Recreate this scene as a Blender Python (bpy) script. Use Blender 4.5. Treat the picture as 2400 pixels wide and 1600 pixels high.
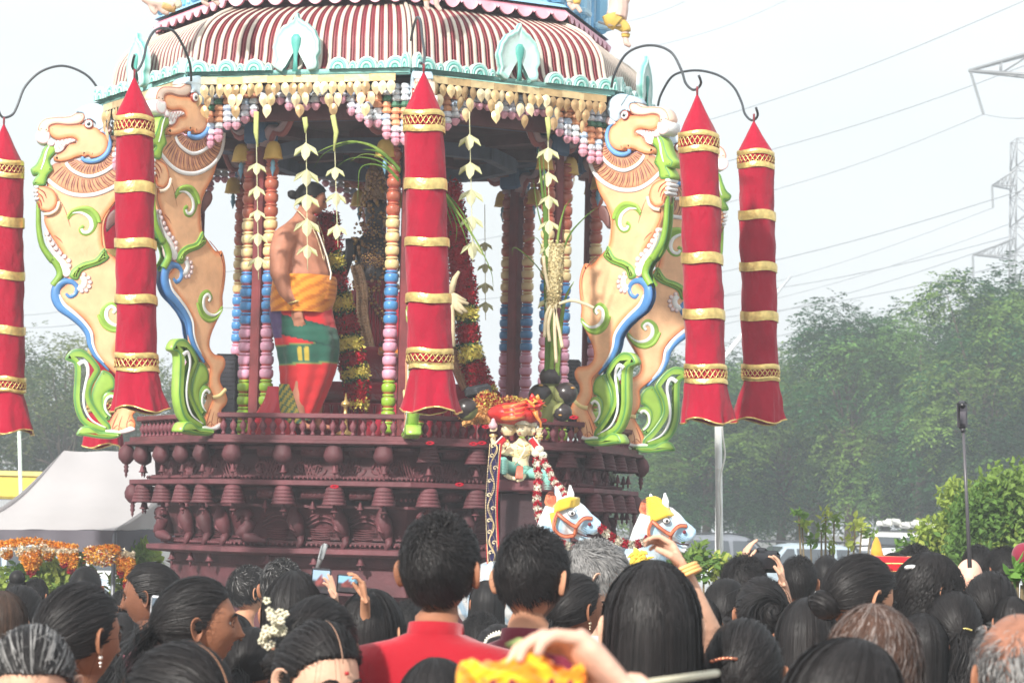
import bpy, math, random
import numpy as np
from mathutils import Vector, Matrix
from mathutils.geometry import tessellate_polygon

# ------------------------------------------------------------------ camera, world, sun, exposure
SC = bpy.context.scene
for o in list(bpy.data.objects):
    bpy.data.objects.remove(o, do_unlink=True)
PITCH, ROLL, FPX, CAMH = 0.0665, 0.0224, 6451.0, 1.76
cam_d = bpy.data.cameras.new('camera')
cam = bpy.data.objects.new('camera', cam_d)
SC.collection.objects.link(cam)
cam.location = (0, 0, CAMH)
cp, sp, cr, sr = math.cos(PITCH), math.sin(PITCH), math.cos(ROLL), math.sin(ROLL)
FW = Vector((0, cp, sp)); U0 = Vector((0, -sp, cp)); R0 = Vector((1, 0, 0))
RT = (R0 * cr + U0 * sr).normalized(); UP = (U0 * cr - R0 * sr).normalized()
cam.matrix_world = Matrix(((RT.x, UP.x, -FW.x, 0), (RT.y, UP.y, -FW.y, 0), (RT.z, UP.z, -FW.z, CAMH), (0, 0, 0, 1)))
cam_d.sensor_width = 36.0
cam_d.lens = 36.0 * FPX / 2400.0
cam_d.clip_start = 0.1
cam_d.clip_end = 3000
cam_d.dof.use_dof = True
cam_d.dof.focus_distance = 13.0
cam_d.dof.aperture_fstop = 11.0
SC.camera = cam
HAZE = 0.0040

SUN_EL, SUN_AZ = math.radians(31), math.radians(-152)   # azimuth: from +Y clockwise, sun behind the camera's left shoulder
world = bpy.data.worlds.new("World")
SC.world = world
world.use_nodes = True
wn = world.node_tree; wn.nodes.clear()
wo = wn.nodes.new('ShaderNodeOutputWorld'); bg = wn.nodes.new('ShaderNodeBackground')
sky = wn.nodes.new('ShaderNodeTexSky'); sky.sky_type = 'NISHITA'; sky.sun_disc = False
sky.sun_elevation = SUN_EL; sky.sun_rotation = SUN_AZ; sky.air_density = 1.6; sky.dust_density = 4.0
tc = wn.nodes.new('ShaderNodeTexCoord'); mp = wn.nodes.new('ShaderNodeMapping'); mp.inputs['Scale'].default_value = (3, 3, 9)
nz = wn.nodes.new('ShaderNodeTexNoise'); nz.inputs['Scale'].default_value = 2.2; nz.inputs['Detail'].default_value = 5
wr = wn.nodes.new('ShaderNodeMapRange'); wr.inputs['From Min'].default_value = .35; wr.inputs['From Max'].default_value = .7
wr.inputs['To Min'].default_value = .78; wr.inputs['To Max'].default_value = .985
mx = wn.nodes.new('ShaderNodeMix'); mx.data_type = 'RGBA'
mx.inputs[7].default_value = (6.0, 6.28, 6.46, 1)      # thin bright overcast
wn.links.new(tc.outputs['Generated'], mp.inputs['Vector']); wn.links.new(mp.outputs[0], nz.inputs['Vector'])
wn.links.new(nz.outputs['Fac'], wr.inputs['Value']); wn.links.new(wr.outputs[0], mx.inputs[0])
wn.links.new(sky.outputs[0], mx.inputs[6]); wn.links.new(mx.outputs[2], bg.inputs[0]); wn.links.new(bg.outputs[0], wo.inputs[0])
bg.inputs[1].default_value = 0.105
sun_d = bpy.data.lights.new('sun', 'SUN'); sun_d.energy = 3.3; sun_d.angle = math.radians(3.0); sun_d.color = (1.0, .955, .89)
sun = bpy.data.objects.new('sun', sun_d); SC.collection.objects.link(sun)
sd = Vector((math.sin(SUN_AZ) * math.cos(SUN_EL), math.cos(SUN_AZ) * math.cos(SUN_EL), math.sin(SUN_EL)))
sun.rotation_euler = sd.to_track_quat('Z', 'Y').to_euler(); sun.location = sd * 60
SC.view_settings.view_transform = 'Standard'; SC.view_settings.look = 'None'
SC.view_settings.exposure = 1.0; SC.view_settings.gamma = 1
SC.render.engine = 'CYCLES'
SC.cycles.use_denoising = True
SC.cycles.max_bounces = 6; SC.cycles.volume_bounces = 0; SC.cycles.transparent_max_bounces = 8
SC.cycles.diffuse_bounces = 3; SC.cycles.glossy_bounces = 2
try: SC.cycles.volume_step_rate = 4
except Exception: pass

# ------------------------------------------------------------------ placing: a photo direction at a real depth gives a real point
def P(px, py, Y):
    r = FW + RT * ((px - 1200) / FPX) - UP * ((py - 800) / FPX)
    k = Y / r.y
    return Vector((r.x * k, Y, CAMH + r.z * k))
def PZ(px, py, Z):          # the point of that direction at height Z
    r = FW + RT * ((px - 1200) / FPX) - UP * ((py - 800) / FPX)
    k = (Z - CAMH) / r.z
    return Vector((r.x * k, r.y * k, Z))
def PPM(Y): return FPX / Y   # photo pixels per metre

rng = np.random.default_rng(7); random.seed(7)

# ------------------------------------------------------------------ materials
MATS = {}
def nodes_mat(name):
    m = bpy.data.materials.new(name); m.use_nodes = True
    return m, m.node_tree, m.node_tree.nodes['Principled BSDF']
def mat(name, col=None, rough=.6, vary=.12, scale=6., bump=.15, bscale=40., metal=0., spec=.5, stretch=(1, 1, 1), attr=False, trans=0., sheen=0., coat=0., rand=0., bd=.01):
    """procedural surface: colour (or the painted 'col' attribute) broken up by noise, with a noise bump"""
    key = name
    if key in MATS: return MATS[key]
    m, t, b = nodes_mat(name); N, L = t.nodes, t.links
    co = N.new('ShaderNodeTexCoord'); mpn = N.new('ShaderNodeMapping'); mpn.inputs['Scale'].default_value = stretch
    L.new(co.outputs['Object'], mpn.inputs[0])
    n1 = N.new('ShaderNodeTexNoise'); n1.inputs['Scale'].default_value = scale; n1.inputs['Detail'].default_value = 6
    L.new(mpn.outputs[0], n1.inputs['Vector'])
    r1 = N.new('ShaderNodeMapRange'); r1.inputs['From Min'].default_value = .3; r1.inputs['From Max'].default_value = .7
    r1.inputs['To Min'].default_value = 1 - vary; r1.inputs['To Max'].default_value = 1 + vary * .6
    L.new(n1.outputs['Fac'], r1.inputs['Value'])
    mul = N.new('ShaderNodeVectorMath'); mul.operation = 'SCALE'
    if attr:
        a = N.new('ShaderNodeVertexColor'); a.layer_name = 'col'; L.new(a.outputs['Color'], mul.inputs[0])
    else:
        rg = N.new('ShaderNodeRGB'); rg.outputs[0].default_value = (*col, 1); L.new(rg.outputs[0], mul.inputs[0])
    L.new(r1.outputs[0], mul.inputs['Scale'])
    L.new(mul.outputs[0], b.inputs['Base Color'])
    b.inputs['Roughness'].default_value = rough; b.inputs['Metallic'].default_value = metal
    b.inputs['Specular IOR Level'].default_value = spec
    if coat: b.inputs['Coat Weight'].default_value = coat; b.inputs['Coat Roughness'].default_value = .25
    if sheen: b.inputs['Sheen Weight'].default_value = sheen; b.inputs['Sheen Roughness'].default_value = .5
    if bump:
        n2 = N.new('ShaderNodeTexNoise'); n2.inputs['Scale'].default_value = bscale; n2.inputs['Detail'].default_value = 4
        L.new(mpn.outputs[0], n2.inputs['Vector'])
        bp = N.new('ShaderNodeBump'); bp.inputs['Strength'].default_value = bump; bp.inputs['Distance'].default_value = bd
        L.new(n2.outputs['Fac'], bp.inputs['Height']); L.new(bp.outputs[0], b.inputs['Normal'])
    if trans:
        tr = N.new('ShaderNodeBsdfTranslucent'); L.new(mul.outputs[0], tr.inputs['Color'])
        ms = N.new('ShaderNodeMixShader'); ms.inputs[0].default_value = trans
        out = N['Material Output']
        L.new(b.outputs[0], ms.inputs[1]); L.new(tr.outputs[0], ms.inputs[2]); L.new(ms.outputs[0], out.inputs['Surface'])
    MATS[key] = m
    return m
PAINT = mat('painted_wood', attr=True, rough=.5, vary=.16, scale=9, bump=.18, bscale=60)
GLOSS = mat('gloss_paint', attr=True, rough=.36, vary=.16, scale=9, bump=.06, bscale=30, coat=.3)
DARKW = mat('maroon_wood', attr=True, rough=.66, vary=.42, scale=5, bump=.5, bscale=45, stretch=(1, 1, 1), bd=.006)
VELVET = mat('velvet', attr=True, rough=.9, vary=.16, scale=4, bump=.85, bscale=9, sheen=.15, bd=.035, spec=.15, stretch=(1, 1, .6))
CLOTH = mat('woven_cloth', attr=True, rough=.85, vary=.10, scale=5, bump=.30, bscale=14, sheen=.3, bd=.02, spec=.25)
GOLD = mat('gold_foil', attr=True, rough=.32, vary=.25, scale=25, bump=.5, bscale=35, metal=.75, bd=.01)
SKIN = mat('skin', attr=True, rough=.58, vary=.20, scale=14, bump=.35, bscale=90, spec=.28, bd=.003)
HAIR = mat('hair', attr=True, rough=.50, vary=.3, scale=30, bump=0, spec=.22)
LEAF = mat('leaves', attr=True, rough=.55, vary=.2, scale=.6, bump=0, trans=.42, spec=.15)
PETAL = mat('petals', attr=True, rough=.8, vary=.15, scale=30, bump=.2, bscale=90, trans=.25, spec=.2)
METAL = mat('grey_metal', attr=True, rough=.4, vary=.1, scale=12, bump=.05, bscale=40, metal=.3)
PLASTIC = mat('dark_plastic', attr=True, rough=.35, vary=.08, scale=12, bump=.03, bscale=50)
GLASS = mat('dark_glass', (.05, .06, .07), rough=.06, vary=.05, bump=0, spec=.9)

# ------------------------------------------------------------------ mesh builder (numpy)
class MB:
    def __init__(s): s.v = []; s.f = []; s.c = []; s.m = []; s.n = 0
    def add(s, V, F, col=(.5, .5, .5), m=0, vc=None):
        """V (n,3); F list/array of index tuples; col: one colour; vc: per-vertex colours"""
        V = np.asarray(V, float).reshape(-1, 3); k = len(V)
        s.v.append(V)
        if isinstance(F, np.ndarray): F = (F + s.n).tolist()
        else: F = [[i + s.n for i in f] for f in F]
        s.f += F
        s.c.append(np.asarray(vc, float) if vc is not None else np.tile(np.asarray(col, float)[:3], (k, 1)))
        s.m += [m] * len(F); s.n += k
        return s
    def box(s, c, d, col=(.5, .5, .5), R=None, m=0, bev=0.):
        hx, hy, hz = d[0] / 2, d[1] / 2, d[2] / 2
        if bev:
            b = min(bev, hx * .9, hy * .9, hz * .9); V = []; F = []
            # chamfered box: 24 verts
            for sx in (-1, 1):
                for sy in (-1, 1):
                    for sz in (-1, 1):
                        V += [(sx * hx, sy * (hy - b), sz * (hz - b)), (sx * (hx - b), sy * hy, sz * (hz - b)), (sx * (hx - b), sy * (hy - b), sz * hz)]
            idx = lambda x, y, z, a: ((x * 4 + y * 2 + z) * 3 + a)
            for a, (p, q) in enumerate(((1, 2), (0, 2), (0, 1))):
                for sgn in (0, 1):
                    f = []
                    for u, w in ((0, 0), (1, 0), (1, 1), (0, 1)):
                        k = [0, 0, 0]; k[a] = sgn; k[p] = u; k[q] = w; f.append(idx(*k, a))
                    F.append(f)
            for a, b2, r in ((0, 1, 2), (0, 2, 1), (1, 2, 0)):
                for x in (0, 1):
                    for y in (0, 1):
                        k0 = [0, 0, 0]; k0[a] = x; k0[b2] = y; k1 = list(k0); k1[r] = 1
                        F.append([idx(*k0, a), idx(*k1, a), idx(*k1, b2), idx(*k0, b2)])
            for x in (0, 1):
                for y in (0, 1):
                    for z in (0, 1): F.append([idx(x, y, z, 0), idx(x, y, z, 1), idx(x, y, z, 2)])
            V = np.array(V)
        else:
            V = np.array([(x, y, z) for x in (-hx, hx) for y in (-hy, hy) for z in (-hz, hz)])
            F = [(0, 1, 3, 2), (4, 6, 7, 5), (0, 4, 5, 1), (2, 3, 7, 6), (0, 2, 6, 4), (1, 5, 7, 3)]
        if R is not None: V = V @ np.asarray(R).T
        return s.add(V + np.asarray(c, float), F, col, m)
    def tube(s, pts, rad, col=(.5, .5, .5), n=8, m=0, cap=True, flat=1., up=None, vc=None):
        """tube along pts; rad scalar or per point; flat squashes the section along the second axis"""
        pts = np.asarray([tuple(p) for p in pts], float); k = len(pts)
        rad = np.full(k, rad, float) if np.isscalar(rad) else np.asarray(rad, float)
        T = np.gradient(pts, axis=0); T /= np.linalg.norm(T, axis=1)[:, None] + 1e-12
        ref = np.array(up if up is not None else ((0, 0, 1) if abs(T[:, 2]).mean() < .8 else (0, 1, 0)), float)
        A = np.cross(T, ref); A /= np.linalg.norm(A, axis=1)[:, None] + 1e-9
        B = np.cross(A, T)
        an = np.linspace(0, 2 * math.pi, n, endpoint=False)
        V = pts[:, None] + rad[:, None, None] * (A[:, None] * np.cos(an)[None, :, None] + flat * B[:, None] * np.sin(an)[None, :, None])
        return s.grid(V, closed=True, col=col, m=m, cap=cap, vc=vc)
    def grid(s, V, closed=True, col=(.5, .5, .5), m=0, cap=False, vc=None):
        r, n = V.shape[:2]
        F = []
        i = np.arange(r - 1)[:, None]; j = np.arange(n if closed else n - 1)[None]
        j2 = (j + 1) % n
        F = np.stack([i * n + j, i * n + j2, (i + 1) * n + j2, (i + 1) * n + j], -1).reshape(-1, 4)
        F = F.tolist()
        if cap: F += [list(range(n))[::-1], [(r - 1) * n + k for k in range(n)]]
        if vc is not None: vc = np.repeat(np.asarray(vc, float)[:, None, :], n, 1).reshape(-1, 3) if np.asarray(vc).ndim == 2 and len(vc) == r else np.asarray(vc).reshape(-1, 3)
        return s.add(V.reshape(-1, 3), F, col, m, vc)
    def lathe(s, prof, c=(0, 0, 0), col=(.5, .5, .5), n=16, m=0, vc=None, cap=True, ax=None):
        """prof [(r,z)]; vc one colour per ring"""
        prof = np.asarray(prof, float); an = np.linspace(0, 2 * math.pi, n, endpoint=False)
        V = np.stack([prof[:, :1] * np.cos(an), prof[:, :1] * np.sin(an), np.repeat(prof[:, 1:2], n, 1)], -1)
        if ax is not None: V = V @ np.asarray(ax).T
        return s.grid(V + np.asarray(c, float), True, col, m, cap, vc)
    def ball(s, c, r, col=(.5, .5, .5), n=10, m=0, sc=(1, 1, 1), R=None):
        u = np.linspace(0.02, math.pi - .02, n); an = np.linspace(0, 2 * math.pi, n * 2, endpoint=False)
        V = np.stack([np.sin(u)[:, None] * np.cos(an), np.sin(u)[:, None] * np.sin(an), np.repeat(np.cos(u)[:, None], n * 2, 1)], -1) * r * np.array(sc)
        if R is not None: V = V @ np.asarray(R).T
        return s.grid(V + np.asarray(tuple(c), float), True, col, m, True)
    def build(s, name, mats, parent=None, smooth=True, loc=None, auto=None):
        me = bpy.data.meshes.new(name)
        V = np.concatenate(s.v)
        o = bpy.data.objects.new(name, me)
        if loc is not None: V = V - np.asarray(tuple(loc), float)
        elif parent is not None and getattr(parent, 'type', '') is not None:
            pl = np.array(world_loc(parent)); V = V - pl
        me.from_pydata(V.tolist(), [], s.f)
        ca = me.color_attributes.new('col', 'FLOAT_COLOR', 'POINT')
        C = np.concatenate(s.c); C = np.clip(np.concatenate([C, np.ones((len(C), 1))], 1), 0, 1).astype(np.float32)
        ca.data.foreach_set('color', C.ravel())
        for mm in (mats if isinstance(mats, (list, tuple)) else [mats]): me.materials.append(mm)
        me.polygons.foreach_set('material_index', s.m)
        if smooth: me.polygons.foreach_set('use_smooth', [True] * len(me.polygons))
        me.update()
        SC.collection.objects.link(o)
        if parent is not None: o.parent = parent
        if loc is not None: o.location = tuple(loc) if parent is None else tuple(np.array(tuple(loc)) - np.array(world_loc(parent)))
        if auto: 
            try: me.set_sharp_from_angle(angle=auto)
            except Exception: pass
        return o
def world_loc(o):
    l = Vector((0, 0, 0))
    while o is not None: l += o.location; o = o.parent
    return l
def tag(o, label, cat, group=None, kind=None):
    if label: o['label'] = label
    if cat: o['category'] = cat
    if group: o['group'] = group
    if kind: o['kind'] = kind
    return o
def thing(name, label, cat, loc=(0, 0, 0), group=None):
    o = bpy.data.objects.new(name, None); o.empty_display_size = .1; SC.collection.objects.link(o)
    o.location = tuple(loc); return tag(o, label, cat, group)
def rotz(a): c, s_ = math.cos(a), math.sin(a); return np.array([[c, -s_, 0], [s_, c, 0], [0, 0, 1]])
def rotx(a): c, s_ = math.cos(a), math.sin(a); return np.array([[1, 0, 0], [0, c, -s_], [0, s_, c]])
def roty(a): c, s_ = math.cos(a), math.sin(a); return np.array([[c, 0, s_], [0, 1, 0], [-s_, 0, c]])
def cr(pts, n=6, closed=False):
    """Catmull-Rom through pts (any dimension)"""
    p = np.asarray(pts, float); k = len(p); out = []
    rg = range(k) if closed else range(k - 1)
    for i in rg:
        if closed: a, b, c, d = p[(i - 1) % k], p[i], p[(i + 1) % k], p[(i + 2) % k]
        else: a, b, c, d = p[max(i - 1, 0)], p[i], p[i + 1], p[min(i + 2, k - 1)]
        for t in np.arange(n) / n:
            out.append(.5 * ((2 * b) + (c - a) * t + (2 * a - 5 * b + 4 * c - d) * t * t + (3 * b - a - 3 * c + d) * t ** 3))
    if not closed: out.append(p[-1])
    return np.array(out)
def hsv_j(c, v=.1, r=None):
    r = r or random; k = 1 + r.uniform(-v, v); return tuple(max(0, min(1, x * k * (1 + r.uniform(-v, v) * .3))) for x in c)
# ------------------------------------------------------------------ ground and far setting
def C8(r, g, b):
    f = lambda v: (v / 255 / 12.92) if v <= 10.3 else ((v / 255 + .055) / 1.055) ** 2.4
    return (f(r), f(g), f(b))
gm = MB(); gm.add([(-900, -30, 0), (900, -30, 0), (900, 1400, 0), (-900, 1400, 0)], [(0, 1, 2, 3)], (.10, .10, .09))
tag(gm.build('ground', mat('ground_gravel', (.16, .15, .13), rough=.95, vary=.35, scale=1.5, bump=.5, bscale=30), smooth=False), None, None, kind='structure')

# ------------------------------------------------------------------ the temple chariot (regular octagon, one corner towards the camera)
CX, CD, PHI = -0.93, 20.83, 0.1285
def ang(k): return PHI + k * math.pi / 4
def ov(k, R, z, dx=0.): a = ang(k); return np.array([CX + dx - .02 * (z - 2.5) + R * math.sin(a), CD - R * math.cos(a), z])
def of(k, t, R, z, dx=0.): return ov(k, R, z, dx) * (1 - t) + ov(k + 1, R, z, dx) * t          # point on face k (corner k to k+1)
def fdir(k):   # outward normal and tangent of face k
    a = ang(k) + math.pi / 8
    return np.array([math.sin(a), -math.cos(a), 0]), np.array([math.cos(a), math.sin(a), 0])
def frame(k):  # columns: tangent, outward, up
    n, t = fdir(k); return np.stack([t, n, np.array([0, 0, 1.])], 1)
def octring(prof, mb, col, n=8, vc=None, smooth=False):
    V = np.array([[ov(k, r, z) for k in range(8)] for r, z in prof]); mb.grid(V, True, col, vc=vc)

MAROON = C8(90, 46, 52); MAR2 = C8(74, 36, 42); MAR3 = C8(104, 56, 62)
chariot = thing('temple_chariot', 'tall octagonal wooden temple chariot with striped roof and maroon carved base', 'chariot', (CX, CD, 0))
def part(mb, name, m, parent=chariot, smooth=True, **k): return mb.build(name, m, parent, smooth, **k)

# base: stacked octagonal body
b = MB()
octring([(1.35, .45), (1.50, .62), (1.50, 1.18), (1.62, 1.24), (1.62, 1.42), (1.66, 1.44)], b, MAROON)
part(b, 'lower_body', DARKW, smooth=False)
b = MB(); octring([(1.60, 1.42), (1.60, 1.502), (1.77, 1.515), (1.80, 1.53), (1.80, 1.562), (1.60, 1.575), (1.60, 1.60)], b, MAR3)
part(b, 'lower_ledge', DARKW, smooth=False)
b = MB(); octring([(1.58, 1.575), (1.60, 1.70), (1.66, 1.86), (1.66, 1.99)], b, MAROON)
part(b, 'carved_panel', DARKW, smooth=False)
b = MB(); octring([(1.66, 1.99), (1.90, 1.995), (1.93, 2.005), (1.93, 2.035), (1.72, 2.045), (1.72, 2.05)], b, MAR3)
part(b, 'middle_cornice', DARKW, smooth=False)
b = MB(); octring([(1.72, 2.03), (1.70, 2.12), (1.70, 2.22), (1.76, 2.28)], b, MAROON)
part(b, 'frieze', DARKW, smooth=False)
b = MB(); octring([(1.70, 2.28), (1.93, 2.285), (1.97, 2.295), (1.97, 2.315), (1.93, 2.32), (1.93, 2.35), (1.0, 2.36), (.01, 2.36)], b, MAR3)
part(b, 'platform', DARKW, smooth=False)
# rolled mouldings between the ornaments
for k in range(-3, 3):
    n, t = fdir(k)
    for z, r in ((2.245, .045), (1.945, .04)):
        for t0, t1 in ((.19, .31), (.43, .57), (.69, .81)):
            b = MB()
            p0, p1 = of(k, t0, 1.78, z), of(k, t1, 1.78, z)
            b.tube([p0, p0 * .5 + p1 * .5, p1], r, MAROON, 10)
            L = np.linalg.norm(p1 - p0); ns = int(L / .028)
            for i in range(ns):
                c = p0 + (p1 - p0) * ((i + .5) / ns) + n * r * .85
                b.ball(c, .012, MAR3, 4)
            part(b, 'roll_moulding', DARKW)
# stepped mouldings and small corbels
b = MB()
for z, r0, r1, h in ((1.605, 1.60, 1.66, .02), (1.635, 1.60, 1.635, .015), (1.86, 1.64, 1.72, .02), (1.975, 1.68, 1.80, .02), (2.065, 1.70, 1.765, .018), (2.262, 1.74, 1.84, .02)):
    octring([(r0, z - h / 2), (r1, z - h / 2), (r1, z + h / 2), (r0, z + h / 2)], b, MAROON)
part(b, 'stepped_mouldings', DARKW, smooth=False)
for k in range(-3, 3):
    n_, t_ = fdir(k)
    for z, rr, N_ in ((2.055, 1.80, 42), (1.915, 1.76, 40), (1.59, 1.69, 36)):
        b = MB()
        for i in range(N_):
            c = of(k, (i + .5) / N_, rr, z); b.ball(c, .012, MAR3, 3, sc=(1, 1, 1.3))
        part(b, 'bead_moulding', DARKW)
# frieze carving: leaf scrolls in relief, and panel carving
def spiral(c, fr, r, turns, w, mb, flip=1, col=MAR3, h=.008):
    pts = []; ws = []
    for i in range(18):
        u = i / 17; a = flip * (u * turns * 2 * math.pi); rr = r * (1 - .85 * u)
        pts.append(c + fr @ np.array([rr * math.cos(a), .0, rr * math.sin(a)])); ws.append(w * (1 - .6 * u) + .002)
    mb.tube(pts, ws, col, 5)
for k in range(-3, 3):
    fr = frame(k); b = MB(); n = fr[:, 1]
    for i in range(9):
        t0 = .06 + i * .11
        c = of(k, t0, 1.705, 2.12)
        spiral(c, fr, .055, 1.3, .011, b, 1 if i % 2 else -1)
        for q in range(5):
            a0 = -2.2 + q * .25; fl = 1 if i % 2 else -1
            pts = [c + fr @ np.array([fl * (.03 + .02 * q + .05 * u), .004, -.06 + .13 * u ** (1 + .25 * q)]) for u in np.linspace(0, 1, 6)]
            b.tube(pts, [.009 * (1 - .6 * u) for u in np.linspace(0, 1, 6)], MAR3, 5)
    part(b, 'carved_scrollwork', DARKW)
# ornaments (tiered thatched canopies and pots) with bells
def bell(c, s, mb, col):
    mb.lathe(np.array([(.001, .06), (.009, .055), (.007, .045), (.012, .04), (.016, .02), (.019, .005), (.028, 0), (.028, -.006), (.012, -.008), (.006, -.012), (.010, -.022), (.006, -.034), (.001, -.045)]) * s, c, col, 10)
def canopy(c, fr, s, mb, col):
    for i in range(5):
        z = -i * .024; r0 = .056 + i * .0052
        an = np.linspace(0, 2 * math.pi, 40, endpoint=False); sc = 1 + .06 * np.abs(np.sin(an * 10))
        V = []
        for rr, zz in ((r0 * .62, z + .02), (r0, z + .004), (r0 * 1.13, z - .016), (r0 * 1.05, z - .019)):
            V.append(np.stack([rr * sc * np.cos(an), rr * sc * np.sin(an) * .95, zz - .004 * np.abs(np.sin(an * 10)) + 0 * an], -1) * s)
        V = np.array(V) @ fr.T + c
        mb.grid(V, True, col)
def pot(c, fr, s, mb, col):
    an = np.linspace(0, 2 * math.pi, 8, endpoint=False) + .39
    V = []
    for r, z, d in ((.03, .09, -.02), (.042, .06, 0), (.055, .0, .01), (.062, -.03, .01), (.05, -.065, 0), (.02, -.085, 0), (.001, -.09, 0)):
        V.append(np.stack([r * np.cos(an) * (1.25), r * np.sin(an) + d, 0 * an + z], -1) * s)
    V = np.array(V) @ fr.T + c; mb.grid(V, True, col)
for k in range(-3, 3):
    fr = frame(k); n = fr[:, 1]
    for t in (.10, .36, .62, .87):
        b = MB(); c = of(k, t, 1.88, 1.985)
        canopy(c, fr, 1.0, b, MAR3)
        orn = part(b, 'canopy_ornament', DARKW)
        b2 = MB(); bell(of(k, t, 1.88, 1.825), 1.0, b2, MAR3); part(b2, 'bell', DARKW, orn)
        b = MB(); c = of(k, t, 1.89, 2.235)
        (pot if (k in (-2, -3) or k == -1) else canopy)(c if (k in (-2, -3) or k == -1) else c + np.array([0, 0, .05]), fr, 1.0 if k < 0 else .95, b, MAROON)
        orn = part(b, 'pot_ornament' if k < 0 else 'canopy_ornament', DARKW)
        b2 = MB(); bell(of(k, t, 1.89, 2.095), .95, b2, MAR3); part(b2, 'bell', DARKW, orn)
    for t in (.22, .48, .74):
        b = MB(); bell(of(k, t, 1.72, 1.46), 1.15, b, MAR3); part(b, 'bell', DARKW)
        b = MB(); bell(of(k, t, 1.76, 1.845), .9, b, MAR3); part(b, 'bell', DARKW)
# corner pendants
for k in (-2, -3, 3, 2):
    for R, z in ((1.95, 2.27), (1.9, 1.98)):
        b = MB(); c = ov(k, R, z)
        b.lathe(np.array([(.02, .03), (.05, 0), (.065, -.04), (.06, -.08), (.03, -.115), (.012, -.125), (.02, -.14), (.013, -.155), (.02, -.17), (.008, -.19), (.012, -.20), (.001, -.225)]), c, MAROON, 14)
        part(b, 'corner_pendant', DARKW)
# carved birds and big corner scrolls on the lower panel
def bird(c, fr, s, mb):
    f = lambda x, y, z: c + fr @ (np.array([x, y, z]) * s)
    mb.tube([f(.05, .0, -.16), f(.02, .03, -.06), f(0, .05, .02), f(-.01, .05, .09), f(.0, .05, .14)], [.035, .055, .06, .035, .022], MAROON, 10)
    mb.ball(f(0, .065, .165), .033 * s, MAROON, 8); mb.tube([f(.0, .08, .17), f(.02, .12, .155), f(.03, .125, .13)], [.013, .008, .002], MAR3, 6)
    for q in range(6):
        mb.tube([f(-.05, .05, .06 - q * .02), f(-.02, .1, .04 - q * .022), f(.03, .09, .02 - q * .025)], [.006, .012, .004], MAR3, 5)
    mb.tube([f(.05, .01, -.14), f(.07, .05, -.2), f(.03, .06, -.27)], [.035, .025, .012], MAROON, 8)
def bigscroll(c, fr, s, mb, fl=1):
    pts = []; w = []
    for u in np.linspace(0, 1, 26):
        if u < .55:
            a = 3.6 - u / .55 * 5.2; r = .09 * (.25 + .75 * u / .55) ; pts.append(c + fr @ (np.array([fl * (r * math.cos(a)), .05, r * math.sin(a) + .04]) * s))
        else:
            q = (u - .55) / .45; p0 = np.array([.09 * math.cos(-1.6), 0, .09 * math.sin(-1.6) + .04])
            pts.append(c + fr @ (np.array([fl * (p0[0] + q * .20), .05 - .02 * q, p0[2] - .02 - .05 * q ** .8]) * s))
        w.append(s * (.018 + .03 * math.sin(u * math.pi)))
    mb.tube(pts, w, MAROON, 10)
for k in range(-3, 3):
    fr = frame(k)
    for t in (.36, .62, .87):
        b = MB(); bird(of(k, t, 1.66, 1.755), fr, .74, b); part(b, 'carved_bird', DARKW)
    b = MB(); bigscroll(of(k, .07, 1.70, 1.72), fr, .95, b, 1); part(b, 'carved_scroll', DARKW)
    if k in (1, 2):
        b = MB(); bigscroll(of(k, .95, 1.70, 1.72), fr, .9, b, -1); part(b, 'carved_scroll', DARKW)
    for t in (.24, .5, .75):
        b = MB(); c = of(k, t, 1.632, 1.68)
        for q in range(9): # relief lines
            L = .085 - .004 * q
            b.tube([c + fr @ np.array([-L, .004, .02 - q * .016]), c + fr @ np.array([0, .014, .016 - q * .016]), c + fr @ np.array([L, .004, .02 - q * .016])], .0045, MAR3, 4)
        for q in range(3):
            pts = [c + fr @ np.array([-.11 + .2 * u, .006, .03 + .03 * q + .05 * math.sin(u * 2.6)]) for u in np.linspace(0, 1, 8)]
            b.tube(pts, .006, MAR3, 5)
        part(b, 'carved_relief', DARKW)
# wheels under the base
for k in (0, 2, 4, 6):
    b = MB(); c = np.array([CX, CD, .42]) + np.array([math.sin(ang(k) + .4) * 1.25, -math.cos(ang(k) + .4) * 1.25, 0])
    b.lathe([(.05, -.09), (.40, -.09), (.42, -.07), (.42, .07), (.40, .09), (.05, .09)], c, MAR2, 28, ax=roty(math.pi / 2))
    wh = part(b, 'wheel', DARKW)
    b = MB(); b.lathe([(.01, -.12), (.07, -.12), (.07, .12), (.01, .12)], c, MAR3, 16, ax=roty(math.pi / 2)); part(b, 'hub', DARKW, wh)

# balustrade
bp_ = MB(); bp_.lathe(np.array([(.010, 0), (.017, .004), (.017, .012), (.009, .018), (.012, .028), (.024, .05), (.026, .062), (.020, .078), (.010, .092), (.008, .100), (.015, .106), (.015, .113), (.010, .118)]), (0, 0, 0), C8(120, 62, 72), 10)
bal_src = None
for k in range(-3, 5):
    fr = frame(k)
    b = MB(); p0, p1 = of(k, 0, 1.85, 2.487), of(k, 1, 1.85, 2.487)
    b.box((p0 + p1) / 2, (np.linalg.norm(p1 - p0) * .985, .075, .035), MAR3, R=np.stack([fr[:, 0], -fr[:, 1], fr[:, 2]], 1), bev=.006)
    rail = part(b, 'balustrade_rail', DARKW, smooth=False)
    nb = 19
    if k in (3, 4, -4): continue
    for i in range(nb):
        c = of(k, (i + .6) / (nb + .2), 1.85, 2.352)
        if bal_src is None:
            bal_src = bp_.build('baluster', DARKW, None); ob = bal_src
        else:
            ob = bal_src.copy(); SC.collection.objects.link(ob)
        ob.parent = rail; ob.location = tuple(c - np.array(world_loc(rail)))

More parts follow.
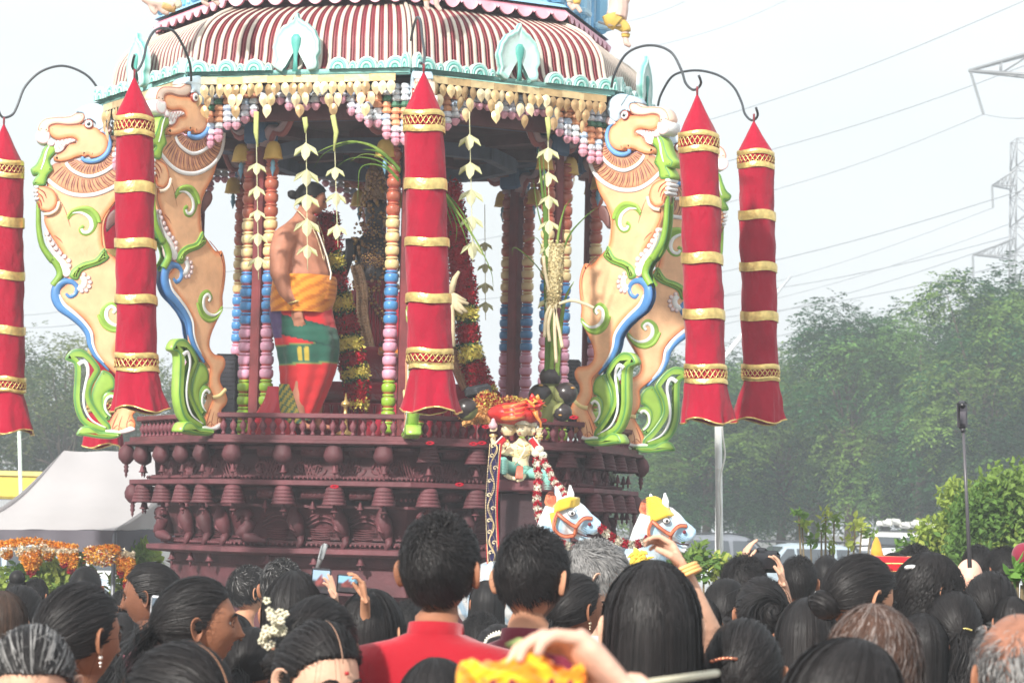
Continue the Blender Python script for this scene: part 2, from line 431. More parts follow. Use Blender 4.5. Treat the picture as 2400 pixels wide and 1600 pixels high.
# pillars: a post flanked by two turned, five-coloured columns
PC = [C8(176, 96, 72), C8(228, 206, 150), C8(74, 140, 196), C8(214, 158, 182), C8(140, 178, 52)]
RED_LINE = C8(190, 84, 74)
def bead_column(mb, x, y, z0=2.40, z1=4.40):
    zz = [4.40, 3.915, 3.53, 3.14, 2.755, 2.37]
    for s in range(5):
        nb = 5 if s == 0 else 4; h = (zz[s] - zz[s + 1]) / nb
        for i in range(nb):
            zt = zz[s] - i * h; col = PC[s]; rl = RED_LINE
            prof = [(.036, zt), (.046, zt - .004), (.050, zt - .011), (.046, zt - .018), (.037, zt - .021), (.043, zt - .025), (.053, zt - .031), (.056, zt - .044), (.056, zt - .064), (.052, zt - .078), (.040, zt - h + .004), (.036, zt - h)]
            vc = [rl, col, col, col, rl, col, col, col, col, col, rl, rl]
            mb.lathe([(p[0] * .90, p[1]) for p in prof], (x, y, 0), col, 16, vc=vc, cap=False)
def bracket(c, fr, fl):
    b = MB(); pts = []
    for u in np.linspace(0, 1, 14):
        pts.append(c + fr @ np.array([fl * (.06 + .34 * u ** 1.2), 0, -.10 + .30 * u ** .8 + .05 * math.sin(u * 9)]))
    b.tube(pts, [.078 - .02 * math.sin(u * 3) for u in np.linspace(0, 1, 14)], C8(176, 156, 164), 8, flat=.4)
    b.tube([p + np.array([0, 0, -.035]) - fr @ np.array([fl * -.012, 0, 0]) for p in pts], .022, C8(170, 98, 96), 6)
    return b
RP = 1.50
for k in range(-3, 5):
    a = ang(k); n = np.array([math.sin(a), -math.cos(a), 0]); t = np.array([math.cos(a), math.sin(a), 0])
    fr = np.stack([t, n, np.array([0, 0, 1.])], 1)
    c = ov(k, RP, 0) + np.array([-.05 if k == 0 else 0, 0, 0]); cz = lambda z: c + np.array([-.02 * (z - 2.5), 0, z])
    b = MB(); b.box(cz(3.42), (.085, .10, 2.13), C8(120, 50, 52), R=fr, bev=.01)
    pil = part(b, 'pillar', DARKW, smooth=False)
    for sgn in (-1, 1):
        q = c + t * sgn * .106 + n * .02
        b = MB(); bead_column(b, q[0] - .018, q[1]); part(b, 'turned_column', GLOSS, pil)
        # yellow bell bracket with a blue drop
        b = MB(); an = np.linspace(0, 2 * math.pi, 20, endpoint=False)
        V = np.array([np.stack([r * np.cos(an), r * .8 * np.sin(an), 0 * an + z], -1) for r, z in ((.005, .125), (.03, .12), (.05, .10), (.064, .06), (.072, .01), (.078, -.004), (.062, -.006), (.01, -.004))]) @ fr.T + cz(4.33) + t * sgn * .155 + n * .04
        b.grid(V, True, C8(226, 190, 96)); part(b, 'bell_bracket', PAINT, pil)
        b = MB(); b.lathe([(.008, 0), (.018, -.02), (.014, -.045), (.022, -.06), (.012, -.085), (.002, -.12)], cz(4.32) + t * sgn * .155 + n * .04, C8(120, 172, 200), 10); part(b, 'pendant_drop', PAINT, pil)
        b = bracket(cz(4.52), fr, sgn); part(b, 'scroll_bracket', PAINT, pil)
    b = MB(); b.box(cz(4.53), (.19, .19, .17), C8(70, 108, 150), R=fr, bev=.02); b.box(cz(4.645), (.25, .25, .05), C8(80, 118, 158), R=fr, bev=.01); part(b, 'capital', PAINT, pil, smooth=False)

# ceiling with beams
b = MB(); octring([(2.02, 4.72), (1.9, 4.70), (1.2, 4.72), (.01, 4.74)], b, C8(92, 50, 56)); part(b, 'ceiling', DARKW, smooth=False)
b = MB()
for k in range(8):
    p0, p1 = ov(k, 1.5, 4.66), ov(k + 1, 1.5, 4.66); fr = frame(k)
    b.box((p0 + p1) / 2, (np.linalg.norm(p1 - p0), .12, .10), C8(86, 96, 120), R=fr)
    p0, p1 = ov(k, 1.85, 4.62), ov(k + 1, 1.85, 4.62)
    b.box((p0 + p1) / 2, (np.linalg.norm(p1 - p0), .06, .12), C8(100, 54, 58), R=fr)
    b.box((ov(k, 1.0, 4.58)), (.10, 1.0, .08), C8(96, 60, 66), R=np.stack([np.array([math.cos(ang(k)), math.sin(ang(k)), 0]), np.array([math.sin(ang(k)), -math.cos(ang(k)), 0]), np.array([0, 0, 1.])], 1))
    p0, p1 = ov(k, .95, 4.50), ov(k + 1, .95, 4.50); b.box((p0 + p1) / 2, (np.linalg.norm(p1 - p0), .08, .10), C8(84, 96, 118), R=fr)
part(b, 'ceiling_beams', DARKW, smooth=False)
b = MB()
octring([(.30, 4.5), (.30, 4.72)], b, C8(110, 50, 54)); part(b, 'ceiling_boss', DARKW, smooth=False)

# roof: ribbed bell-curve panels
ZE = 4.87
RPROF = [(2.13, ZE), (2.075, ZE + .035), (2.05, ZE + .09), (2.035, ZE + .16), (2.02, ZE + .24), (1.98, ZE + .32), (1.91, ZE + .40), (1.80, ZE + .47), (1.66, ZE + .53)]
rp = cr(RPROF, 2)
WHT, RRD, RRD2 = C8(206, 194, 178), C8(136, 48, 56), C8(108, 36, 44)
for k in range(-4, 4):
    b = MB(); fr = frame(k); n = fr[:, 1]; T = fr[:, 0]
    V = np.array([[of(k, t, r, z, -.03) for t in (0, 1)] for r, z in rp]); b.grid(V, False, RRD)
    nr = 23
    for i in range(nr):
        t = (i + .5) / nr; h = .48 / nr
        rows = []; vc = []
        for r, z in rp:
            w = h * .50
            cc = [of(k, t + q * w, r, z, -.03) + n * hh for q, hh in ((-1.15, .001), (-1, .010), (-.7, .019), (.7, .019), (1, .010), (1.15, .001))]
            rows.append(cc)
            vc.append([RRD2, RRD2, WHT, WHT, RRD2, RRD2])
        V = np.array(rows); b.grid(V, False, WHT, vc=np.array(vc).reshape(-1, 3))
    for i in range(nr + 1):   # thin maroon fillets between the white ribs
        t = min(max(i / nr, .004), .996)
        rows = [[of(k, t + q * .003, r, z, -.03) + n * hh for q, hh in ((-1, .001), (-.6, .014), (.6, .014), (1, .001))] for r, z in rp]
        b.grid(np.array(rows), False, RRD)
    part(b, 'ribbed_roof_panel', PAINT)
    b = MB(); b.tube([ov(k, r + .012, z + .005, -.03) for r, z in rp], .014, WHT, 8); part(b, 'roof_hip', PAINT)
b = MB(); V = np.array([[ov(k, r, z, -.03) for k in range(8)] for r, z in ((1.68, ZE + .525), (1.66, ZE + .55), (1.64, ZE + .62))]); b.grid(V, True, C8(70, 34, 40)); part(b, 'roof_neck', DARKW, smooth=False)
# pink fascia with scalloped lower edge
for k in range(-4, 4):
    b = MB(); fr = frame(k); PK, PK2 = C8(226, 172, 186), C8(206, 110, 130)
    ns = 9; top0, R1 = ZE + .655, 1.735
    xs = np.linspace(0, 1, ns * 12 + 1); low = []
    for x in xs:
        u = (x * ns) % 1.0; u = u if x < 1 else 1.0
        d = .052 * math.sin(math.pi * min(max((u - .1) / .8, 0), 1)) ** .6 + (.012 if (u < .06 or u > .94) else 0)
        low.append(d)
    rows = []
    for zz, rr, cc in ((top0 - .01, R1 - .07, PK2), (top0 - .03, R1 - .02, PK2), (top0 - .05, R1, PK), (None, R1 + .02, PK), (None, R1 + .0, PK2)):
        rows.append([of(k, x, rr, zz if zz else ZE + .585 - low[i], -.035) for i, x in enumerate(xs)])
    vc = np.array([[c_] * len(xs) for c_ in (PK2, PK2, PK, PK, PK2)]).reshape(-1, 3)
    b.grid(np.array(rows), False, PK, vc=vc)
    fascia = part(b, 'scalloped_fascia', PAINT, smooth=False)
# upper tier: blue boards
b = MB(); V = np.array([[ov(k, r, z, -.04) for k in range(8)] for r, z in ((1.74, ZE + .64), (1.72, ZE + .655), (1.70, ZE + .67), (1.64, ZE + .68), (1.60, ZE + 1.35), (1.2, ZE + 1.4), (.01, ZE + 1.5))]); b.grid(V, True, C8(150, 196, 222))
for k in range(-4, 4):
    fr = frame(k)
    for i in range(14):
        c = of(k, (i + .5) / 14, 1.64, ZE + .95, -.04)
        b.box(c, (.045, .03, .5), C8(176, 212, 232) if i % 3 else C8(120, 182, 224), R=fr, bev=.008)
    for t in (.0, .5):
        c = of(k, t, 1.66, ZE + .85, -.04); b.box(c, (.14, .10, .34), C8(140, 196, 226), R=fr, bev=.02); b.box(c + fr @ np.array([0, .0, -.12]), (.20, .16, .05), C8(178, 214, 230), R=fr, bev=.012)
part(b, 'upper_tier', PAINT, smooth=False)

# mint scalloped eave trim
MINT, MINTW, MINTD = C8(146, 204, 194), C8(196, 220, 214), C8(84, 170, 158)
def shell(mb, c, fr, r, hgt, th=.035):
    an = np.linspace(0, math.pi, 15)
    for j, (s0, s1, y, col, col2) in enumerate(((1., .80, 0, MINTW, MINTW), (.80, .55, .004, MINT, MINTD), (.55, .30, .008, MINTW, MINT), (.30, .0, .003, MINTD, MINT))):
        V = []; vc = []
        for ss, yy, cl in ((s0, y - .01 if j else -.001, col), (s0 * .97, y + .012, col), (s1 + .02, y + .010, col2), (s1, y, col2)):
            V.append(np.stack([r * ss * np.cos(an), 0 * an + yy + th, hgt * ss * np.sin(an)], -1) @ fr.T + c); vc.append([cl] * 15)
        mb.grid(np.array(V), False, col, vc=np.array(vc).reshape(-1, 3))
    V = np.array([np.stack([r * np.cos(an), 0 * an + yy, hgt * np.sin(an)], -1) @ fr.T + c for yy in (-.01, th)]); mb.grid(V, False, MINTW)
    V = np.array([np.stack([r * q * np.cos(an), 0 * an - .01, hgt * q * np.sin(an)], -1) @ fr.T + c for q in (1, .02)]); mb.grid(V, False, MINT)
def finial(c, fr, s):
    out = [(-.1, 0), (-.16, .03), (-.155, .09), (-.175, .16), (-.16, .24), (-.12, .31), (-.06, .355), (-.02, .38), (0, .42)]
    o2 = cr(out + [(-x, z) for x, z in out[::-1][1:]], 5); b = MB(); rows = []; vc = []
    cc = np.array([0, .17])
    L = 0; wob = 1 + .018 * np.sin(np.arange(len(o2)) * 1.25)
    o2 = cc + (o2 - cc) * wob[:, None]
    for q, y, col in ((1., -.02, MINTW), (1., .02, MINTD), (.965, .034, MINTW), (.87, .036, MINT), (.80, .026, MINTW), (.5, .024, MINTW), (.02, .024, MINTW)):
        p = cc + (o2 - cc) * q; rows.append(np.stack([p[:, 0], 0 * p[:, 0] + y, p[:, 1]], -1) * s @ fr.T + c); vc.append([col] * len(p))
    b.grid(np.array(rows), False, MINT, vc=np.array(vc).reshape(-1, 3))
    p = cc + (o2 - cc); b.grid(np.array([np.stack([p[:, 0], 0 * p[:, 0] - .02, p[:, 1]], -1) * s @ fr.T + c, np.stack([p[:, 0] * .02, 0 * p[:, 0] - .02, .17 + (p[:, 1] - .17) * .02], -1) * s @ fr.T + c]), False, MINT)
    b.tube([c + fr @ (np.array([0, .03, z]) * s) for z in (.0, .08, .14, .2, .24, .265)], [.022 * s, .014 * s, .018 * s, .034 * s, .036 * s, .018 * s], MINTD, 10, flat=.4, up=fr[:, 1])
    return b
for k in range(-4, 4):
    fr = frame(k); b = MB()
    p0, p1 = of(k, 0, 2.15, ZE - .02, -.03), of(k, 1, 2.15, ZE - .02, -.03); L = np.linalg.norm(p1 - p0)
    b.box((p0 + p1) / 2 + fr @ np.array([0, -.02, 0]), (L * .995, .07, .045), MINT, R=fr, bev=.008)
    for i in range(8):
        t = (i + .5) / 8
        if abs(t - .5) < .1: continue
        shell(b, of(k, t, 2.15, ZE - .005, -.03), fr, .075, .085)
        if i < 7: shell(b, of(k, t + .0625, 2.15, ZE - .005, -.03), fr, .028, .055, .03)
    for t in (.02, .98): shell(b, of(k, t, 2.15, ZE - .005, -.03), fr, .032, .11, .04)
    part(b, 'scalloped_eave_trim', PAINT)
    part(finial(of(k, .5, 2.18, ZE - .02, -.03), fr, .98), 'leaf_finial', PAINT)

# bead fringe and brass leaf pendants under the eave
BC = {'p': C8(226, 168, 186), 'w': C8(220, 226, 234), 'b': C8(186, 208, 232), 'o': C8(228, 162, 122), 'g': C8(70, 124, 96), 'm': C8(150, 76, 84)}
bead_prof = np.array([(.018, 0), (.028, -.005), (.036, -.029), (.026, -.041), (.012, -.0415)])
bead_tip = np.array([(.022, 0), (.035, -.010), (.030, -.028), (.012, -.050), (.001, -.052)])
for k in range(-4, 4):
    fr = frame(k); b = MB(); nc = 24
    for i in range(nc):
        t = (i + .5) / nc; e = min(i, nc - 1 - i)
        rows = [10, 10, 9, 7, 7, 6, 5, 3, 3, 3, 4, 4][min(e, 11)]
        pal = 'oowgobwp' if i % 2 else 'gowobwwp'
        for j in range(rows):
            z = ZE - .09 - j * .0425; last = rows - 1 - j
            ck = 'p' if last == 0 else ('p' if (last == 1 and e < 3) else ('w' if last in (1, 2) else ('b' if last == 3 and i % 2 else ('o' if (last in (4, 5) or (last == 3)) else ('g' if last == 6 else 'w')))))
            c = of(k, t, 2.04, z, -.03)
            if last == 0: b.lathe(bead_tip, c, BC['p'], 8, cap=False)
            else: b.lathe(bead_prof, c + np.array([random.gauss(0, .002), 0, random.gauss(0, .0015)]), hsv_j(BC[ck], .12), 8, cap=False)
    part(b, 'bead_fringe', PAINT, smooth=False)
BRASS = [C8(226, 200, 150), C8(206, 174, 124), C8(178, 146, 104), C8(238, 220, 178)]
GOLDM = mat('brass_sheet', attr=True, rough=.38, vary=.2, scale=20, bump=.25, bscale=25, metal=.35)
def leaf_mesh(col):
    o2 = cr([(0, 0), (-.018, -.008), (-.031, -.032), (-.026, -.062), (-.010, -.085), (0, -.100)], 4); full = np.concatenate([o2, o2[::-1][1:] * [-1, 1]])
    V = [(0, -.012, -.04)]; V += [(x, 0., z) for x, z in full]; V2 = [(0, -.004, -.04)] + [(x, .002, z) for x, z in full]
    n_ = len(full); F = [(0, i + 1, (i + 1) % n_ + 1) for i in range(n_)]
    b = MB(); b.add(V, F, col); b.add(V2, [f[::-1] for f in F], col); return b
leaf_src = []
for c in BRASS:
    o = leaf_mesh(c).build('leaf_pendant', GOLDM, None, smooth=False); leaf_src.append(o)
used_src = [False] * 4
for k in (-3, -2, -1, 0, 1, 2):
    fr = frame(k); b = MB()
    t0, t1 = (.03, .93) if k == -1 else (.06, .95)
    p0, p1 = of(k, t0, 2.16, ZE - .065, -.03), of(k, t1, 2.16, ZE - .065, -.03)
    nseg = 8
    for i in range(nseg):
        a_, c_ = p0 + (p1 - p0) * i / nseg, p0 + (p1 - p0) * (i + 1) / nseg
        b.box((a_ + c_) / 2 + np.array([0, 0, random.uniform(-.004, .004)]), (np.linalg.norm(c_ - a_) * 1.02, .006, .05), BRASS[i % 2], R=fr @ roty(random.uniform(-.03, .03)))
    strip = part(b, 'brass_strip', GOLDM, smooth=False)
    n1 = 25
    lst = [(i, 0) for i in range(n1)] + [(i + .5, 1) for i in range(n1 - 1) if i % 4 in (0, 1)] + [(i + 1., 2) for i in range(n1 - 2) if i % 4 == 0]
    if k in (-3, 2): lst = lst[::2]
    for i, row in lst:
        q = random.randrange(4); src = leaf_src[q]
        if used_src[q]: o = src.copy(); SC.collection.objects.link(o)
        else: o = src; used_src[q] = True
        tt = t0 + (t1 - t0) * (i + .5) / n1
        c = of(k, tt, 2.165 + .004 * row, ZE - .088 - row * .075 + random.uniform(-.008, .004), -.03)
        o.parent = strip; o.location = tuple(c - np.array(world_loc(strip)))
        a = ang(k) + math.pi / 8
        o.rotation_euler = (random.uniform(-.15, .25), random.gauss(0, .12), a + random.gauss(0, .25))
# ------------------------------------------------------------------ rampant painted beasts (flat carved boards standing out from the corners)
YX = -0.936
def yl(px, py):       # photo direction -> (distance from the chariot axis, height) in the plane of corner 1
    r = FW + RT * ((px - 1200) / FPX) - UP * ((py - 800) / FPX); a = PHI + math.pi / 4
    # r.x*s - R sin a = YX ; r.y*s + R cos a = CD
    det = r.x * math.cos(a) + r.y * math.sin(a)
    s = (YX * math.cos(a) + CD * math.sin(a)) / det
    R = (r.x * s - YX) / math.sin(a)
    return (R, CAMH + r.z * s)
A_ = lambda *p: [yl(1320 + x / 3.564, 200 + y / 3.564) for x, y in p]
B_ = lambda *p: [yl(1320 + x / 3.267, 600 + y / 3.267) for x, y in p]
PE = C8(240, 176, 126); PE2 = C8(242, 190, 144); ORL = C8(160, 62, 44); ORD = C8(236, 146, 92); GRN = C8(132, 172, 62); GRD = C8(56, 128, 78); WH = C8(236, 238, 236)
BLU = C8(84, 140, 200); BLD = C8(40, 78, 140); PINKW = C8(240, 214, 214); GRL = C8(152, 190, 76); SNT = C8(244, 208, 184)
def inset(p, d):
    n = len(p); out = []
    e = np.roll(p, -1, 0) - p; L = np.linalg.norm(e, axis=1)[:, None] + 1e-9; e = e / L
    nr = np.stack([-e[:, 1], e[:, 0]], 1); m = nr + np.roll(nr, 1, 0); m /= np.maximum(np.linalg.norm(m, axis=1)[:, None], .5)
    return p + m * d
def area(p): return .5 * np.sum(p[:, 0] * np.roll(p[:, 1], -1) - np.roll(p[:, 0], -1) * p[:, 1])
def slab(mb, poly, h0, h1, cols, ins=(.0, .006, .014, .035), sm=4, both=True):
    """board with a carved, painted edge: cols = colours of edge, line, tone, middle"""
    p = cr(poly, sm, True)
    if area(p) < 0: p = p[::-1]
    n = len(p)
    for sg in ((1, -1) if both else (1,)):
        rows = []; vc = []
        hs = [h0, h1 - .004, h1, h1 + .003, h1 + .006]
        ps = [p, p] + [inset(p, d) for d in ins[1:]]
        cc = [cols[0], cols[0], cols[1], cols[2], cols[3]]
        for q, h, c in zip(ps, hs, cc):
            rows.append(np.stack([q[:, 0], 0 * q[:, 0] + sg * h, q[:, 1]], 1)); vc.append(np.tile(c, (n, 1)))
        V = np.concatenate(rows); base = []
        R_ = len(rows)
        for r in range(R_ - 1):
            for i in range(n): base.append((r * n + i, r * n + (i + 1) % n, (r + 1) * n + (i + 1) % n, (r + 1) * n + i))
        tri = tessellate_polygon([[Vector((x, z, 0)) for x, z in ps[-1]]])
        base += [tuple(i + (R_ - 1) * n for i in t) for t in tri]
        mb.add(V, base, cols[0], vc=np.concatenate(vc))
def stroke(mb, path, w, h, col, col2=None, both=True, sm=5, hh=.012):
    q = cr(path, sm); k = len(q); u = np.linspace(0, 1, k)
    w = np.interp(u, np.linspace(0, 1, len(w)), w) if not np.isscalar(w) else np.full(k, w)
    T = np.gradient(q, axis=0); T /= np.linalg.norm(T, axis=1)[:, None] + 1e-9; N_ = np.stack([-T[:, 1], T[:, 0]], 1)
    col2 = col if col2 is None else col2
    for sg in ((1, -1) if both else (1,)):
        rows = []; vc = []
        for i in range(k):
            row = []
            for a, hq in ((-1, -.004), (-.8, .5), (-.35, 1), (.35, 1), (.8, .5), (1, -.004)):
                x, z = q[i] + N_[i] * w[i] * a
                row.append((x, sg * (h + hh * hq * min(1, w[i] / .008)), z)); vc.append(col2 if abs(a) > .9 else col)
            rows.append(row)
        mb.grid(np.array(rows), False, col, vc=np.array(vc))
BODY = A_((262, 700), (285, 790), (310, 880), (350, 960), (395, 1040), (420, 1120), (418, 1220), (402, 1335), (330, 1420), (250, 1500)) + \
    B_((180, 60), (148, 140), (138, 230), (145, 330), (155, 400), (150, 470), (165, 530), (200, 600), (235, 680), (250, 750), (240, 800), (200, 838), (130, 850), (103, 890), (110, 940), (138, 990), (140, 1040), (112, 1085), (90, 1120), (70, 1170), (82, 1215), (120, 1260), (100, 1320), (110, 1370), (190, 1402), (288, 1402), (270, 1330), (240, 1250), (205, 1170), (217, 1130), (238, 1090), (246, 1020), (242, 950), (275, 905), (330, 850), (385, 780), (400, 700), (405, 620), (440, 540), (510, 460), (580, 400), (640, 340), (650, 280), (600, 220), (600, 170), (640, 60)) + \
    A_((690, 1400), (745, 1300), (800, 1200), (836, 1110), (838, 1040), (830, 900), (832, 800), (825, 720), (700, 600), (500, 560), (330, 560))
def make_beast():
    root = thing('beast_figure', 'x', 'beast statue', (0, 0, 0), 'painted rampant beasts on the chariot corners')
    L0 = .045
    def fin(b, n, m=PAINT, par=root): return b.build(n, m, par)
    b = MB(); slab(b, BODY, 0, L0, (PE, ORL, ORD, PE2), (0, .004, .009, .045))
    # painted line work of leg, chest, toes
    for pth in (B_((175, 335), (163, 240), (170, 150), (215, 70), (300, -10)), A_((640, 1180), (655, 1130), (690, 1010), (745, 895)), A_((690, 1310), (715, 1270), (760, 1230)),
                B_((140, 1260), (155, 1330), (150, 1385)), B_((180, 1240), (200, 1320), (205, 1385)), B_((215, 1250), (240, 1330), (250, 1390)), B_((110, 1320), (130, 1300), (150, 1320)), B_((185, 1375), (215, 1345), (240, 1370), (275, 1385))):
        stroke(b, pth, [.002, .005, .003], L0 + .004, ORL, hh=.005)
    body = fin(b, 'body')
    b = MB(); stroke(b, B_((95, 1098), (150, 1150), (212, 1165)), .017, L0, C8(232, 214, 150), ORL, hh=.02); fin(b, 'anklet', par=body)
    b = MB(); slab(b, B_((100, 1380), (130, 1350), (200, 1385), (285, 1370), (290, 1405), (190, 1412)), L0 * .5, L0 + .012, (WH, C8(190, 110, 100), WH, WH), (0, .003, .006, .01)); fin(b, 'claws', par=body)
    # mane: two rolls of striped hair with white rims
    b = MB()
    out2 = A_((238, 525), (243, 620), (270, 710), (330, 790), (420, 850), (520, 880), (640, 872), (740, 820), (832, 735))
    mid2 = A_((335, 530), (352, 600), (402, 660), (470, 702), (540, 716), (612, 690), (670, 645), (705, 590))
    in2 = A_((420, 500), (440, 560), (470, 590), (530, 600), (590, 590), (640, 560))
    slab(b, out2 + A_((825, 660), (790, 590), (700, 585)) + mid2[::-1], 0, L0 + .012, (PINKW, C8(140, 84, 64), C8(196, 140, 104), C8(216, 160, 118)), (0, .006, .02, .04))
    slab(b, mid2 + in2[::-1], 0, L0 + .022, (PINKW, C8(140, 84, 64), C8(196, 140, 104), C8(216, 160, 118)), (0, .006, .012, .02))
    stroke(b, out2, .017, L0 + .010, WH, C8(160, 60, 44), hh=.014); stroke(b, mid2, .015, L0 + .020, WH, C8(160, 60, 44), hh=.014)
    o2, m2, i2 = cr(out2, 6), cr(mid2, 6), cr(in2, 6)
    for a, c, n_, hz in ((o2, m2, 30, L0 + .016), (m2, i2, 22, L0 + .026)):
        for i in range(n_):
            u = (i + .5) / n_; p = a[int(u * (len(a) - 1))]; q = c[int(u * (len(c) - 1))]
            p = p * .86 + q * .14; q2 = p * .22 + q * .78; md = (p + q2) / 2 + np.array([.008, -.004])
            stroke(b, [p, md, q2], [.002, .007, .004], hz, C8(128, 70, 56) if i % 2 else C8(150, 98, 90), hh=.006, sm=3)
    fin(b, 'mane')
    # head
    b = MB()
    slab(b, A_((500, 295), (470, 325), (430, 365), (412, 430), (425, 500), (470, 545), (525, 552), (548, 532), (580, 545), (600, 535), (640, 548), (670, 565), (740, 582), (790, 565), (792, 535), (745, 505), (715, 475), (690, 430), (640, 420), (638, 390), (680, 370), (760, 382), (812, 362), (838, 320), (835, 270), (780, 250), (700, 262), (620, 258), (560, 270)), 0, L0 + .038, (PE, ORL, ORD, PE2), (0, .003, .007, .035))
    head = fin(b, 'head')
    b = MB(); slab(b, A_((588, 190), (602, 158), (645, 155), (700, 185), (800, 188), (870, 200), (908, 240), (918, 300), (872, 322), (838, 312), (836, 268), (790, 250), (705, 262), (632, 256), (598, 228)), 0, L0 + .046, (SNT, ORL, SNT, C8(248, 222, 204)), (0, .005, .012, .03)); fin(b, 'snout', par=head)
    b = MB(); slab(b, A_((836, 325), (870, 316), (915, 308), (932, 350), (920, 395), (880, 422), (845, 412), (830, 380)), 0, L0 + .07, (WH, C8(210, 150, 150), PINKW, WH), (0, .004, .008, .02))
    slab(b, A_((790, 410), (830, 375), (848, 410), (835, 440), (800, 442)), 0, L0 + .066, (WH, C8(210, 150, 150), PINKW, WH), (0, .004, .008, .014))
    slab(b, A_((640, 402), (680, 380), (760, 392), (800, 400), (795, 470), (778, 505), (735, 490), (705, 440)), 0, L0 + .05, (PINKW, C8(190, 90, 80), WH, WH), (0, .003, .006, .012))
    for x in (672, 700, 728, 756): stroke(b, A_((x, 385), (x + 12, 425), (x + 26, 392)), .0022, L0 + .056, C8(190, 120, 110), hh=.004, sm=2)
    for x in (700, 730, 760): stroke(b, A_((x, 470 - (760 - x) * .5), (x + 14, 430), (x + 28, 475)), .0022, L0 + .056, C8(190, 120, 110), hh=.004, sm=2)
    fin(b, 'teeth', par=head)
    b = MB(); slab(b, A_((410, 200), (430, 130), (480, 92), (545, 82), (622, 108), (655, 150), (602, 162), (584, 200), (590, 225), (550, 215), (510, 245), (500, 290), (478, 312), (440, 290), (415, 250)), 0, L0 + .06, (C8(196, 218, 234), C8(170, 200, 220), C8(200, 222, 236), C8(206, 226, 240)), (0, .004, .008, .014)); fin(b, 'skull_cap', par=head)
    b = MB(); ec = np.array(A_((558, 260))[0])
    for rr, hh, c in ((.036, .062, ORL), (.031, .068, WH), (.017, .074, C8(40, 44, 48))):
        an = np.linspace(0, 2 * math.pi, 14, endpoint=False)
        slab(b, [tuple(ec + rr * np.array([math.cos(a), math.sin(a)])) for a in an], 0, L0 + hh, (c, c, c, c), (0, .002, .004, .006), sm=1)
    b.ball((ec[0] + .004, -(L0 + .08), ec[1] + .006), .004, WH, 5); b.ball((ec[0] + .004, (L0 + .08), ec[1] + .006), .004, WH, 5)
    fin(b, 'eye', GLOSS, par=head)
    b = MB(); stroke(b, A_((462, 325), (420, 360), (400, 415), (402, 470), (425, 530), (470, 572), (530, 586), (582, 570), (585, 545)), [.006, .016, .018, .020, .018, .012], L0 + .03, C8(110, 164, 222), BLD, hh=.032); fin(b, 'blue_collar')
    b = MB(); slab(b, A_((395, 290), (430, 265), (465, 290), (480, 330), (440, 345), (400, 330)), 0, L0 + .05, (PE, ORL, PINKW, PINKW), (0, .004, .008, .016)); fin(b, 'ear', par=head)
    # raised paw
    b = MB(); slab(b, A_((755, 880), (785, 825), (850, 788), (905, 785), (915, 830), (900, 880), (890, 930), (870, 1000), (825, 1022), (790, 1015), (758, 975), (748, 930)), 0, L0 + .035, (SNT, ORL, ORD, PE2), (0, .005, .012, .03))
    for pth in (A_((830, 900), (850, 850), (895, 815)), A_((845, 940), (865, 885), (900, 850)), A_((860, 975), (872, 925), (900, 890)), A_((880, 990), (885, 960), (900, 930))): stroke(b, pth, [.002, .005, .003], L0 + .044, ORL, hh=.006)
    for x, y in ((905, 800), (910, 835), (905, 870), (898, 905)): slab(b, A_((x - 14, y - 12), (x + 12, y - 14), (x + 20, y), (x + 8, y + 14), (x - 14, y + 10)), 0, L0 + .045, (WH, WH, WH, WH), (0, .002, .003, .005), sm=2)
    fin(b, 'paw')
    b = MB(); stroke(b, A_((735, 935), (750, 1000), (792, 1038), (842, 1045)), .014, L0 + .02, C8(244, 222, 196), ORL, hh=.03); fin(b, 'bracelet')
    # lotus stem held in paw and jaws
    b = MB(); stroke(b, A_((888, 930), (882, 1060), (872, 1180), (840, 1320), (770, 1440)) + B_((690, 20), (650, 90), (645, 150), (685, 225)), [.016, .020, .024, .027, .030, .028], L0 - .01, GRN, GRD, hh=.045)
    slab(b, A_((790, 438), (832, 428), (872, 460), (892, 530), (920, 600), (956, 642), (938, 690), (900, 688), (922, 725), (932, 778), (850, 788), (832, 705), (800, 662), (798, 640), (822, 560), (782, 492)), 0, L0 + .05, (GRL, GRD, GRN, GRL), (0, .006, .014, .026))
    stroke(b, A_((830, 440), (850, 500), (862, 580), (880, 650)), [.004, .009, .004], L0 + .058, WH, GRN, hh=.006)
    fin(b, 'lotus_stem')
    # white scalloped chest frill and hip rosette
    b = MB()
    for j, (x, y) in enumerate(((812, 1215), (795, 1262), (768, 1305), (742, 1345), (712, 1388), (678, 1418), (645, 1455), (640, 1500))):
        c = np.array(A_((x, y))[0]); an = np.linspace(0, 2 * math.pi, 10, endpoint=False)
        slab(b, [tuple(c + .020 * np.array([math.cos(a), math.sin(a)])) for a in an], 0, L0 + .018, (PINKW, ORL, WH, PINKW), (0, .003, .006, .010), sm=1)
    slab(b, A_((800, 1240), (828, 1200), (800, 1320), (740, 1440), (690, 1500), (660, 1560), (640, 1520), (680, 1440), (745, 1370), (780, 1310)), 0, L0 + .012, (WH, C8(220, 170, 160), WH, WH), (0, .002, .004, .006))
    slab(b, B_((600, 60), (650, 30), (640, 110), (610, 160), (580, 150), (570, 110)), 0, L0 + .016, (PINKW, ORL, PINKW, WH), (0, .003, .006, .012))
    for x, y in ((487, 138), (456, 165), (444, 200), (448, 236), (465, 266), (494, 272)):
        c = np.array(B_((x, y))[0]); an = np.linspace(0, 2 * math.pi, 10, endpoint=False)
        slab(b, [tuple(c + .018 * np.array([math.cos(a), math.sin(a)])) for a in an], 0, L0 + .018, (PINKW, ORL, WH, PINKW), (0, .003, .006, .010), sm=1)
    stroke(b, B_((500, 150), (480, 190), (490, 235), (525, 255)), .022, L0 + .01, WH, PINKW, hh=.015)
    fin(b, 'white_frill')
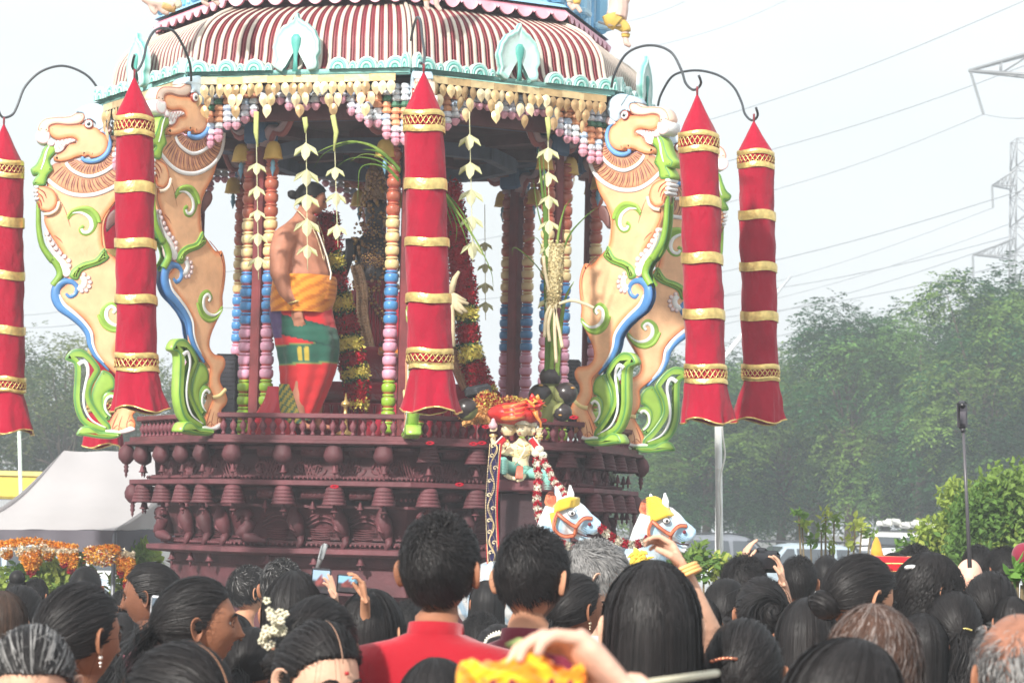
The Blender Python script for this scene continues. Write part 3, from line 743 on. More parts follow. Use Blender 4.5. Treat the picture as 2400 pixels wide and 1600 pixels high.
    b = MB(); slab(b, A_((402, 1345), (375, 1395), (360, 1422)) + B_((345, 25), (390, 60), (440, 80), (500, 112), (528, 180), (582, 155), (562, 90), (500, 40), (420, 10)), 0, L0 + .022, (GRL, GRD, GRN, GRL), (0, .005, .012, .03)); fin(b, 'green_belt')
    # blue and white leg edging with curl
    b = MB()
    bl = B_((598, 290), (570, 318), (535, 292), (528, 240), (560, 200), (615, 195), (658, 240), (660, 320), (625, 395), (555, 462), (490, 530), (440, 610), (420, 700), (385, 785), (335, 850), (292, 905))
    stroke(b, bl, [.012, .018, .02, .022, .024, .028, .036, .040, .038, .030, .026, .024, .022, .018, .012, .006], L0 - .01, BLU, BLD, hh=.034)
    wl = B_((640, 300), (605, 380), (535, 450), (470, 520), (418, 605), (402, 700), (370, 780), (325, 845))
    stroke(b, wl, [.006, .016, .016, .014, .013, .012, .009, .004], L0 + .010, WH, BLU, hh=.018)
    fin(b, 'blue_edging', GLOSS)
    # scrolls
    def scroll(pg, pw, gw=.030, ww=.013):
        stroke(b, pg, [gw * .35, gw, gw, gw * .8, gw * .5], L0 + .002, GRN, GRD, hh=.012)
        stroke(b, pw, [ww * .3, ww, ww * 1.3, ww, ww * .9], L0 + .011, WH, GRL, hh=.008)
    b = MB()
    scroll(A_((668, 1090), (640, 1040), (580, 1010), (520, 1020), (480, 1080), (485, 1160), (520, 1210), (560, 1205), (572, 1170), (550, 1150)), A_((640, 1035), (575, 1035), (515, 1080), (495, 1150), (515, 1200), (550, 1205), (568, 1175)))
    stroke(b, A_((442, 1120), (462, 1060), (510, 1005), (570, 992), (640, 1015), (672, 1070)), [.014, .02, .018, .014, .01], L0 + .01, GRL, GRD, hh=.016)
    fin(b, 'shoulder_scroll')
    b = MB()
    scroll(B_((158, 480), (200, 540), (260, 565), (320, 545), (350, 480), (340, 410), (295, 380), (262, 415), (280, 445)), B_((165, 500), (220, 545), (280, 538), (322, 490), (325, 425), (295, 395), (270, 420), (285, 448)))
    stroke(b, B_((160, 500), (210, 570), (275, 590), (335, 555), (368, 490), (380, 460)), [.008, .014, .016, .016, .01], L0 + .004, GRL, GRD, hh=.016)
    fin(b, 'hip_scroll')
    # tail plume
    b = MB(); G4 = (GRL, GRD, GRN, GRL)
    slab(b, B_((345, 900), (380, 830), (425, 775), (480, 738), (545, 752), (578, 820), (525, 850), (512, 900), (510, 1000), (508, 1150), (480, 1270), (430, 1350), (330, 1402), (262, 1400), (262, 1340), (310, 1280), (360, 1200), (395, 1120), (390, 1030), (362, 960)), 0, .06, G4, (0, .008, .022, .045))
    slab(b, B_((248, 985), (278, 930), (330, 905), (352, 945), (380, 1020), (395, 1110), (370, 1210), (300, 1300), (262, 1290), (300, 1210), (312, 1130), (280, 1075), (248, 1050)), 0, .05, G4, (0, .006, .018, .032))
    slab(b, B_((222, 1130), (240, 1088), (290, 1078), (322, 1120), (322, 1190), (300, 1250), (258, 1282), (258, 1262), (288, 1215), (292, 1155), (262, 1135)), 0, .055, G4, (0, .004, .009, .014))
    slab(b, B_((190, 1412), (270, 1400), (330, 1400), (395, 1358), (450, 1368), (476, 1430), (420, 1436), (330, 1452), (230, 1450)), 0, .085, G4, (0, .006, .014, .022))
    stroke(b, B_((490, 862), (455, 838), (432, 870), (424, 930), (436, 1020), (444, 1120), (430, 1220), (380, 1310), (288, 1366)), [.016, .015, .013, .011, .010, .010, .009, .007, .003], .066, WH, C8(210, 225, 215), hh=.008)
    stroke(b, B_((240, 1130), (265, 1112), (295, 1140), (302, 1200), (285, 1245), (262, 1272)), [.012, .011, .010, .008, .003], .06, WH, C8(210, 225, 215), hh=.008)
    fin(b, 'tail_plume', GLOSS)
    b = MB(); slab(b, A_((302, 1060), (318, 1015), (350, 1010), (385, 1060), (397, 1130), (390, 1200), (350, 1150), (318, 1110)), -.03, .03, (C8(110, 70, 66),) * 4, (0, .006, .012, .02))
    stroke(b, A_((380, 1010), (410, 1090), (418, 1180), (405, 1290), (395, 1345)), .010, .02, PE, ORL, hh=.02); fin(b, 'tail_tuft')
    return root
def copy_tree(o, parent=None):
    c = o.copy(); SC.collection.objects.link(c); c.parent = parent
    for ch in list(o.children): copy_tree(ch, c)
    return c
beast = make_beast()
blab = {1: 'orange painted beast in full side view with green tail plume, on the front right corner',
        2: 'orange painted beast mostly hidden behind the large red lantern, on the rear right corner',
        -1: 'orange painted beast facing left beside the near left lantern, front left corner',
        -2: 'orange painted beast with bared teeth, outermost on the chariot at the far left',
        0: 'edge-on painted beast behind the central red lantern, its green foot showing below'}
# local frame: x = outward, y = thickness
for k in (1, 2, -1, -2, 0):
    o = beast if k == 1 else copy_tree(beast)
    a = ang(k); o.location = (YX, CD, 0); o.rotation_euler = (0, 0, a - math.pi / 2); o.scale = (1, .62, 1); o['label'] = blab[k]
    if k < 0: o.location.x -= .02 if k == -1 else .10

# ------------------------------------------------------------------ red cloth lanterns, their hooks
RED = C8(160, 8, 44); REDD = C8(170, 18, 38); GL = C8(238, 208, 132); GL2 = C8(200, 158, 70)
def lantern(axis, Y, label, hscale=1., skirt=None, bands=None, seed=0):
    """axis: photo points (px, py, half width in photo px) from tip to hem"""
    r = random.Random(seed); ph = r.uniform(0, 6)
    sc_ = PPM(Y)
    pts = [(P(x, y, Y), w / sc_) for x, y, w in axis]
    root = thing('cloth_lantern', label, 'lantern', pts[0][0], 'tall red cloth lanterns hanging round the chariot')
    C_ = np.array([tuple(p) for p, _ in pts]); W_ = np.array([w for _, w in pts])
    zt = C_[:, 2]
    def at(z):
        i = np.interp(z, zt[::-1], np.arange(len(zt))[::-1])
        x = np.interp(z, zt[::-1], C_[::-1, 0]); w = np.interp(z, zt[::-1], W_[::-1]); return x, w
    NA = 48; an = np.linspace(0, 2 * math.pi, NA, endpoint=False)
    zs = np.concatenate([np.linspace(zt[0], zt[1], 12), np.linspace(zt[1], zt[-2], 60)[1:], np.linspace(zt[-2], zt[-1], 26)[1:]])
    b = MB(); V = []; nb = 0
    for z in zs:
        x, w = at(z); fl = max(0, (zt[-2] - z) / max(zt[-2] - zt[-1], .01))
        wr = 1 + .026 * np.sin(an * 3 + z * (5 + seed) + ph) + .016 * np.sin(an * 7 - z * 13 + ph * 2) + .014 * np.sin(z * (23 + 3 * seed) + an * 2 + ph) + .010 * np.sin(an * 13 + z * 31 + 2 * np.sin(z * 7 + ph)) + .02 * math.sin(z * 11.5 + ph)
        if fl > 0: wr = wr * (1 + fl * (.10 * np.sin(an * 6 + ph + 1.2 * math.sin(z * 8)) + .05 * np.sin(an * 13 + ph * 2)))
        zz = z + (.02 * np.sin(an * 3 + ph) * fl ** 2 if fl > 0 else 0 * an)
        V.append(np.stack([x + w * wr * np.cos(an), Y + w * wr * np.sin(an), zz + 0 * an], -1))
    V = np.array(V); b.grid(V, True, RED)
    body = b.build('cloth_tube', VELVET, root)
    def band(z, h, col, zig=False):
        b = MB(); rows = []
        for q in np.linspace(-1, 1, 5):
            z0 = z + q * h / 2; x, w = at(z0); puff = 1.075 + .02 * (1 - q * q)
            rows.append(np.stack([x + w * (puff + .006 * np.sin(an * 9 + q * 3 + ph)) * np.cos(an), Y + w * (puff + .006 * np.sin(an * 9 + q * 3)) * np.sin(an), z0 + .006 * np.sin(an * 3 + ph + z) + 0 * an], -1))
        b.grid(np.array(rows), True, col); b.build('gold_band', GOLD, root)
    def lattice(z, h):
        b = MB(); x, w = at(z); m = 12; N2 = m * 12
        for s in (0, 1):
            t = np.arange(N2 + 1) / N2 * 2 * math.pi; zz = z + h / 2 * (2 / math.pi * np.arcsin(np.sin(t * m / 1 + s * math.pi)))
            b.tube(np.stack([x + w * 1.07 * np.cos(t), Y + w * 1.07 * np.sin(t), zz], -1), .0035, GL, 5, cap=False)
        b.build('gold_lattice', GOLD, root)
    for (y0, y1, kind) in bands:
        z = P(axis[0][0], (y0 + y1) / 2, Y).z; h = abs(P(1200, y0, Y).z - P(1200, y1, Y).z)
        if kind == 'b': band(z, h, GL)
        else: lattice(z, h)
    # gold hem piping
    b = MB(); b.tube([tuple(p) for p in V[-1]] + [tuple(V[-1][0])], .006, GL, 6, cap=False); b.build('hem_piping', GOLD, root)
    # closed top inside hem
    b = MB(); x, w = at(zt[0]); b.tube([(x, Y, zt[0] - .02), (x, Y, zt[0] + .055)], .008, C8(120, 30, 40), 6); b.build('hanging_loop', CLOTH, root)
    return root
def L_bands(l): return l
lantern([(315, 182, 2), (315, 275, 44), (320, 860, 48), (323, 862, 46), (325, 960, 64)], 17.9, 'red cloth lantern with gold bands hanging in front of the two left beasts', bands=[(274, 286, 'b'), (288, 310, 'l'), (309, 322, 'b'), (429, 455, 'b'), (562, 584, 'b'), (693, 714, 'b'), (829, 842, 'b'), (843, 862, 'l'), (860, 872, 'b')], seed=1)
lantern([(993, 170, 2), (993, 267, 46), (1008, 850, 52), (1010, 852, 48), (1012, 962, 65)], 17.55, 'central red cloth lantern hanging before the front corner of the chariot', bands=[(262, 275, 'b'), (277, 298, 'l'), (298, 313, 'b'), (422, 448, 'b'), (560, 580, 'b'), (690, 712, 'b'), (818, 831, 'b'), (832, 850, 'l'), (850, 866, 'b')], seed=2)
lantern([(1634, 222, 2), (1637, 315, 45), (1654, 885, 47), (1655, 887, 46), (1656, 988, 60)], 18.6, 'tallest placed red cloth lantern in front of the right beasts', bands=[(312, 324, 'b'), (325, 347, 'l'), (347, 361, 'b'), (463, 487, 'b'), (595, 620, 'b'), (726, 750, 'b'), (855, 867, 'b'), (868, 888, 'l'), (888, 900, 'b')], seed=3)
lantern([(1767, 285, 2), (1771, 357, 41), (1783, 890, 42), (1784, 892, 40), (1776, 987, 60)], 19.6, 'red cloth lantern alone against the sky and trees, rightmost of all lanterns', bands=[(354, 366, 'b'), (368, 384, 'l'), (384, 397, 'b'), (496, 518, 'b'), (617, 638, 'b'), (732, 754, 'b'), (855, 867, 'b'), (868, 884, 'l'), (884, 894, 'b')], seed=4)
lantern([(9, 292, 2), (12, 380, 41), (20, 920, 38), (21, 922, 34), (27, 1012, 52)], 20.4, 'red cloth lantern cut by the left edge of the picture', bands=[(378, 390, 'b'), (391, 408, 'l'), (408, 420, 'b'), (512, 535, 'b'), (638, 658, 'b'), (766, 786, 'b'), (884, 895, 'b'), (896, 912, 'l'), (912, 921, 'b')], seed=5)
lantern([(253, 300, 2), (253, 400, 38), (243, 965, 37), (243, 967, 36), (240, 1045, 46)], 22.6, 'red cloth lantern hanging farther back, seen behind the outermost left beast', bands=[(420, 432, 'b'), (433, 450, 'l'), (450, 460, 'b'), (585, 605, 'b'), (700, 720, 'b'), (817, 836, 'b'), (931, 943, 'b'), (944, 960, 'l'), (961, 968, 'b')], seed=6)

IRON = C8(70, 74, 78)
def hook(pts, label, Y0, Y1):
    k = len(pts); q = cr([tuple(P(x, y, Y0 + (Y1 - Y0) * i / (k - 1))) for i, (x, y) in enumerate(pts)], 6)
    b = MB(); b.tube(q, .0092, IRON, 8); o = b.build('lantern_hook', METAL, None, loc=q[0])
    tag(o, label, 'hook', 'curved iron hooks holding the lanterns')
hook([(1433, 205), (1440, 175), (1465, 130), (1500, 110), (1540, 108), (1575, 125), (1597, 165), (1607, 195), (1622, 210), (1634, 208), (1643, 195), (1638, 178)], 'curved iron hook holding the large lantern beside the right beast', 19.3, 18.6)
hook([(1542, 248), (1550, 220), (1575, 180), (1610, 167), (1650, 167), (1690, 180), (1720, 205), (1738, 240), (1745, 265), (1757, 280), (1768, 281), (1776, 270), (1772, 253)], 'curved iron hook holding the rightmost lantern', 20.8, 19.6)
hook([(448, 190), (445, 150), (430, 110), (408, 75), (382, 66), (360, 75), (344, 105), (336, 140), (325, 162), (317, 166), (310, 155), (315, 130)], 'curved iron hook in front of the striped roof, holding the near left lantern', 18.9, 17.9)
hook([(238, 238), (230, 210), (205, 178), (165, 158), (130, 156), (90, 172), (58, 205), (42, 245), (30, 268), (10, 276), (0, 268), (-4, 255)], 'curved iron hook against open sky, holding the leftmost lantern', 20.6, 20.4)
hook([(963, 95), (970, 60), (978, 42), (986, 50), (990, 90), (995, 130), (992, 150), (986, 148)], 'curved iron hook at the front roof ridge, holding the central lantern', 18.35, 17.55)
hook([(262, 280), (262, 255), (259, 262), (254, 285), (253, 298), (250, 290)], 'iron hook of the farther left lantern, under the eave', 22.2, 22.6)
# ------------------------------------------------------------------ people: heads, hair, bodies
SK = {'dark': C8(120, 78, 58), 'brown': C8(152, 102, 76), 'tan': C8(186, 134, 104), 'light': C8(214, 168, 142), 'pink': C8(226, 178, 156)}
HA, HB, HC = .076, .098, .110
def head_pts(nphi=42, nth=56, phimax=2.5):
    ph = np.linspace(.03, phimax, nphi); t = np.linspace(0, 2 * math.pi, nth, endpoint=False); th = t - .5 * np.sin(t)
    dx = np.sin(ph)[:, None] * np.sin(th); dy = np.sin(ph)[:, None] * np.cos(th); dz = np.repeat(np.cos(ph)[:, None], nth, 1)
    low = np.clip(-dz, 0, 1); x = HA * dx * (1 - .24 * low ** 1.5); z = HC * dz
    y = np.where(dy > 0, HB * dy * (1 - .06 * low), HB * dy * (1.05 - .50 * low ** 1.4))
    X = x / HA; fm = np.clip(dy * 2.5, 0, 1)
    g = lambda x0, sx, z0, sz: np.exp(-((X - x0) / sx) ** 2 - ((dz - z0) / sz) ** 2)
    nose = np.exp(-(X / .16) ** 2) * np.interp(dz, [-.44, -.37, -.29, -.05, .16], [0, .45, 1., .5, 0])
    f = .026 * nose + .008 * g(0, .30, -.31, .07) - .012 * (g(.40, .2, .03, .10) + g(-.40, .2, .03, .10)) + .006 * g(0, .6, .19, .09)
    f += .008 * g(0, .30, -.50, .06) + .008 * g(0, .27, -.60, .05) - .003 * g(0, .3, -.55, .025) + .012 * g(0, .34, -.80, .14) + .005 * (g(.5, .25, -.2, .2) + g(-.5, .25, -.2, .2))
    y = y + f * fm
    return np.stack([x, y, z], -1), dx, dy, dz
HP = head_pts()
HAIRLINE = lambda dy: np.interp(dy, [-1, -.75, -.3, .0, .18, .34, .55, .8, 1.], [-.52, -.50, -.36, -.22, -.02, .28, .50, .62, .66])
def esurf(d, off):
    E = np.array([HA + .004, HB + .006, HC + .003]); low = np.clip(-d[..., 2:3], 0, 1)
    p = d * E; p = np.concatenate([p[..., :1] * (1 - .15 * low), np.where(p[..., 1:2] < 0, p[..., 1:2] * (1.05 - .35 * low ** 1.4), p[..., 1:2]), p[..., 2:]], -1)
    n = d / E; n /= np.linalg.norm(n, axis=-1, keepdims=True); return p + n * off[..., None], n
def nrm(a): return a / (np.linalg.norm(a, axis=-1, keepdims=True) + 1e-9)
def slerp(a, b, t):
    om = np.arccos(np.clip((a * b).sum(-1), -.9999, .9999))[:, None]; so = np.sin(om)
    t = t[None, :]; return (np.sin((1 - t) * om) / so)[..., None] * a[:, None] + (np.sin(t * om) / so)[..., None] * b[:, None]
def roots(n, r, front=0.):
    out = []
    while len(out) < n:
        d = nrm(r.normal(size=(n * 3, 3))); ok = d[:, 2] > HAIRLINE(d[:, 1]) + front * np.clip(d[:, 1], 0, 1); out += list(d[ok])
    return np.array(out[:n])
def ribbons(mb, C, nrmv, w, cols, M, r, m=0):
    """C (N,K,3) centre lines -> flat hair locks; M maps local points to world"""
    N, K = C.shape[:2]
    T = nrm(np.gradient(C, axis=1)); S = nrm(np.cross(T, nrmv)); tw = r.normal(0, .16, (N, 1, 1)); S = nrm(S + tw * nrmv)
    ww = (w if not np.isscalar(w) else np.full(N, w))[:, None] * np.interp(np.linspace(0, 1, K), [0, .15, .8, 1], [.6, 1, .8, .15])[None]
    A, B = C - S * ww[..., None] * .5, C + S * ww[..., None] * .5
    V = np.stack([A, B], 2).reshape(-1, 3); V = M(V)
    i = np.arange(N)[:, None] * (2 * K) + np.arange(K - 1)[None] * 2; i = i.reshape(-1)
    F = np.stack([i, i + 1, i + 3, i + 2], -1)
    vc = np.repeat(cols, 2 * K, axis=0)
    mb.add(V, F, vc=vc, m=m)
def hair(mb, style, M, r, col=(.012, .010, .010), grey=0., L=.30, T=(0, -.92, -.30), nmul=1., tip=None, parting=False):
    col = np.array(col); GREY = np.array(C8(150, 148, 146))
    def cols(n, g=grey):
        c = col * (1 + r.uniform(-.35, .6, (n, 1))); k = (r.random((n, 1)) < g) * r.uniform(.4, 1, (n, 1)); return c * (1 - k) + GREY * k
    fl_ = int(130 * nmul) if style not in ('bald',) else 0
    if fl_ and style != 'thin':   # loose fly-away hairs
        d = roots(fl_, r); e = nrm(d + r.normal(0, .5, (fl_, 3)) + np.array([0, -.25, -.1])); tt = np.linspace(0, 1, 7); C, n_ = esurf(nrm(slerp(d, e, tt)), .010 + r.uniform(.003, .022, (fl_, 1)) * tt[None] ** 1.5 + .002 * np.sin(tt[None] * 9 + r.uniform(0, 6, (fl_, 1))))
        ribbons(mb, C, n_, .0009, cols(fl_), M, r)
    # cap
    V, dx, dy, dz = HP; msk = np.clip((dz - HAIRLINE(dy)) / .12, -.4, 1)
    th = {'short': .012, 'buzz': .003, 'bald': -.004, 'long': .013, 'pulled': .008, 'curly': .016, 'wavy': .013, 'thin': .004}[style]
    if style != 'bald':
        D = np.stack([dx, dy, dz], -1); n_ = nrm(D / np.array([HA, HB, HC])); off = np.where(msk > 0, th * np.clip(msk * 1.6, 0, 1) + .0015, -.006)
        W = V + n_ * off[..., None]; nr, nt = W.shape[:2]
        keep = msk > -.3; F = []
        for a in range(nr - 1):
            for c in range(nt):
                c2 = (c + 1) % nt
                if keep[a, c] and keep[a, c2] and keep[a + 1, c] and keep[a + 1, c2]: F.append((a * nt + c, a * nt + c2, (a + 1) * nt + c2, (a + 1) * nt + c))
        base = col * .8 * (1 - grey * .6) + GREY * grey * .35 if style != 'thin' else np.array(C8(150, 104, 84))
        mb.add(M(W.reshape(-1, 3)), F, base)
    K = 9; t = np.linspace(0, 1, K)
    if style == 'pulled':
        N = int(1500 * nmul); d = roots(N, r); Td = nrm(np.array(T, float)); Tn = nrm(np.repeat(Td[None], N, 0) + r.normal(0, .05, (N, 3)))
        if parting: d[:, 0] += np.sign(d[:, 0]) * .02
        D = slerp(d, Tn, t)
        off = .007 + r.uniform(0, .0045, (N, 1)) + .006 * t[None] + (.0024 * np.sin(14 * d[:, :1] + 10 * d[:, 2:3] + 3 * np.sin(7 * d[:, 1:2]))) + r.normal(0, .0008, (N, K)); C, n_ = esurf(nrm(D), off)
        ribbons(mb, C, n_, r.uniform(.0018, .0036, N), cols(N), M, r)
        F_ = int(60 * nmul); d = roots(F_, r); Tn = nrm(nrm(np.array(T, float))[None] + r.normal(0, .3, (F_, 3))); D = slerp(d, Tn, t * .8); C, n_ = esurf(nrm(D), .012 + .02 * r.random((F_, 1)) * t[None]); ribbons(mb, C, n_, .0015, cols(F_), M, r)
    elif style in ('long', 'wavy', 'curly'):
        N = int((3000 if style != 'curly' else 1900) * nmul); K = 18; t = np.linspace(0, 1, K)
        al = r.uniform(-2.35, 2.35, N) + math.pi      # azimuth from front; front wedge left open
        al = np.where(r.random(N) < .12, np.sign(np.sin(al)) * -1 * r.uniform(.55, .8, N) * math.pi * .55, al)
        R_ = np.linspace(0, 1, K); b1 = r.uniform(.0, .25, N); bend = 1.55
        Lh = L * r.uniform(.82, 1.05, N); tot = bend * .10 + Lh
        s_ = t[None] * tot[:, None]; be = np.minimum(b1[:, None] + s_ / .10, bend)
        D = np.stack([np.sin(be) * np.sin(al)[:, None], np.sin(be) * np.cos(al)[:, None] - .12 * np.cos(be), np.cos(be)], -1); D = nrm(D)
        off = .012 + r.uniform(0, .006, (N, 1)) + (.0024 * np.sin(al * 15 + 3 * np.sin(al * 6 + 1)))[:, None] * np.clip(be, .2, 1)
        C, n_ = esurf(D, off); drop = np.maximum(s_ - (bend - b1[:, None]) * .10, 0)
        C[..., 2] -= drop; C[..., 1] += np.where(np.cos(al)[:, None] < 0, .10, -.04) * np.clip(drop, 0, .12) * .6; C[..., 0] *= 1 + .15 * np.clip(drop, 0, .3)
        if style != 'long':
            ph = r.uniform(0, 6.28, (N, 1)); fq = 45 if style == 'wavy' else 110; am = (.010 if style == 'wavy' else .010) * np.clip(s_ / .1, 0.15 if style == 'curly' else 0, 1)
            C[..., 0] += am * np.sin(s_ * fq + ph); C[..., 1] += am * np.cos(s_ * fq + ph); 
        else: C[..., 0] += .004 * np.sin(s_ * 14 + r.uniform(0, 6.28, (N, 1))) * np.clip(drop * 8, 0, 1)
        cc = cols(N)
        if tip is not None: cc = cc * .55 + np.array(tip) * .45
        ribbons(mb, C, n_, r.uniform(.0018, .0036, N), cc, M, r)
    elif style in ('short', 'thin', 'buzz'):
        N = int({'short': 4200, 'thin': 900, 'buzz': 1800}[style] * nmul); K = 6; t = np.linspace(0, 1, K); d = roots(N, r)
        if style == 'thin': d = d[(d[:, 2] < .55 + r.normal(0, .15, N))]; N = len(d)
        wh = nrm(np.array([.15, -.45, .88])); away = d - wh; sw = np.cross(np.repeat(wh[None], N, 0), d)
        fw = np.array([0, .35, 0]); dr = away * .9 + sw * .5 + r.normal(0, .16, (N, 3)) + .25 * np.sin(d[:, [1, 2, 0]] * 9 + 2) + np.where(d[:, 1:2] > .2, fw, 0); e = nrm(d + dr * {'short': .62, 'thin': .30, 'buzz': .08}[style] * r.uniform(.6, 1.2, (N, 1)) * .8)
        D = slerp(d, e, t); li = {'short': .012, 'thin': .012, 'buzz': .003}[style]
        top = np.clip(d[:, 2], 0, 1)[:, None]; off = (.004 if style != 'buzz' else .001) + (li * (.35 + top)) * r.uniform(.5, 1.5, (N, 1)) * np.sin(t[None] * 2.0 + .2)
        C, n_ = esurf(nrm(D), off); ribbons(mb, C, n_, r.uniform(.0014, .0030, N) if style != 'buzz' else .0015, cols(N), M, r)
def tail(mb, p0, M, r, kind='pony', L=.25, col=(.012, .010, .010), grey=0., dirv=(0, -.35, -1)):
    col = np.array(col); N = 420; K = 12; t = np.linspace(0, 1, K)
    c = col * (1 + r.uniform(-.3, .6, (N, 1))); k = (r.random((N, 1)) < grey) * .8; c = c * (1 - k) + np.array(C8(150, 148, 146)) * k
    if kind in ('pony', 'wavytail', 'braid'):
        dv = nrm(np.array(dirv, float)); st = r.normal(0, .012, (N, 3)); sp = r.normal(0, .028, (N, 3))
        C = np.array(p0)[None, None] + st[:, None] + (dv * [1, 1, 0])[None, None] * (.07 * np.sin(np.minimum(t * 3, 1.57)))[None, :, None] + sp[:, None] * (np.sin(t * 2.2) ** .7)[None, :, None]
        C[..., 2] -= (L * t ** 1.1)[None] * r.uniform(.75, 1.05, (N, 1))
        if kind == 'wavytail': ph = r.uniform(0, 6.28, (N, 1)); C[..., 0] += .010 * np.sin(t * 16 + ph); C[..., 1] += .010 * np.cos(t * 16 + ph)
        if kind == 'braid': ph = np.repeat([0, 2.1, 4.2], 141)[:N][:, None]; C = np.array(p0)[None, None] + st[:, None] * .6 + np.stack([.018 * np.sin(t * 22 + ph), .012 * np.cos(t * 22 + ph) - .04 + 0 * ph, -L * t + 0 * ph], -1)
        nv = nrm(np.cross(np.gradient(C, axis=1), np.array([1., .2, 0])))
        ribbons(mb, C, nv, r.uniform(.003, .005, N), c, M, r)
    else:   # bun: wound locks
        R_ = L; a0 = r.uniform(0, 6.28, (N, 1)); lat = r.uniform(-1, 1, (N, 1)); a = a0 + t[None] * 2.2; ax = nrm(np.array(dirv, float) if kind == 'bun' else np.array([0, -1, .3]))
        u = nrm(np.cross(ax, [1, .1, 0])); v = np.cross(ax, u); rr = R_ * (1 + r.normal(0, .06, (N, 1)))
        cl = np.sqrt(1 - lat ** 2) * rr
        C = np.array(p0)[None, None] + (cl * np.cos(a))[..., None] * u + (cl * np.sin(a))[..., None] * v + ((lat * rr * .75) + 0 * a)[..., None] * ax
        if kind == 'messy': C += (nrm(C - np.array(p0)) * (r.exponential(.035, (N, 1)) * t[None] ** 2)[..., None])
        nv = nrm(C - np.array(p0)); ribbons(mb, C, nv, r.uniform(.0025, .0048, N), c, M, r)
        mb.ball(M(np.array([p0]))[0], R_ * .9, col, 8)
def head_mesh(mb, M, skin, r, lip=None, beard=None, eyes='open', brow=(.01, .008, .008)):
    """head surface; returns the last ring for the neck"""
    V, dx, dy, dz = HP; nr, nt = V.shape[:2]; vc = np.tile(np.array(skin), (nr, nt, 1)); X = V[..., 0] / HA
    lipm = np.exp(-(X / .32) ** 4 - ((dz + .55) / .085) ** 4) * (dy > .3); lc = np.array(lip if lip is not None else np.array(skin) * [.95, .6, .6])
    vc = vc * (1 - lipm[..., None] * .8) + lc * lipm[..., None] * .8
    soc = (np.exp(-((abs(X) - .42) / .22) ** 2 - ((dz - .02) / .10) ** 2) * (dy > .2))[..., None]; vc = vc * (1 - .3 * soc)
    if beard is not None:
        bm = np.clip((-.18 - dz) * 6, 0, 1) * np.clip((dy + .02) * 8, 0, 1); bm = bm * (1 - np.exp(-(X / .28) ** 4 - ((dz + .45) / .14) ** 4) * .4); vc = vc * (1 - .85 * bm[..., None]) + np.array(beard) * .85 * bm[..., None]
    return V, vc
def ear(mb, M, sgn, skin, s=1.):
    c = np.array([sgn * .073, -.008, -.012]); an = np.linspace(0, 2 * math.pi, 18, endpoint=False)
    yy = -.017 * np.cos(an) * (1 - .25 * np.sin(-an)) ; zz = .032 * np.sin(an)
    rows = []
    for q, o in ((.78, -.004), (.98, .003), (1.0, .009), (.90, .0115), (.78, .0085), (.40, .005), (.02, .004)):
        rows.append(np.stack([c[0] + sgn * (o + .021 * (q if q > .5 else .5) * (-(yy) / .017 * .5 + .5)), c[1] + yy * q - .004, c[2] + zz * q + .002], -1))
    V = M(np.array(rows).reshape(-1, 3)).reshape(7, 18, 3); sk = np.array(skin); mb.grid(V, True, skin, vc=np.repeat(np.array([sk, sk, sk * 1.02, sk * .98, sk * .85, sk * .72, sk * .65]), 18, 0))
PEOPLE = []
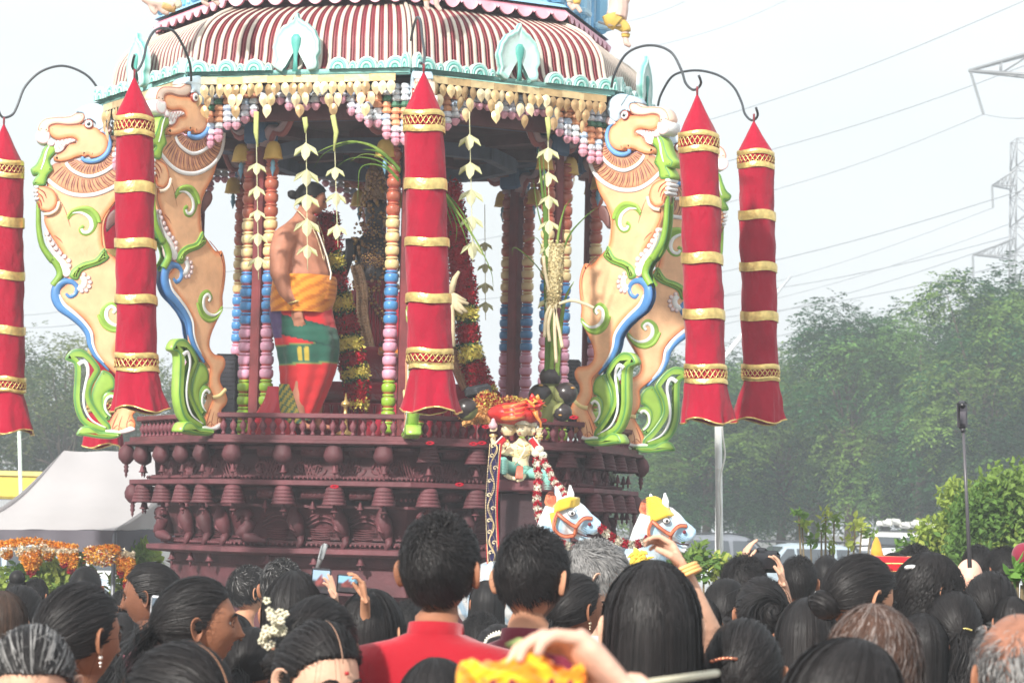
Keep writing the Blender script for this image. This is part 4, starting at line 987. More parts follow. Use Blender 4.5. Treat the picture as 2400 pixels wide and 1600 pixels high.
def person(px, top, w, yaw, style, label, skin='brown', pitch=0., roll=0., Y=None, col=None, grey=0., L=.25, T=(0, -.92, -.25), tl=None, tlL=.25, tdir=(0, -.35, -1),
           shirt=(.1, .1, .1), collar=False, beard=None, earring=None, hs=1., tip=None, glasses=None, seed=None, wear='dark top', nmul=1., neckline=.175, baldtop=False, brow=None, part=None):
    """px, top: crown of the head in photo px; w: hair width in photo px; yaw 0 = facing the chariot, 90 = facing right"""
    seed = seed if seed is not None else int(px * 7 + top); r = np.random.default_rng(seed)
    Y = Y or max(3.2, FPX * .176 * hs / w); s = w / FPX * Y / .176
    tp = P(px, top, Y); ca = math.radians(yaw)
    Rb = rotz(-ca * .75); Rh = rotz(-ca) @ rotx(math.radians(-pitch)) @ roty(math.radians(roll))
    thick = .012
    hc = np.array(tp) - (Rh @ np.array([0, 0, 1])) * 0 - np.array([0, 0, (HC + thick) * s])
    piv = np.array([0, -.02, -.09])
    root = thing('person', label, 'person', (hc[0], hc[1], 0), 'people in the crowd')
    M = lambda V: (np.asarray(V) @ Rh.T) * s + hc
    Mb = lambda V: (np.asarray(V) @ Rb.T) * s + hc
    sk = np.array(SK[skin]) * (1 + r.uniform(-.08, .08)) if isinstance(skin, str) else np.array(skin)
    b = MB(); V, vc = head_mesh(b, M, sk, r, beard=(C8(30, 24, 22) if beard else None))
    if style == 'bald' and baldtop: pass
    Vh = M(V.reshape(-1, 3)).reshape(V.shape)
    nt = V.shape[1]; t = np.linspace(0, 2 * math.pi, nt, endpoint=False); th = t - .5 * np.sin(t); an = th
    ZG = -hc[2] / s
    rings = [(-.108, .050, .056, -.020), (-.128, .049, .053, -.026), (-.155, .050, .054, -.03), (-.178, .060, .060, -.032), (-.194, .100, .066, -.034), (-.210, .148, .074, -.034), (-.236, .186, .084, -.03), (-.278, .202, .096, -.025), (-.36, .192, .108, -.02), (-.5, .165, .108, -.015), (-.64, .150, .10, -.01), (-.82, .172, .12, -.01), (-1.05, .165, .12, -.01), (-1.3, .15, .11, -.01), (ZG + .02, .14, .11, -.01)]
    if collar: rings = [(z + (.028 if -1.2 < z < -.15 else 0), rx * (1.16 if z < -.2 else 1.0), ry, cy) for z, rx, ry, cy in rings]
    if ZG > -1.35: rings = [q for q in rings if q[0] > ZG + .1] + [(ZG + .02, .14, .11, -.01)]
    rows = []
    for z, rx, ry, cy in rings: rows.append(np.stack([rx * np.sin(an), cy + ry * np.cos(an), z + 0 * an - (.02 * np.abs(np.sin(an)) ** 2 if -.27 < z < -.19 else 0)], -1))
    Vb = Mb(np.array(rows).reshape(-1, 3)).reshape(len(rings), nt, 3)
    allV = np.concatenate([Vh, Vb]); allc = np.concatenate([vc, np.tile(sk, (len(rings), nt, 1))])
    b.grid(allV, True, sk, vc=allc.reshape(-1, 3), cap=True)
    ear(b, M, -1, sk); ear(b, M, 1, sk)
    # arms hang beside the body
    for sg in (-1, 1):
        arm = Mb([(sg * .17, -.03, -.245), (sg * .205, -.035, -.36), (sg * .215, -.03, -.52), (sg * .215, .02, -.64), (sg * .21, .07, -.74), (sg * .21, .09, -.80)])
        b.tube(arm, np.array([.05, .046, .038, .034, .024, .03]) * s, sk, 10)
        for q in range(5): b.tube(Mb([(sg * (.19 + .01 * q), .085 + .004 * q, -.81), (sg * (.188 + .011 * q), .10, -.85), (sg * (.186 + .011 * q), .10, -.885 + (.01 if q in (0, 4) else 0))]), np.array([.010, .009, .006]) * s, sk, 6)
    # eyes and brows
    for sg in (-1, 1):
        b.ball(M([(sg * .030, .0715, .001)])[0], .0108 * s, C8(226, 220, 214), 7)
        e = M([(sg * .0305, .0800, .000 if eyes_open(r) else -.001)])[0]; b.ball(e, .0048 * s, (.01, .008, .006), 6)
        b.tube(M([(sg * .044, .082, .001), (sg * .037, .0885, .009), (sg * .028, .091, .0105), (sg * .018, .090, .003)]), .0022 * s, sk * .35, 5)
        b.tube(M([(sg * .044, .083, .001), (sg * .036, .0885, -.007), (sg * .024, .090, -.007), (sg * .017, .089, .000)]), .0018 * s, sk * .6, 5)
        bw = np.array(brow if brow is not None else (.012, .009, .008)); b.tube(M([(sg * .050, .082, .018), (sg * .040, .092, .026), (sg * .026, .0965, .025), (sg * .014, .0955, .019)]), np.array([.0015, .0035, .004, .003]) * s, bw, 6)
        b.tube(M([(sg * .006, .112, -.041), (sg * .009, .108, -.043)]), .003 * s, sk * .3, 5)
    body = b.build('body', SKIN, root)
    # hair
    if style != 'bald':
        hcol = col if col is not None else (.013, .011, .011)
        b = MB(); hair(b, style, M, r, hcol, grey, L, T, nmul, tip)
        if tl:
            Td = nrm(np.array(T, float)); p0, n_ = esurf(Td[None], np.array([.022 if tl in ('bun', 'messy') else .012])); p0 = p0[0]
            tail(b, p0, M, r, tl, tlL, hcol, grey, tdir)
        b.build('hair', HAIR, root)
        if part is not None:
            b = MB(); dd = nrm(np.array([(part * (1 - q), 1 - q * 1.15, .62 + q * .9) for q in np.linspace(0, 1, 10)])); pp, _ = esurf(dd, np.full(10, .0135)); b.tube(M(pp), np.linspace(.0014, .0006, 10) * s, sk * .6, 6); b.build('hair_parting', SKIN, root)
    # clothing
    b = MB(); rows = []; sc = np.array(shirt)
    cr_ = [(-neckline, None)] + [(z, 1) for z, *_ in rings if z < -neckline - .008]
    for z, rx, ry, cy in rings:
        if z > -neckline + (.032 if collar else .012): continue
        gr = .010 if z < -.19 else .006
        wv = 1 + .02 * np.sin(an * 7 + z * 20 + seed) * (1 if z < -.3 else .3)
        rows.append(np.stack([(rx + gr) * wv * np.sin(an), cy + (ry + gr) * wv * np.cos(an), z + .003 + 0 * an - (.02 * np.abs(np.sin(an)) ** 2 if -.27 < z < -.19 else 0)], -1))
    if collar:
        for z, k in ((-.150, .014), (-.124, .010), (-.122, .003)):
            rows.insert(0, np.stack([(.053 + k) * np.sin(an), -.028 + (.056 + k) * np.cos(an), z + .006 * np.cos(an) * -1 + 0 * an], -1)) if True else None
        rows = rows
    V = np.array(rows); Vw = Mb(V.reshape(-1, 3)).reshape(V.shape); b.grid(Vw, True, sc)
    for sg in (-1, 1):
        b.tube(Mb([(sg * .155, -.03, -.235), (sg * .19, -.035, -.29), (sg * .21, -.035, -.38), (sg * .22, -.03, -.48)]), np.array([.058, .060, .056, .052]) * s, sc, 12)
    b.build('shirt' if 'shirt' in wear or 'kurta' in wear else 'garment', CLOTH, root)
    if earring is not None:
        for sg in (-1, 1):
            b = MB(); e = M([(sg * .083, -.005, -.046)])[0]; b.ball(e, .0055 * s, earring, 6); b.ball(e - np.array([0, 0, .012 * s]), .004 * s, earring, 6); b.ball(e - np.array([0, 0, .02 * s]), .003 * s, earring, 5); b.build('earring', GOLD, root)
    if glasses is not None:
        b = MB()
        for sg in (-1, 1):
            an2 = np.linspace(0, 2 * math.pi, 14); b.tube(M(np.stack([sg * .032 + .024 * np.cos(an2), .102 - .01 * abs(np.cos(an2)), .002 + .017 * np.sin(an2)], -1)), .0016 * s, glasses, 5, cap=False)
            b.tube(M([(sg * .056, .092, .006), (sg * .074, .05, .006), (sg * .083, 0, .004), (sg * .084, -.014, -.01)]), .002 * s, glasses, 5)
        b.tube(M([(-.009, .104, .005), (.009, .104, .005)]), .0016 * s, glasses, 5); b.build('glasses', PLASTIC, root)
    root['_'] = 0; del root['_']
    PEOPLE.append((root, M, Mb, s)); return root, M, Mb, s
def eyes_open(r): return True

def remeshed(name, mb, m, parent=None, voxel=.01, smooth=6, loc=None):
    o = mb.build(name, m, parent, True, loc=loc); md = o.modifiers.new('remesh', 'REMESH'); md.mode = 'VOXEL'; md.voxel_size = voxel; md.use_smooth_shade = True
    if smooth: s_ = o.modifiers.new('smooth', 'SMOOTH'); s_.iterations = smooth; s_.factor = .5
    return o
def skin_mat(name, c, **k): return mat(name, c, rough=.58, vary=.24, scale=9, bump=.35, bscale=80, bd=.003, spec=.28, **k)
def hand(mb, wrist, fwd, pn, s=1., curl=(.5, .6, .7, .8), thumb=.4, side=1, col=(.5, .5, .5), spread=.12):
    """palm and five fingers; fwd: wrist to knuckles, pn: palm normal; curl bends the fingers towards the palm side"""
    fwd = nrm(np.array(fwd, float)); pn = np.array(pn, float); pn = nrm(pn - fwd * (pn @ fwd)); sd = np.cross(fwd, pn) * side; w = np.array(tuple(wrist), float)
    pt = lambda a, b_, c: w + (fwd * a + sd * b_ + pn * c) * s
    mb.tube([pt(-.03, 0, 0), pt(0, 0, 0), pt(.03, 0, 0), pt(.06, 0, 0), pt(.088, 0, 0)], np.array([.026, .027, .036, .042, .038]) * s, col, 14, flat=.45, up=pn)
    Ls = [(.030, .042, .024, .019), (.010, .046, .028, .021), (-.011, .043, .026, .020), (-.030, .034, .019, .017)]
    for i, (b_, l1, l2, l3) in enumerate(Ls):
        p = pt(.084 - abs(b_) * .2, b_, 0); a = curl[i] * .9; d = spread * (b_ / .03); pts = [pt(.06, b_ * .9, 0), p]
        for l, k in ((l1, 1), (l2, 2.1), (l3, 3.0)):
            an_ = a * k * .55; v = fwd * math.cos(an_) + pn * math.sin(an_) + sd * d * math.cos(an_) * .8; p = p + v * l * s; pts.append(p)
        mb.tube(pts, np.array([.010, .0105, .0092, .0082, .0064]) * s, col, 8)
    p = pt(.015, .022, .004); d1 = fwd * .62 + sd * (.7 - thumb * .5) + pn * thumb; d2 = fwd * .8 + sd * (.2 - thumb * .6) + pn * thumb * 1.1
    mb.tube([pt(.0, .012, 0), p, p + nrm(d1) * .042 * s, p + nrm(d1) * .042 * s + nrm(d2) * .032 * s, p + nrm(d1) * .042 * s + nrm(d2) * .054 * s], np.array([.016, .017, .0135, .0115, .0085]) * s, col, 8)
# ------------------------------------------------------------------ helpers for cloth and flowers
def drape(mb, prof, Y, dr, colfn, NA=72, sub=8, wr=.03, nf=7, seed=0, fold=.0):
    """rings through (px centre, py, half width px); colfn(px, py) -> colour"""
    q = cr(prof, sub); s_ = PPM(Y); an = np.linspace(0, 2 * math.pi, NA, endpoint=False); V = []; vc = []
    for i, (x, y, w) in enumerate(q):
        u = i / (len(q) - 1); c = P(x, y, Y); wm = w / s_
        k = 1 + wr * np.sin(an * nf + seed + 2.5 * u + np.sin(u * 5 + seed)) * (.3 + u) + fold * np.sin(u * 70 + an * 1.5 + seed)
        X = wm * k * np.cos(an); Yy = wm * dr * k * np.sin(an)
        V.append(np.stack([c.x + X, Y + Yy, c.z + 0 * an], -1)); vc.append([colfn(x + xx * s_, y, a) for xx, a in zip(X, an)])
    V = np.array(V); mb.grid(V, True, (.5, .5, .5), vc=np.array(vc).reshape(-1, 3)); return V
def petals(mb, path, rad, colfn, n, size=.014, seed=0, flat=1., droop=0.):
    r = np.random.default_rng(seed); q = np.asarray([tuple(p) for p in path], float); k = len(q)
    u = r.uniform(0, 1, n); idx = u * (k - 1); i0 = np.minimum(idx.astype(int), k - 2); f = (idx - i0)[:, None]
    c = q[i0] * (1 - f) + q[i0 + 1] * f; rd = np.interp(u, np.linspace(0, 1, len(rad)), rad) if not np.isscalar(rad) else np.full(n, rad)
    d = nrm(r.normal(size=(n, 3))); T = nrm(q[i0 + 1] - q[i0]); d = nrm(d - T * (d * T).sum(-1, keepdims=True) * .8)
    pos = c + d * rd[:, None] * r.uniform(.75, 1.05, (n, 1)); a = nrm(np.cross(d, r.normal(size=(n, 3)))); b2 = np.cross(d, a)
    out = nrm(d + r.normal(0, .6, (n, 3)) - np.array([0, 0, droop])); sz = size * r.uniform(.6, 1.3, (n, 1))
    v0 = pos - a * sz * .5; v1 = pos + out * sz * .5 + b2 * sz * .35; v2 = pos + a * sz * .5 + out * sz * .2; v3 = pos + out * sz + a * sz * .1 - b2 * sz * .2
    V = np.stack([v0, v1, v3, v2], 1).reshape(-1, 3); i = np.arange(n)[:, None] * 4; F = np.concatenate([i, i + 1, i + 2, i + 3], 1)
    cc = np.array([colfn(uu, rr) for uu, rr in zip(u, r.random(n))]) * r.uniform(.7, 1.25, (n, 1)); mb.add(V, F, vc=np.repeat(cc, 4, 0))
def inner(mb, path, rad, colfn, n=10):
    k = len(path); rd = np.full(k, rad) if np.isscalar(rad) else np.interp(np.linspace(0, 1, k), np.linspace(0, 1, len(rad)), rad)
    mb.tube(path, rd, n=n, vc=[colfn(i / (k - 1), .5) for i in range(k)])
def garland(name, pts, Y, rad, colfn, n, label, cat, group=None, size=.014, seed=0, Y1=None, droop=0.):
    Y1 = Y if Y1 is None else Y1; k = len(pts)
    q = cr([tuple(P(x, y, Y + (Y1 - Y) * i / (k - 1))) for i, (x, y) in enumerate(pts)], 10); b = MB(); inner(b, q, np.array(rad) * .82, colfn); petals(b, q, rad, colfn, n, size, seed, droop=droop)
    return tag(b.build(name, PETAL, None, loc=q[0]), label, cat, group)

# ------------------------------------------------------------------ the priest on the platform
SKB = skin_mat('priest_skin', C8(178, 122, 98))
YP = 19.55; sp_ = PPM(YP)
pr = thing('person', 'bare-chested priest in orange sash and red and green wrap, standing on the chariot platform', 'person', P(712, 1000, YP))
b = MB()
def ptube(mb, pts, dY=0., n=14, flat=1., col=(.5, .5, .5)):
    mb.tube([tuple(P(x, y, YP + (p[3] if len(p) > 3 else dY))) for p in pts for x, y in [p[:2]]], [p[2] / sp_ for p in pts], col, n, flat=flat, up=(0, 1, 0))
ptube(b, [(722, 500, 25), (712, 522, 30), (702, 545, 48), (700, 575, 56), (704, 610, 61), (712, 645, 67), (712, 690, 66), (706, 740, 64), (705, 800, 55), (706, 860, 40)], flat=1.0)
ptube(b, [(736, 640, 40), (738, 660, 44), (735, 690, 42)])
ptube(b, [(690, 545, 30, -.05), (668, 560, 31, -.14), (658, 590, 27, -.19), (656, 640, 24, -.2), (670, 680, 19, -.2), (692, 712, 15, -.2)], n=12)
ptube(b, [(700, 545, 30, .05), (712, 580, 27, .2), (735, 640, 22, .24), (765, 670, 16, .22)], n=12)
ptube(b, [(730, 560, 20, -.06), (728, 585, 22, -.06)], n=10)
ptube(b, [(700, 840, 30, -.06), (703, 900, 26, -.06), (700, 960, 20, -.06), (700, 992, 17, -.06)]); ptube(b, [(728, 840, 30, .08), (735, 900, 25, .08), (738, 960, 19, .08), (738, 990, 16, .08)])
for x, dy in ((704, -.06), (742, .08)): b.tube([tuple(P(x - 8, 995, YP + dy)), tuple(P(x + 10, 999, YP + dy)), tuple(P(x + 38, 1003, YP + dy))], [.045, .042, .025], n=10, flat=.6)
hand(b, P(696, 716, YP - .2), (.13, -.02, -.99), (.4, .8, 0), s=1.02, curl=(.25, .35, .45, .55), thumb=.3, side=-1)
hcP = np.array(tuple(P(731, 468, YP))); sP = 1.02; RhP = rotz(-math.radians(82)) @ rotx(math.radians(-12))
MP = lambda V: (np.asarray(V) @ RhP.T) * sP + hcP
Vh, _ = head_mesh(b, MP, (.3, .2, .15), rng); b.grid(MP(Vh.reshape(-1, 3)).reshape(Vh.shape), True, (.3, .2, .15), cap=True)
ear(b, MP, 1, (.3, .2, .15)); ear(b, MP, -1, (.3, .2, .15))
pts = MP([(0, -.02, -.08), (0, -.03, -.13)]); b.tube([pts[0], pts[1], tuple(P(715, 520, YP))], [.062, .064, .07], n=12)
remeshed('body', b, SKB, pr, .0085, 3)
b = MB(); hair(b, 'pulled', MP, np.random.default_rng(3), T=(.0, -.98, .0)); p0, _ = esurf(nrm(np.array([[0, -.98, .0]])), np.array([.03])); tail(b, p0[0], MP, np.random.default_rng(4), 'bun', .036)
b.build('hair', HAIR, pr)
b = MB()
for sg in (-1, 1):
    b.tube(MP([(sg * .050, .082, .018), (sg * .040, .093, .026), (sg * .026, .098, .025), (sg * .014, .096, .019)]), [.002, .004, .004, .003], (.01, .01, .01), 6); b.ball(MP([(sg * .030, .083, .001)])[0], .0085, (.02, .015, .012), 6)
b.build('brows_and_eyes', SKIN, pr)
OR1, OR2 = C8(226, 148, 50), C8(196, 112, 36)
b = MB(); V = drape(b, [(714, 648, 73), (714, 660, 76), (711, 690, 77), (706, 715, 74), (704, 734, 71)], YP, 1.08, lambda x, y, a: OR1 if math.sin(y * .26 + x * .16 + .6 * math.sin(x * .09)) > -.3 else OR2, wr=.012, nf=5, fold=.006)
V = drape(b, [(738, 650, 49), (740, 668, 50), (737, 704, 48)], YP - .02, 1.2, lambda x, y, a: OR1 if math.sin(y * .5 - x * .1) > -.3 else OR2, wr=.01, fold=.009); b.build('orange_sash', CLOTH, pr)
RD1, GN1, GN2, YG, PUR = C8(196, 40, 46), C8(40, 92, 76), C8(32, 74, 66), C8(182, 160, 64), C8(86, 66, 120)
def vesh(x, y, a):
    d = y - (738 + (x - 650) * .22)
    if x < 664 and y < 795: return PUR
    if 0 < d < 48: return GN1 if abs(d - 24) < 20 else GN2
    d2 = y - (812 - (x - 650) * .06)
    if 0 < d2 < 48: return (YG if (abs(x - 715) < 13 and abs(d2 - 24) < 17 and abs(x - 715) > 3) else (GN1 if 3 < d2 < 44 else C8(120, 140, 80)))
    e = (y - 915) - (x - 655) * .85
    if e > 0: return YG if math.sin(x * .5) * math.sin(y * .4) > .2 else (GN1 if int(y / 6) % 2 else C8(120, 128, 72))
    return RD1
b = MB(); V = drape(b, [(704, 722, 74), (711, 760, 75), (719, 800, 75), (722, 850, 68), (717, 900, 58), (711, 950, 44), (706, 985, 32)], YP, .85, vesh, NA=160, sub=14, wr=.045, nf=9, seed=2, fold=.008); b.build('red_and_green_wrap', CLOTH, pr)
b = MB(); V = drape(b, [(668, 900, 14), (672, 940, 22), (680, 975, 24), (688, 992, 20)], YP - .1, .8, lambda x, y, a: YG if math.sin(x * .4 + y * .3) > .1 else GN1, NA=40, wr=.08, nf=3); b.build('hem_fold', CLOTH, pr)
# beads, sacred thread, bracelet, rings
b = MB()
q = cr([tuple(P(x, y, YP + dy)) for x, y, dy in ((690, 486, -.08), (702, 498, -.13), (714, 510, -.15), (730, 530, -.14), (742, 555, -.14), (752, 585, -.13), (760, 610, -.1), (758, 560, .05), (745, 520, .1))], 14)
for p in q: b.ball(p, .0055, C8(220, 196, 160), 4)
b.build('bead_necklace', GOLD, pr)
b = MB(); b.tube([tuple(P(x, y, YP + dy)) for x, y, dy in ((738, 525, -.12), (752, 560, -.12), (766, 600, -.1), (776, 640, -.1), (774, 655, -.16))], .006, C8(226, 220, 206), 6); b.build('sacred_thread', CLOTH, pr)
b = MB(); w0 = np.array(tuple(P(692, 708, YP - .2))); an = np.linspace(0, 2 * math.pi, 16); b.tube([w0 + np.array([.050 * math.cos(a), .045 * math.sin(a), .012 * math.cos(a)]) for a in an], .009, C8(230, 206, 140), 6, cap=False); b.build('bracelet', GOLD, pr)

# ------------------------------------------------------------------ shrine inside: pedestal, deity, big garlands
YD = 20.6; sd_ = PPM(YD)
CRIM = C8(150, 20, 46)
ped = thing('cloth_draped_pedestal', 'crimson cloth-covered stepped pedestal in the middle of the platform', 'pedestal', P(920, 1000, YD))
b = MB(); c0 = P(925, 985, YD)
for w, d, z0, z1 in ((1.55, 1.2, 2.36, 2.62), (1.30, 1.0, 2.62, 2.78), (.8, .7, 2.78, 3.05)):
    b.box((c0.x, YD, (z0 + z1) / 2), (w, d, z1 - z0), CRIM, bev=.03)
b.build('draped_steps', CLOTH, ped)
b = MB()
for i in range(26):
    x = c0.x - .78 + i * .0624; b.tube([(x, YD - .60 - .01 * (i % 2), 2.60), (x + .004, YD - .625 - .012 * (i % 3), 2.48), (x, YD - .62, 2.37)], [.026, .034, .038], CRIM, 6)
b.build('pleats', CLOTH, ped); b = MB(); b.box((P(945, 838, YD).x, YD - .42, P(945, 838, YD).z), (.34, .05, .06), C8(214, 126, 44), R=roty(.12), bev=.01); b.build('orange_border', CLOTH, ped)
dei = thing('deity_figure', 'dark garlanded processional deity figure covered in gold ornaments, half hidden by columns', 'statue', P(880, 900, YD))
BRZ, BRZ2, GLD3, DKB = C8(120, 88, 70), C8(170, 130, 92), C8(196, 156, 96), C8(58, 50, 54)
b = MB(); f = lambda x, y, w, d=0.: (tuple(P(x, y, YD + d)), w / sd_)
def dt(l, col=DKB, n=12, flat=.9): b.tube([f(*p)[0] for p in l], [p[2] / sd_ for p in l], col, n, flat=flat)
dt([(880, 880, 70), (880, 800, 62), (878, 720, 50), (876, 660, 44), (878, 600, 46), (880, 560, 40), (880, 540, 18)])
dt([(880, 540, 16), (880, 520, 24), (880, 490, 26), (880, 470, 22)], DKB); dt([(880, 470, 28), (878, 440, 24), (876, 415, 18), (875, 395, 10), (875, 375, 5)], BRZ2)
for s in (-1, 1):
    dt([(880 + s * 36, 566, 18), (880 + s * 66, 600, 15, -.05), (880 + s * 76, 640, 13, -.12), (880 + s * 60, 600, 10, -.2), (880 + s * 62, 560, 9, -.24)], DKB, 10)
    dt([(880 + s * 30, 800, 28, -.2), (880 + s * 60, 860, 18, -.25)], C8(90, 30, 40), 10)
b.build('dark_body', GLOSS, dei); b = MB(); dt([(880, 890, 76), (880, 820, 70), (879, 750, 62), (878, 690, 52), (878, 660, 44)], C8(150, 20, 44), 24)
for i in range(14): b.tube([f(826 + i * 8.5, 680 + 4 * (i % 3), 5, -.17)[0], f(815 + i * 10, 780, 5, -.21)[0], f(806 + i * 11.5, 880, 5, -.23)[0]], [.012, .018, .022], C8(160, 22, 48), 6)
b.build('crimson_robe', CLOTH, dei)
b = MB(); rr = np.random.default_rng(12)
for i in range(520):
    u = rr.uniform(0, 1) ** 1.5; y = 400 + 400 * u; w = np.interp(y, [400, 470, 500, 560, 660, 760, 870], [16, 30, 34, 56, 50, 58, 74]); a = rr.uniform(-math.pi, 0)
    c = P(880 + w * math.cos(a) * 1.05, y, YD + w / sd_ * math.sin(a)); b.ball(c, rr.uniform(.006, .017), [BRZ2, BRZ2, GLD3, C8(196, 156, 120)][rr.integers(4)], 4, sc=(1, 1, rr.uniform(.5, 1.8)))
for x0, y0, x1, y1, m in ((830, 600, 905, 740, 16), (905, 620, 850, 700, 14), (838, 640, 918, 770, 18)):
    for i in range(m):
        t_ = i / (m - 1); b.ball(P(x0 + (x1 - x0) * t_, y0 + (y1 - y0) * t_ + 18 * math.sin(t_ * 3.1), YD - .24), .014, [BRZ2, GLD3, BRZ][i % 3], 5)
for cx, cy, R_ in ((870, 540, 20), (885, 590, 22), (862, 610, 16), (884, 612, 14)):
    for j in range(3):
        for q in range(8 + 4 * j): a = q / (8 + 4 * j) * 2 * math.pi; b.ball(P(cx + R_ * (j + 1) / 3 * math.cos(a), cy + R_ * (j + 1) / 3 * math.sin(a), YD - .25), .008, [GLD3, BRZ, BRZ2][(q + j) % 3], 4)
tag(b.build('gold_ornaments', GOLD, dei), None, None, kind='stuff')
b = MB(); q = cr([tuple(P(x, y, YD - .28)) for x, y in ((834, 620), (848, 680), (850, 740), (862, 800), (872, 850), (885, 885), (905, 885))], 8); b.tube(q, [.05, .055, .05, .045, .035] and .045, C8(176, 140, 108), 10, flat=.35)
for i in range(0, len(q) - 1):
    for s in (-1, 0, 1): b.ball(q[i] + np.array([s * .025, -.02, 0]), .007, C8(200, 168, 130), 4)
b.build('brocade_sash', GOLD, dei)
DR, YE, LG = C8(182, 12, 42), C8(246, 230, 120), C8(50, 84, 44)
def bandc(stops):
    def fn(u, r_):
        for a, c in stops:
            if u < a: return (LG if r_ > .93 else c)
        return stops[-1][1]
    return fn
garland('flower_garland', [(770, 500), (760, 560), (775, 620), (792, 690), (808, 760), (822, 830), (835, 890), (838, 950)], 19.85, [.07, .13, .10, .09, .095, .10, .10, .07], bandc([(.23, DR), (.25, LG), (.31, YE), (.33, LG), (.42, DR), (.44, LG), (.51, YE), (.53, LG), (.62, DR), (.63, LG), (.70, YE), (.71, LG), (.78, DR), (.79, LG), (.85, YE), (.87, LG), (.96, DR), (1.1, YE)]), 6500, 'thick red and yellow flower garland beside the priest', 'flower garland', 'thick garlands framing the deity', .022, 1)
garland('flower_garland', [(1058, 430), (1066, 520), (1075, 600), (1088, 680), (1092, 740), (1098, 800), (1112, 860), (1138, 920), (1160, 950)], 19.95, [.07, .085, .09, .09, .085, .085, .085, .08, .06], bandc([(.44, DR), (.46, LG), (.52, YE), (.54, LG), (.63, DR), (.65, LG), (.72, YE), (.73, LG), (.86, DR), (.90, YE), (1.1, DR)]), 6000, 'thick red and yellow flower garland right of the central lantern', 'flower garland', 'thick garlands framing the deity', .022, 2)
q = cr([tuple(P(x, y, 20.1)) for x, y in ((1040, 760), (1062, 830), (1080, 880), (1095, 910))], 8); b = MB(); b.tube(q, .045, C8(190, 150, 118), 10, flat=.35)
for i in range(len(q)):
    for s in (-1, 0, 1): b.ball(q[i] + np.array([s * .025, -.02, 0]), .007, C8(206, 172, 132), 4)
tag(b.build('brocade_sash', GOLD, None, loc=q[0]), 'gold brocade sash hanging right of the central lantern', 'sash')
# red satin, brass lamp stand, speaker, spotlight
b = MB(); drape(b, [(640, 905, 12), (645, 940, 26), (640, 980, 40), (640, 1030, 52)], 19.45, .5, lambda x, y, a: C8(186, 24, 50), NA=60, wr=.16, nf=5, seed=3); tag(b.build('satin_cloth', mat('red_satin', attr=True, rough=.3, vary=.1, bump=.1, bscale=12), None, loc=P(640, 1030, 19.45)), 'red satin cloth bunched at the feet of the priest', 'cloth')
b = MB(); c = P(808, 1030, 19.4); b.lathe([(.07, 0), (.06, .02), (.02, .04), (.014, .12), (.03, .14), (.014, .16), (.012, .20), (.034, .215), (.03, .235), (.012, .25), (.004, .30)], (c.x, c.y, 2.36), C8(214, 184, 120), 14); tag(b.build('brass_lamp', GOLD, None, loc=(c.x, c.y, 2.36)), 'small brass lamp stand on the platform right of the priest', 'oil lamp')
def speaker(px, py, Y, h, w, lab):
    c = P(px, py, Y); o = thing('loudspeaker', lab, 'speaker', c); b = MB(); b.box((c.x, c.y, c.z - h / 2), (w, w * .9, h), C8(42, 42, 46), bev=.02); b.build('cabinet', PLASTIC, o)
    b = MB(); b.box((c.x, c.y - w * .45 - .006, c.z - h / 2), (w * .86, .012, h * .9), C8(60, 60, 66), bev=.006)
    for i in range(18):
        for j in range(9): b.ball((c.x - w * .38 + j * w * .095, c.y - w * .45 - .013, c.z - h * .92 + i * h * .05), .006, C8(30, 30, 32), 3)
    b.build('grille', PLASTIC, o); return o
speaker(533, 830, 19.9, .62, .17, 'black loudspeaker standing behind the near left pillar'); speaker(455, 836, 20.2, .5, .1, 'narrow black loudspeaker behind the green plume of the near left beast'); speaker(1340, 843, 20.3, .55, .14, 'black loudspeaker behind the dark palm fruits')
c = P(1120, 915, 19.3); sl = thing('spotlight', 'black finned spotlight clamped above the balustrade', 'lamp', c); b = MB(); b.box(tuple(c), (.19, .12, .075), C8(52, 54, 58), R=roty(-.2), bev=.02)
for i in range(6): b.box((c.x, c.y - .062, c.z - .02 + i * .008), (.17, .01, .003), C8(90, 92, 96), R=roty(-.2))
b.build('housing', PLASTIC, sl); b = MB(); b.tube([(c.x - .02, c.y, c.z - .03), (c.x - .04, c.y, c.z - .10), (c.x - .03, c.y + .02, 2.50)], .012, C8(50, 50, 54), 6); b.build('bracket', PLASTIC, sl)

# ------------------------------------------------------------------ hanging strands of folded palm leaf
PL, PL2 = C8(232, 232, 190), C8(204, 212, 136)
def star(mb, c, s, yaw):
    R = rotz(yaw); f = lambda x, y, z: c + R @ (np.array([x, y, z]) * s)
    for sg in (-1, 1):
        mb.add([f(0, 0, .012), f(sg * .062, -.008, -.022), f(sg * .076, 0, -.062), f(sg * .034, -.006, -.028)], [(0, 1, 2, 3)], PL)
        mb.add([f(0, .003, .008), f(sg * .06, .002, -.026), f(sg * .074, .004, -.064), f(sg * .03, .002, -.034)], [(3, 2, 1, 0)], PL2)
    mb.add([f(0, -.014, .014), f(.030, -.004, -.030), f(.024, -.004, -.062), f(0, -.014, -.092), f(-.024, -.004, -.062), f(-.030, -.004, -.030)], [(0, 1, 3), (1, 2, 3), (0, 3, 5), (5, 3, 4)], PL)
    mb.add([f(0, .012, .010), f(.024, .004, -.034), f(0, .010, -.088), f(-.024, .004, -.034)], [(3, 2, 1, 0)], PL2)
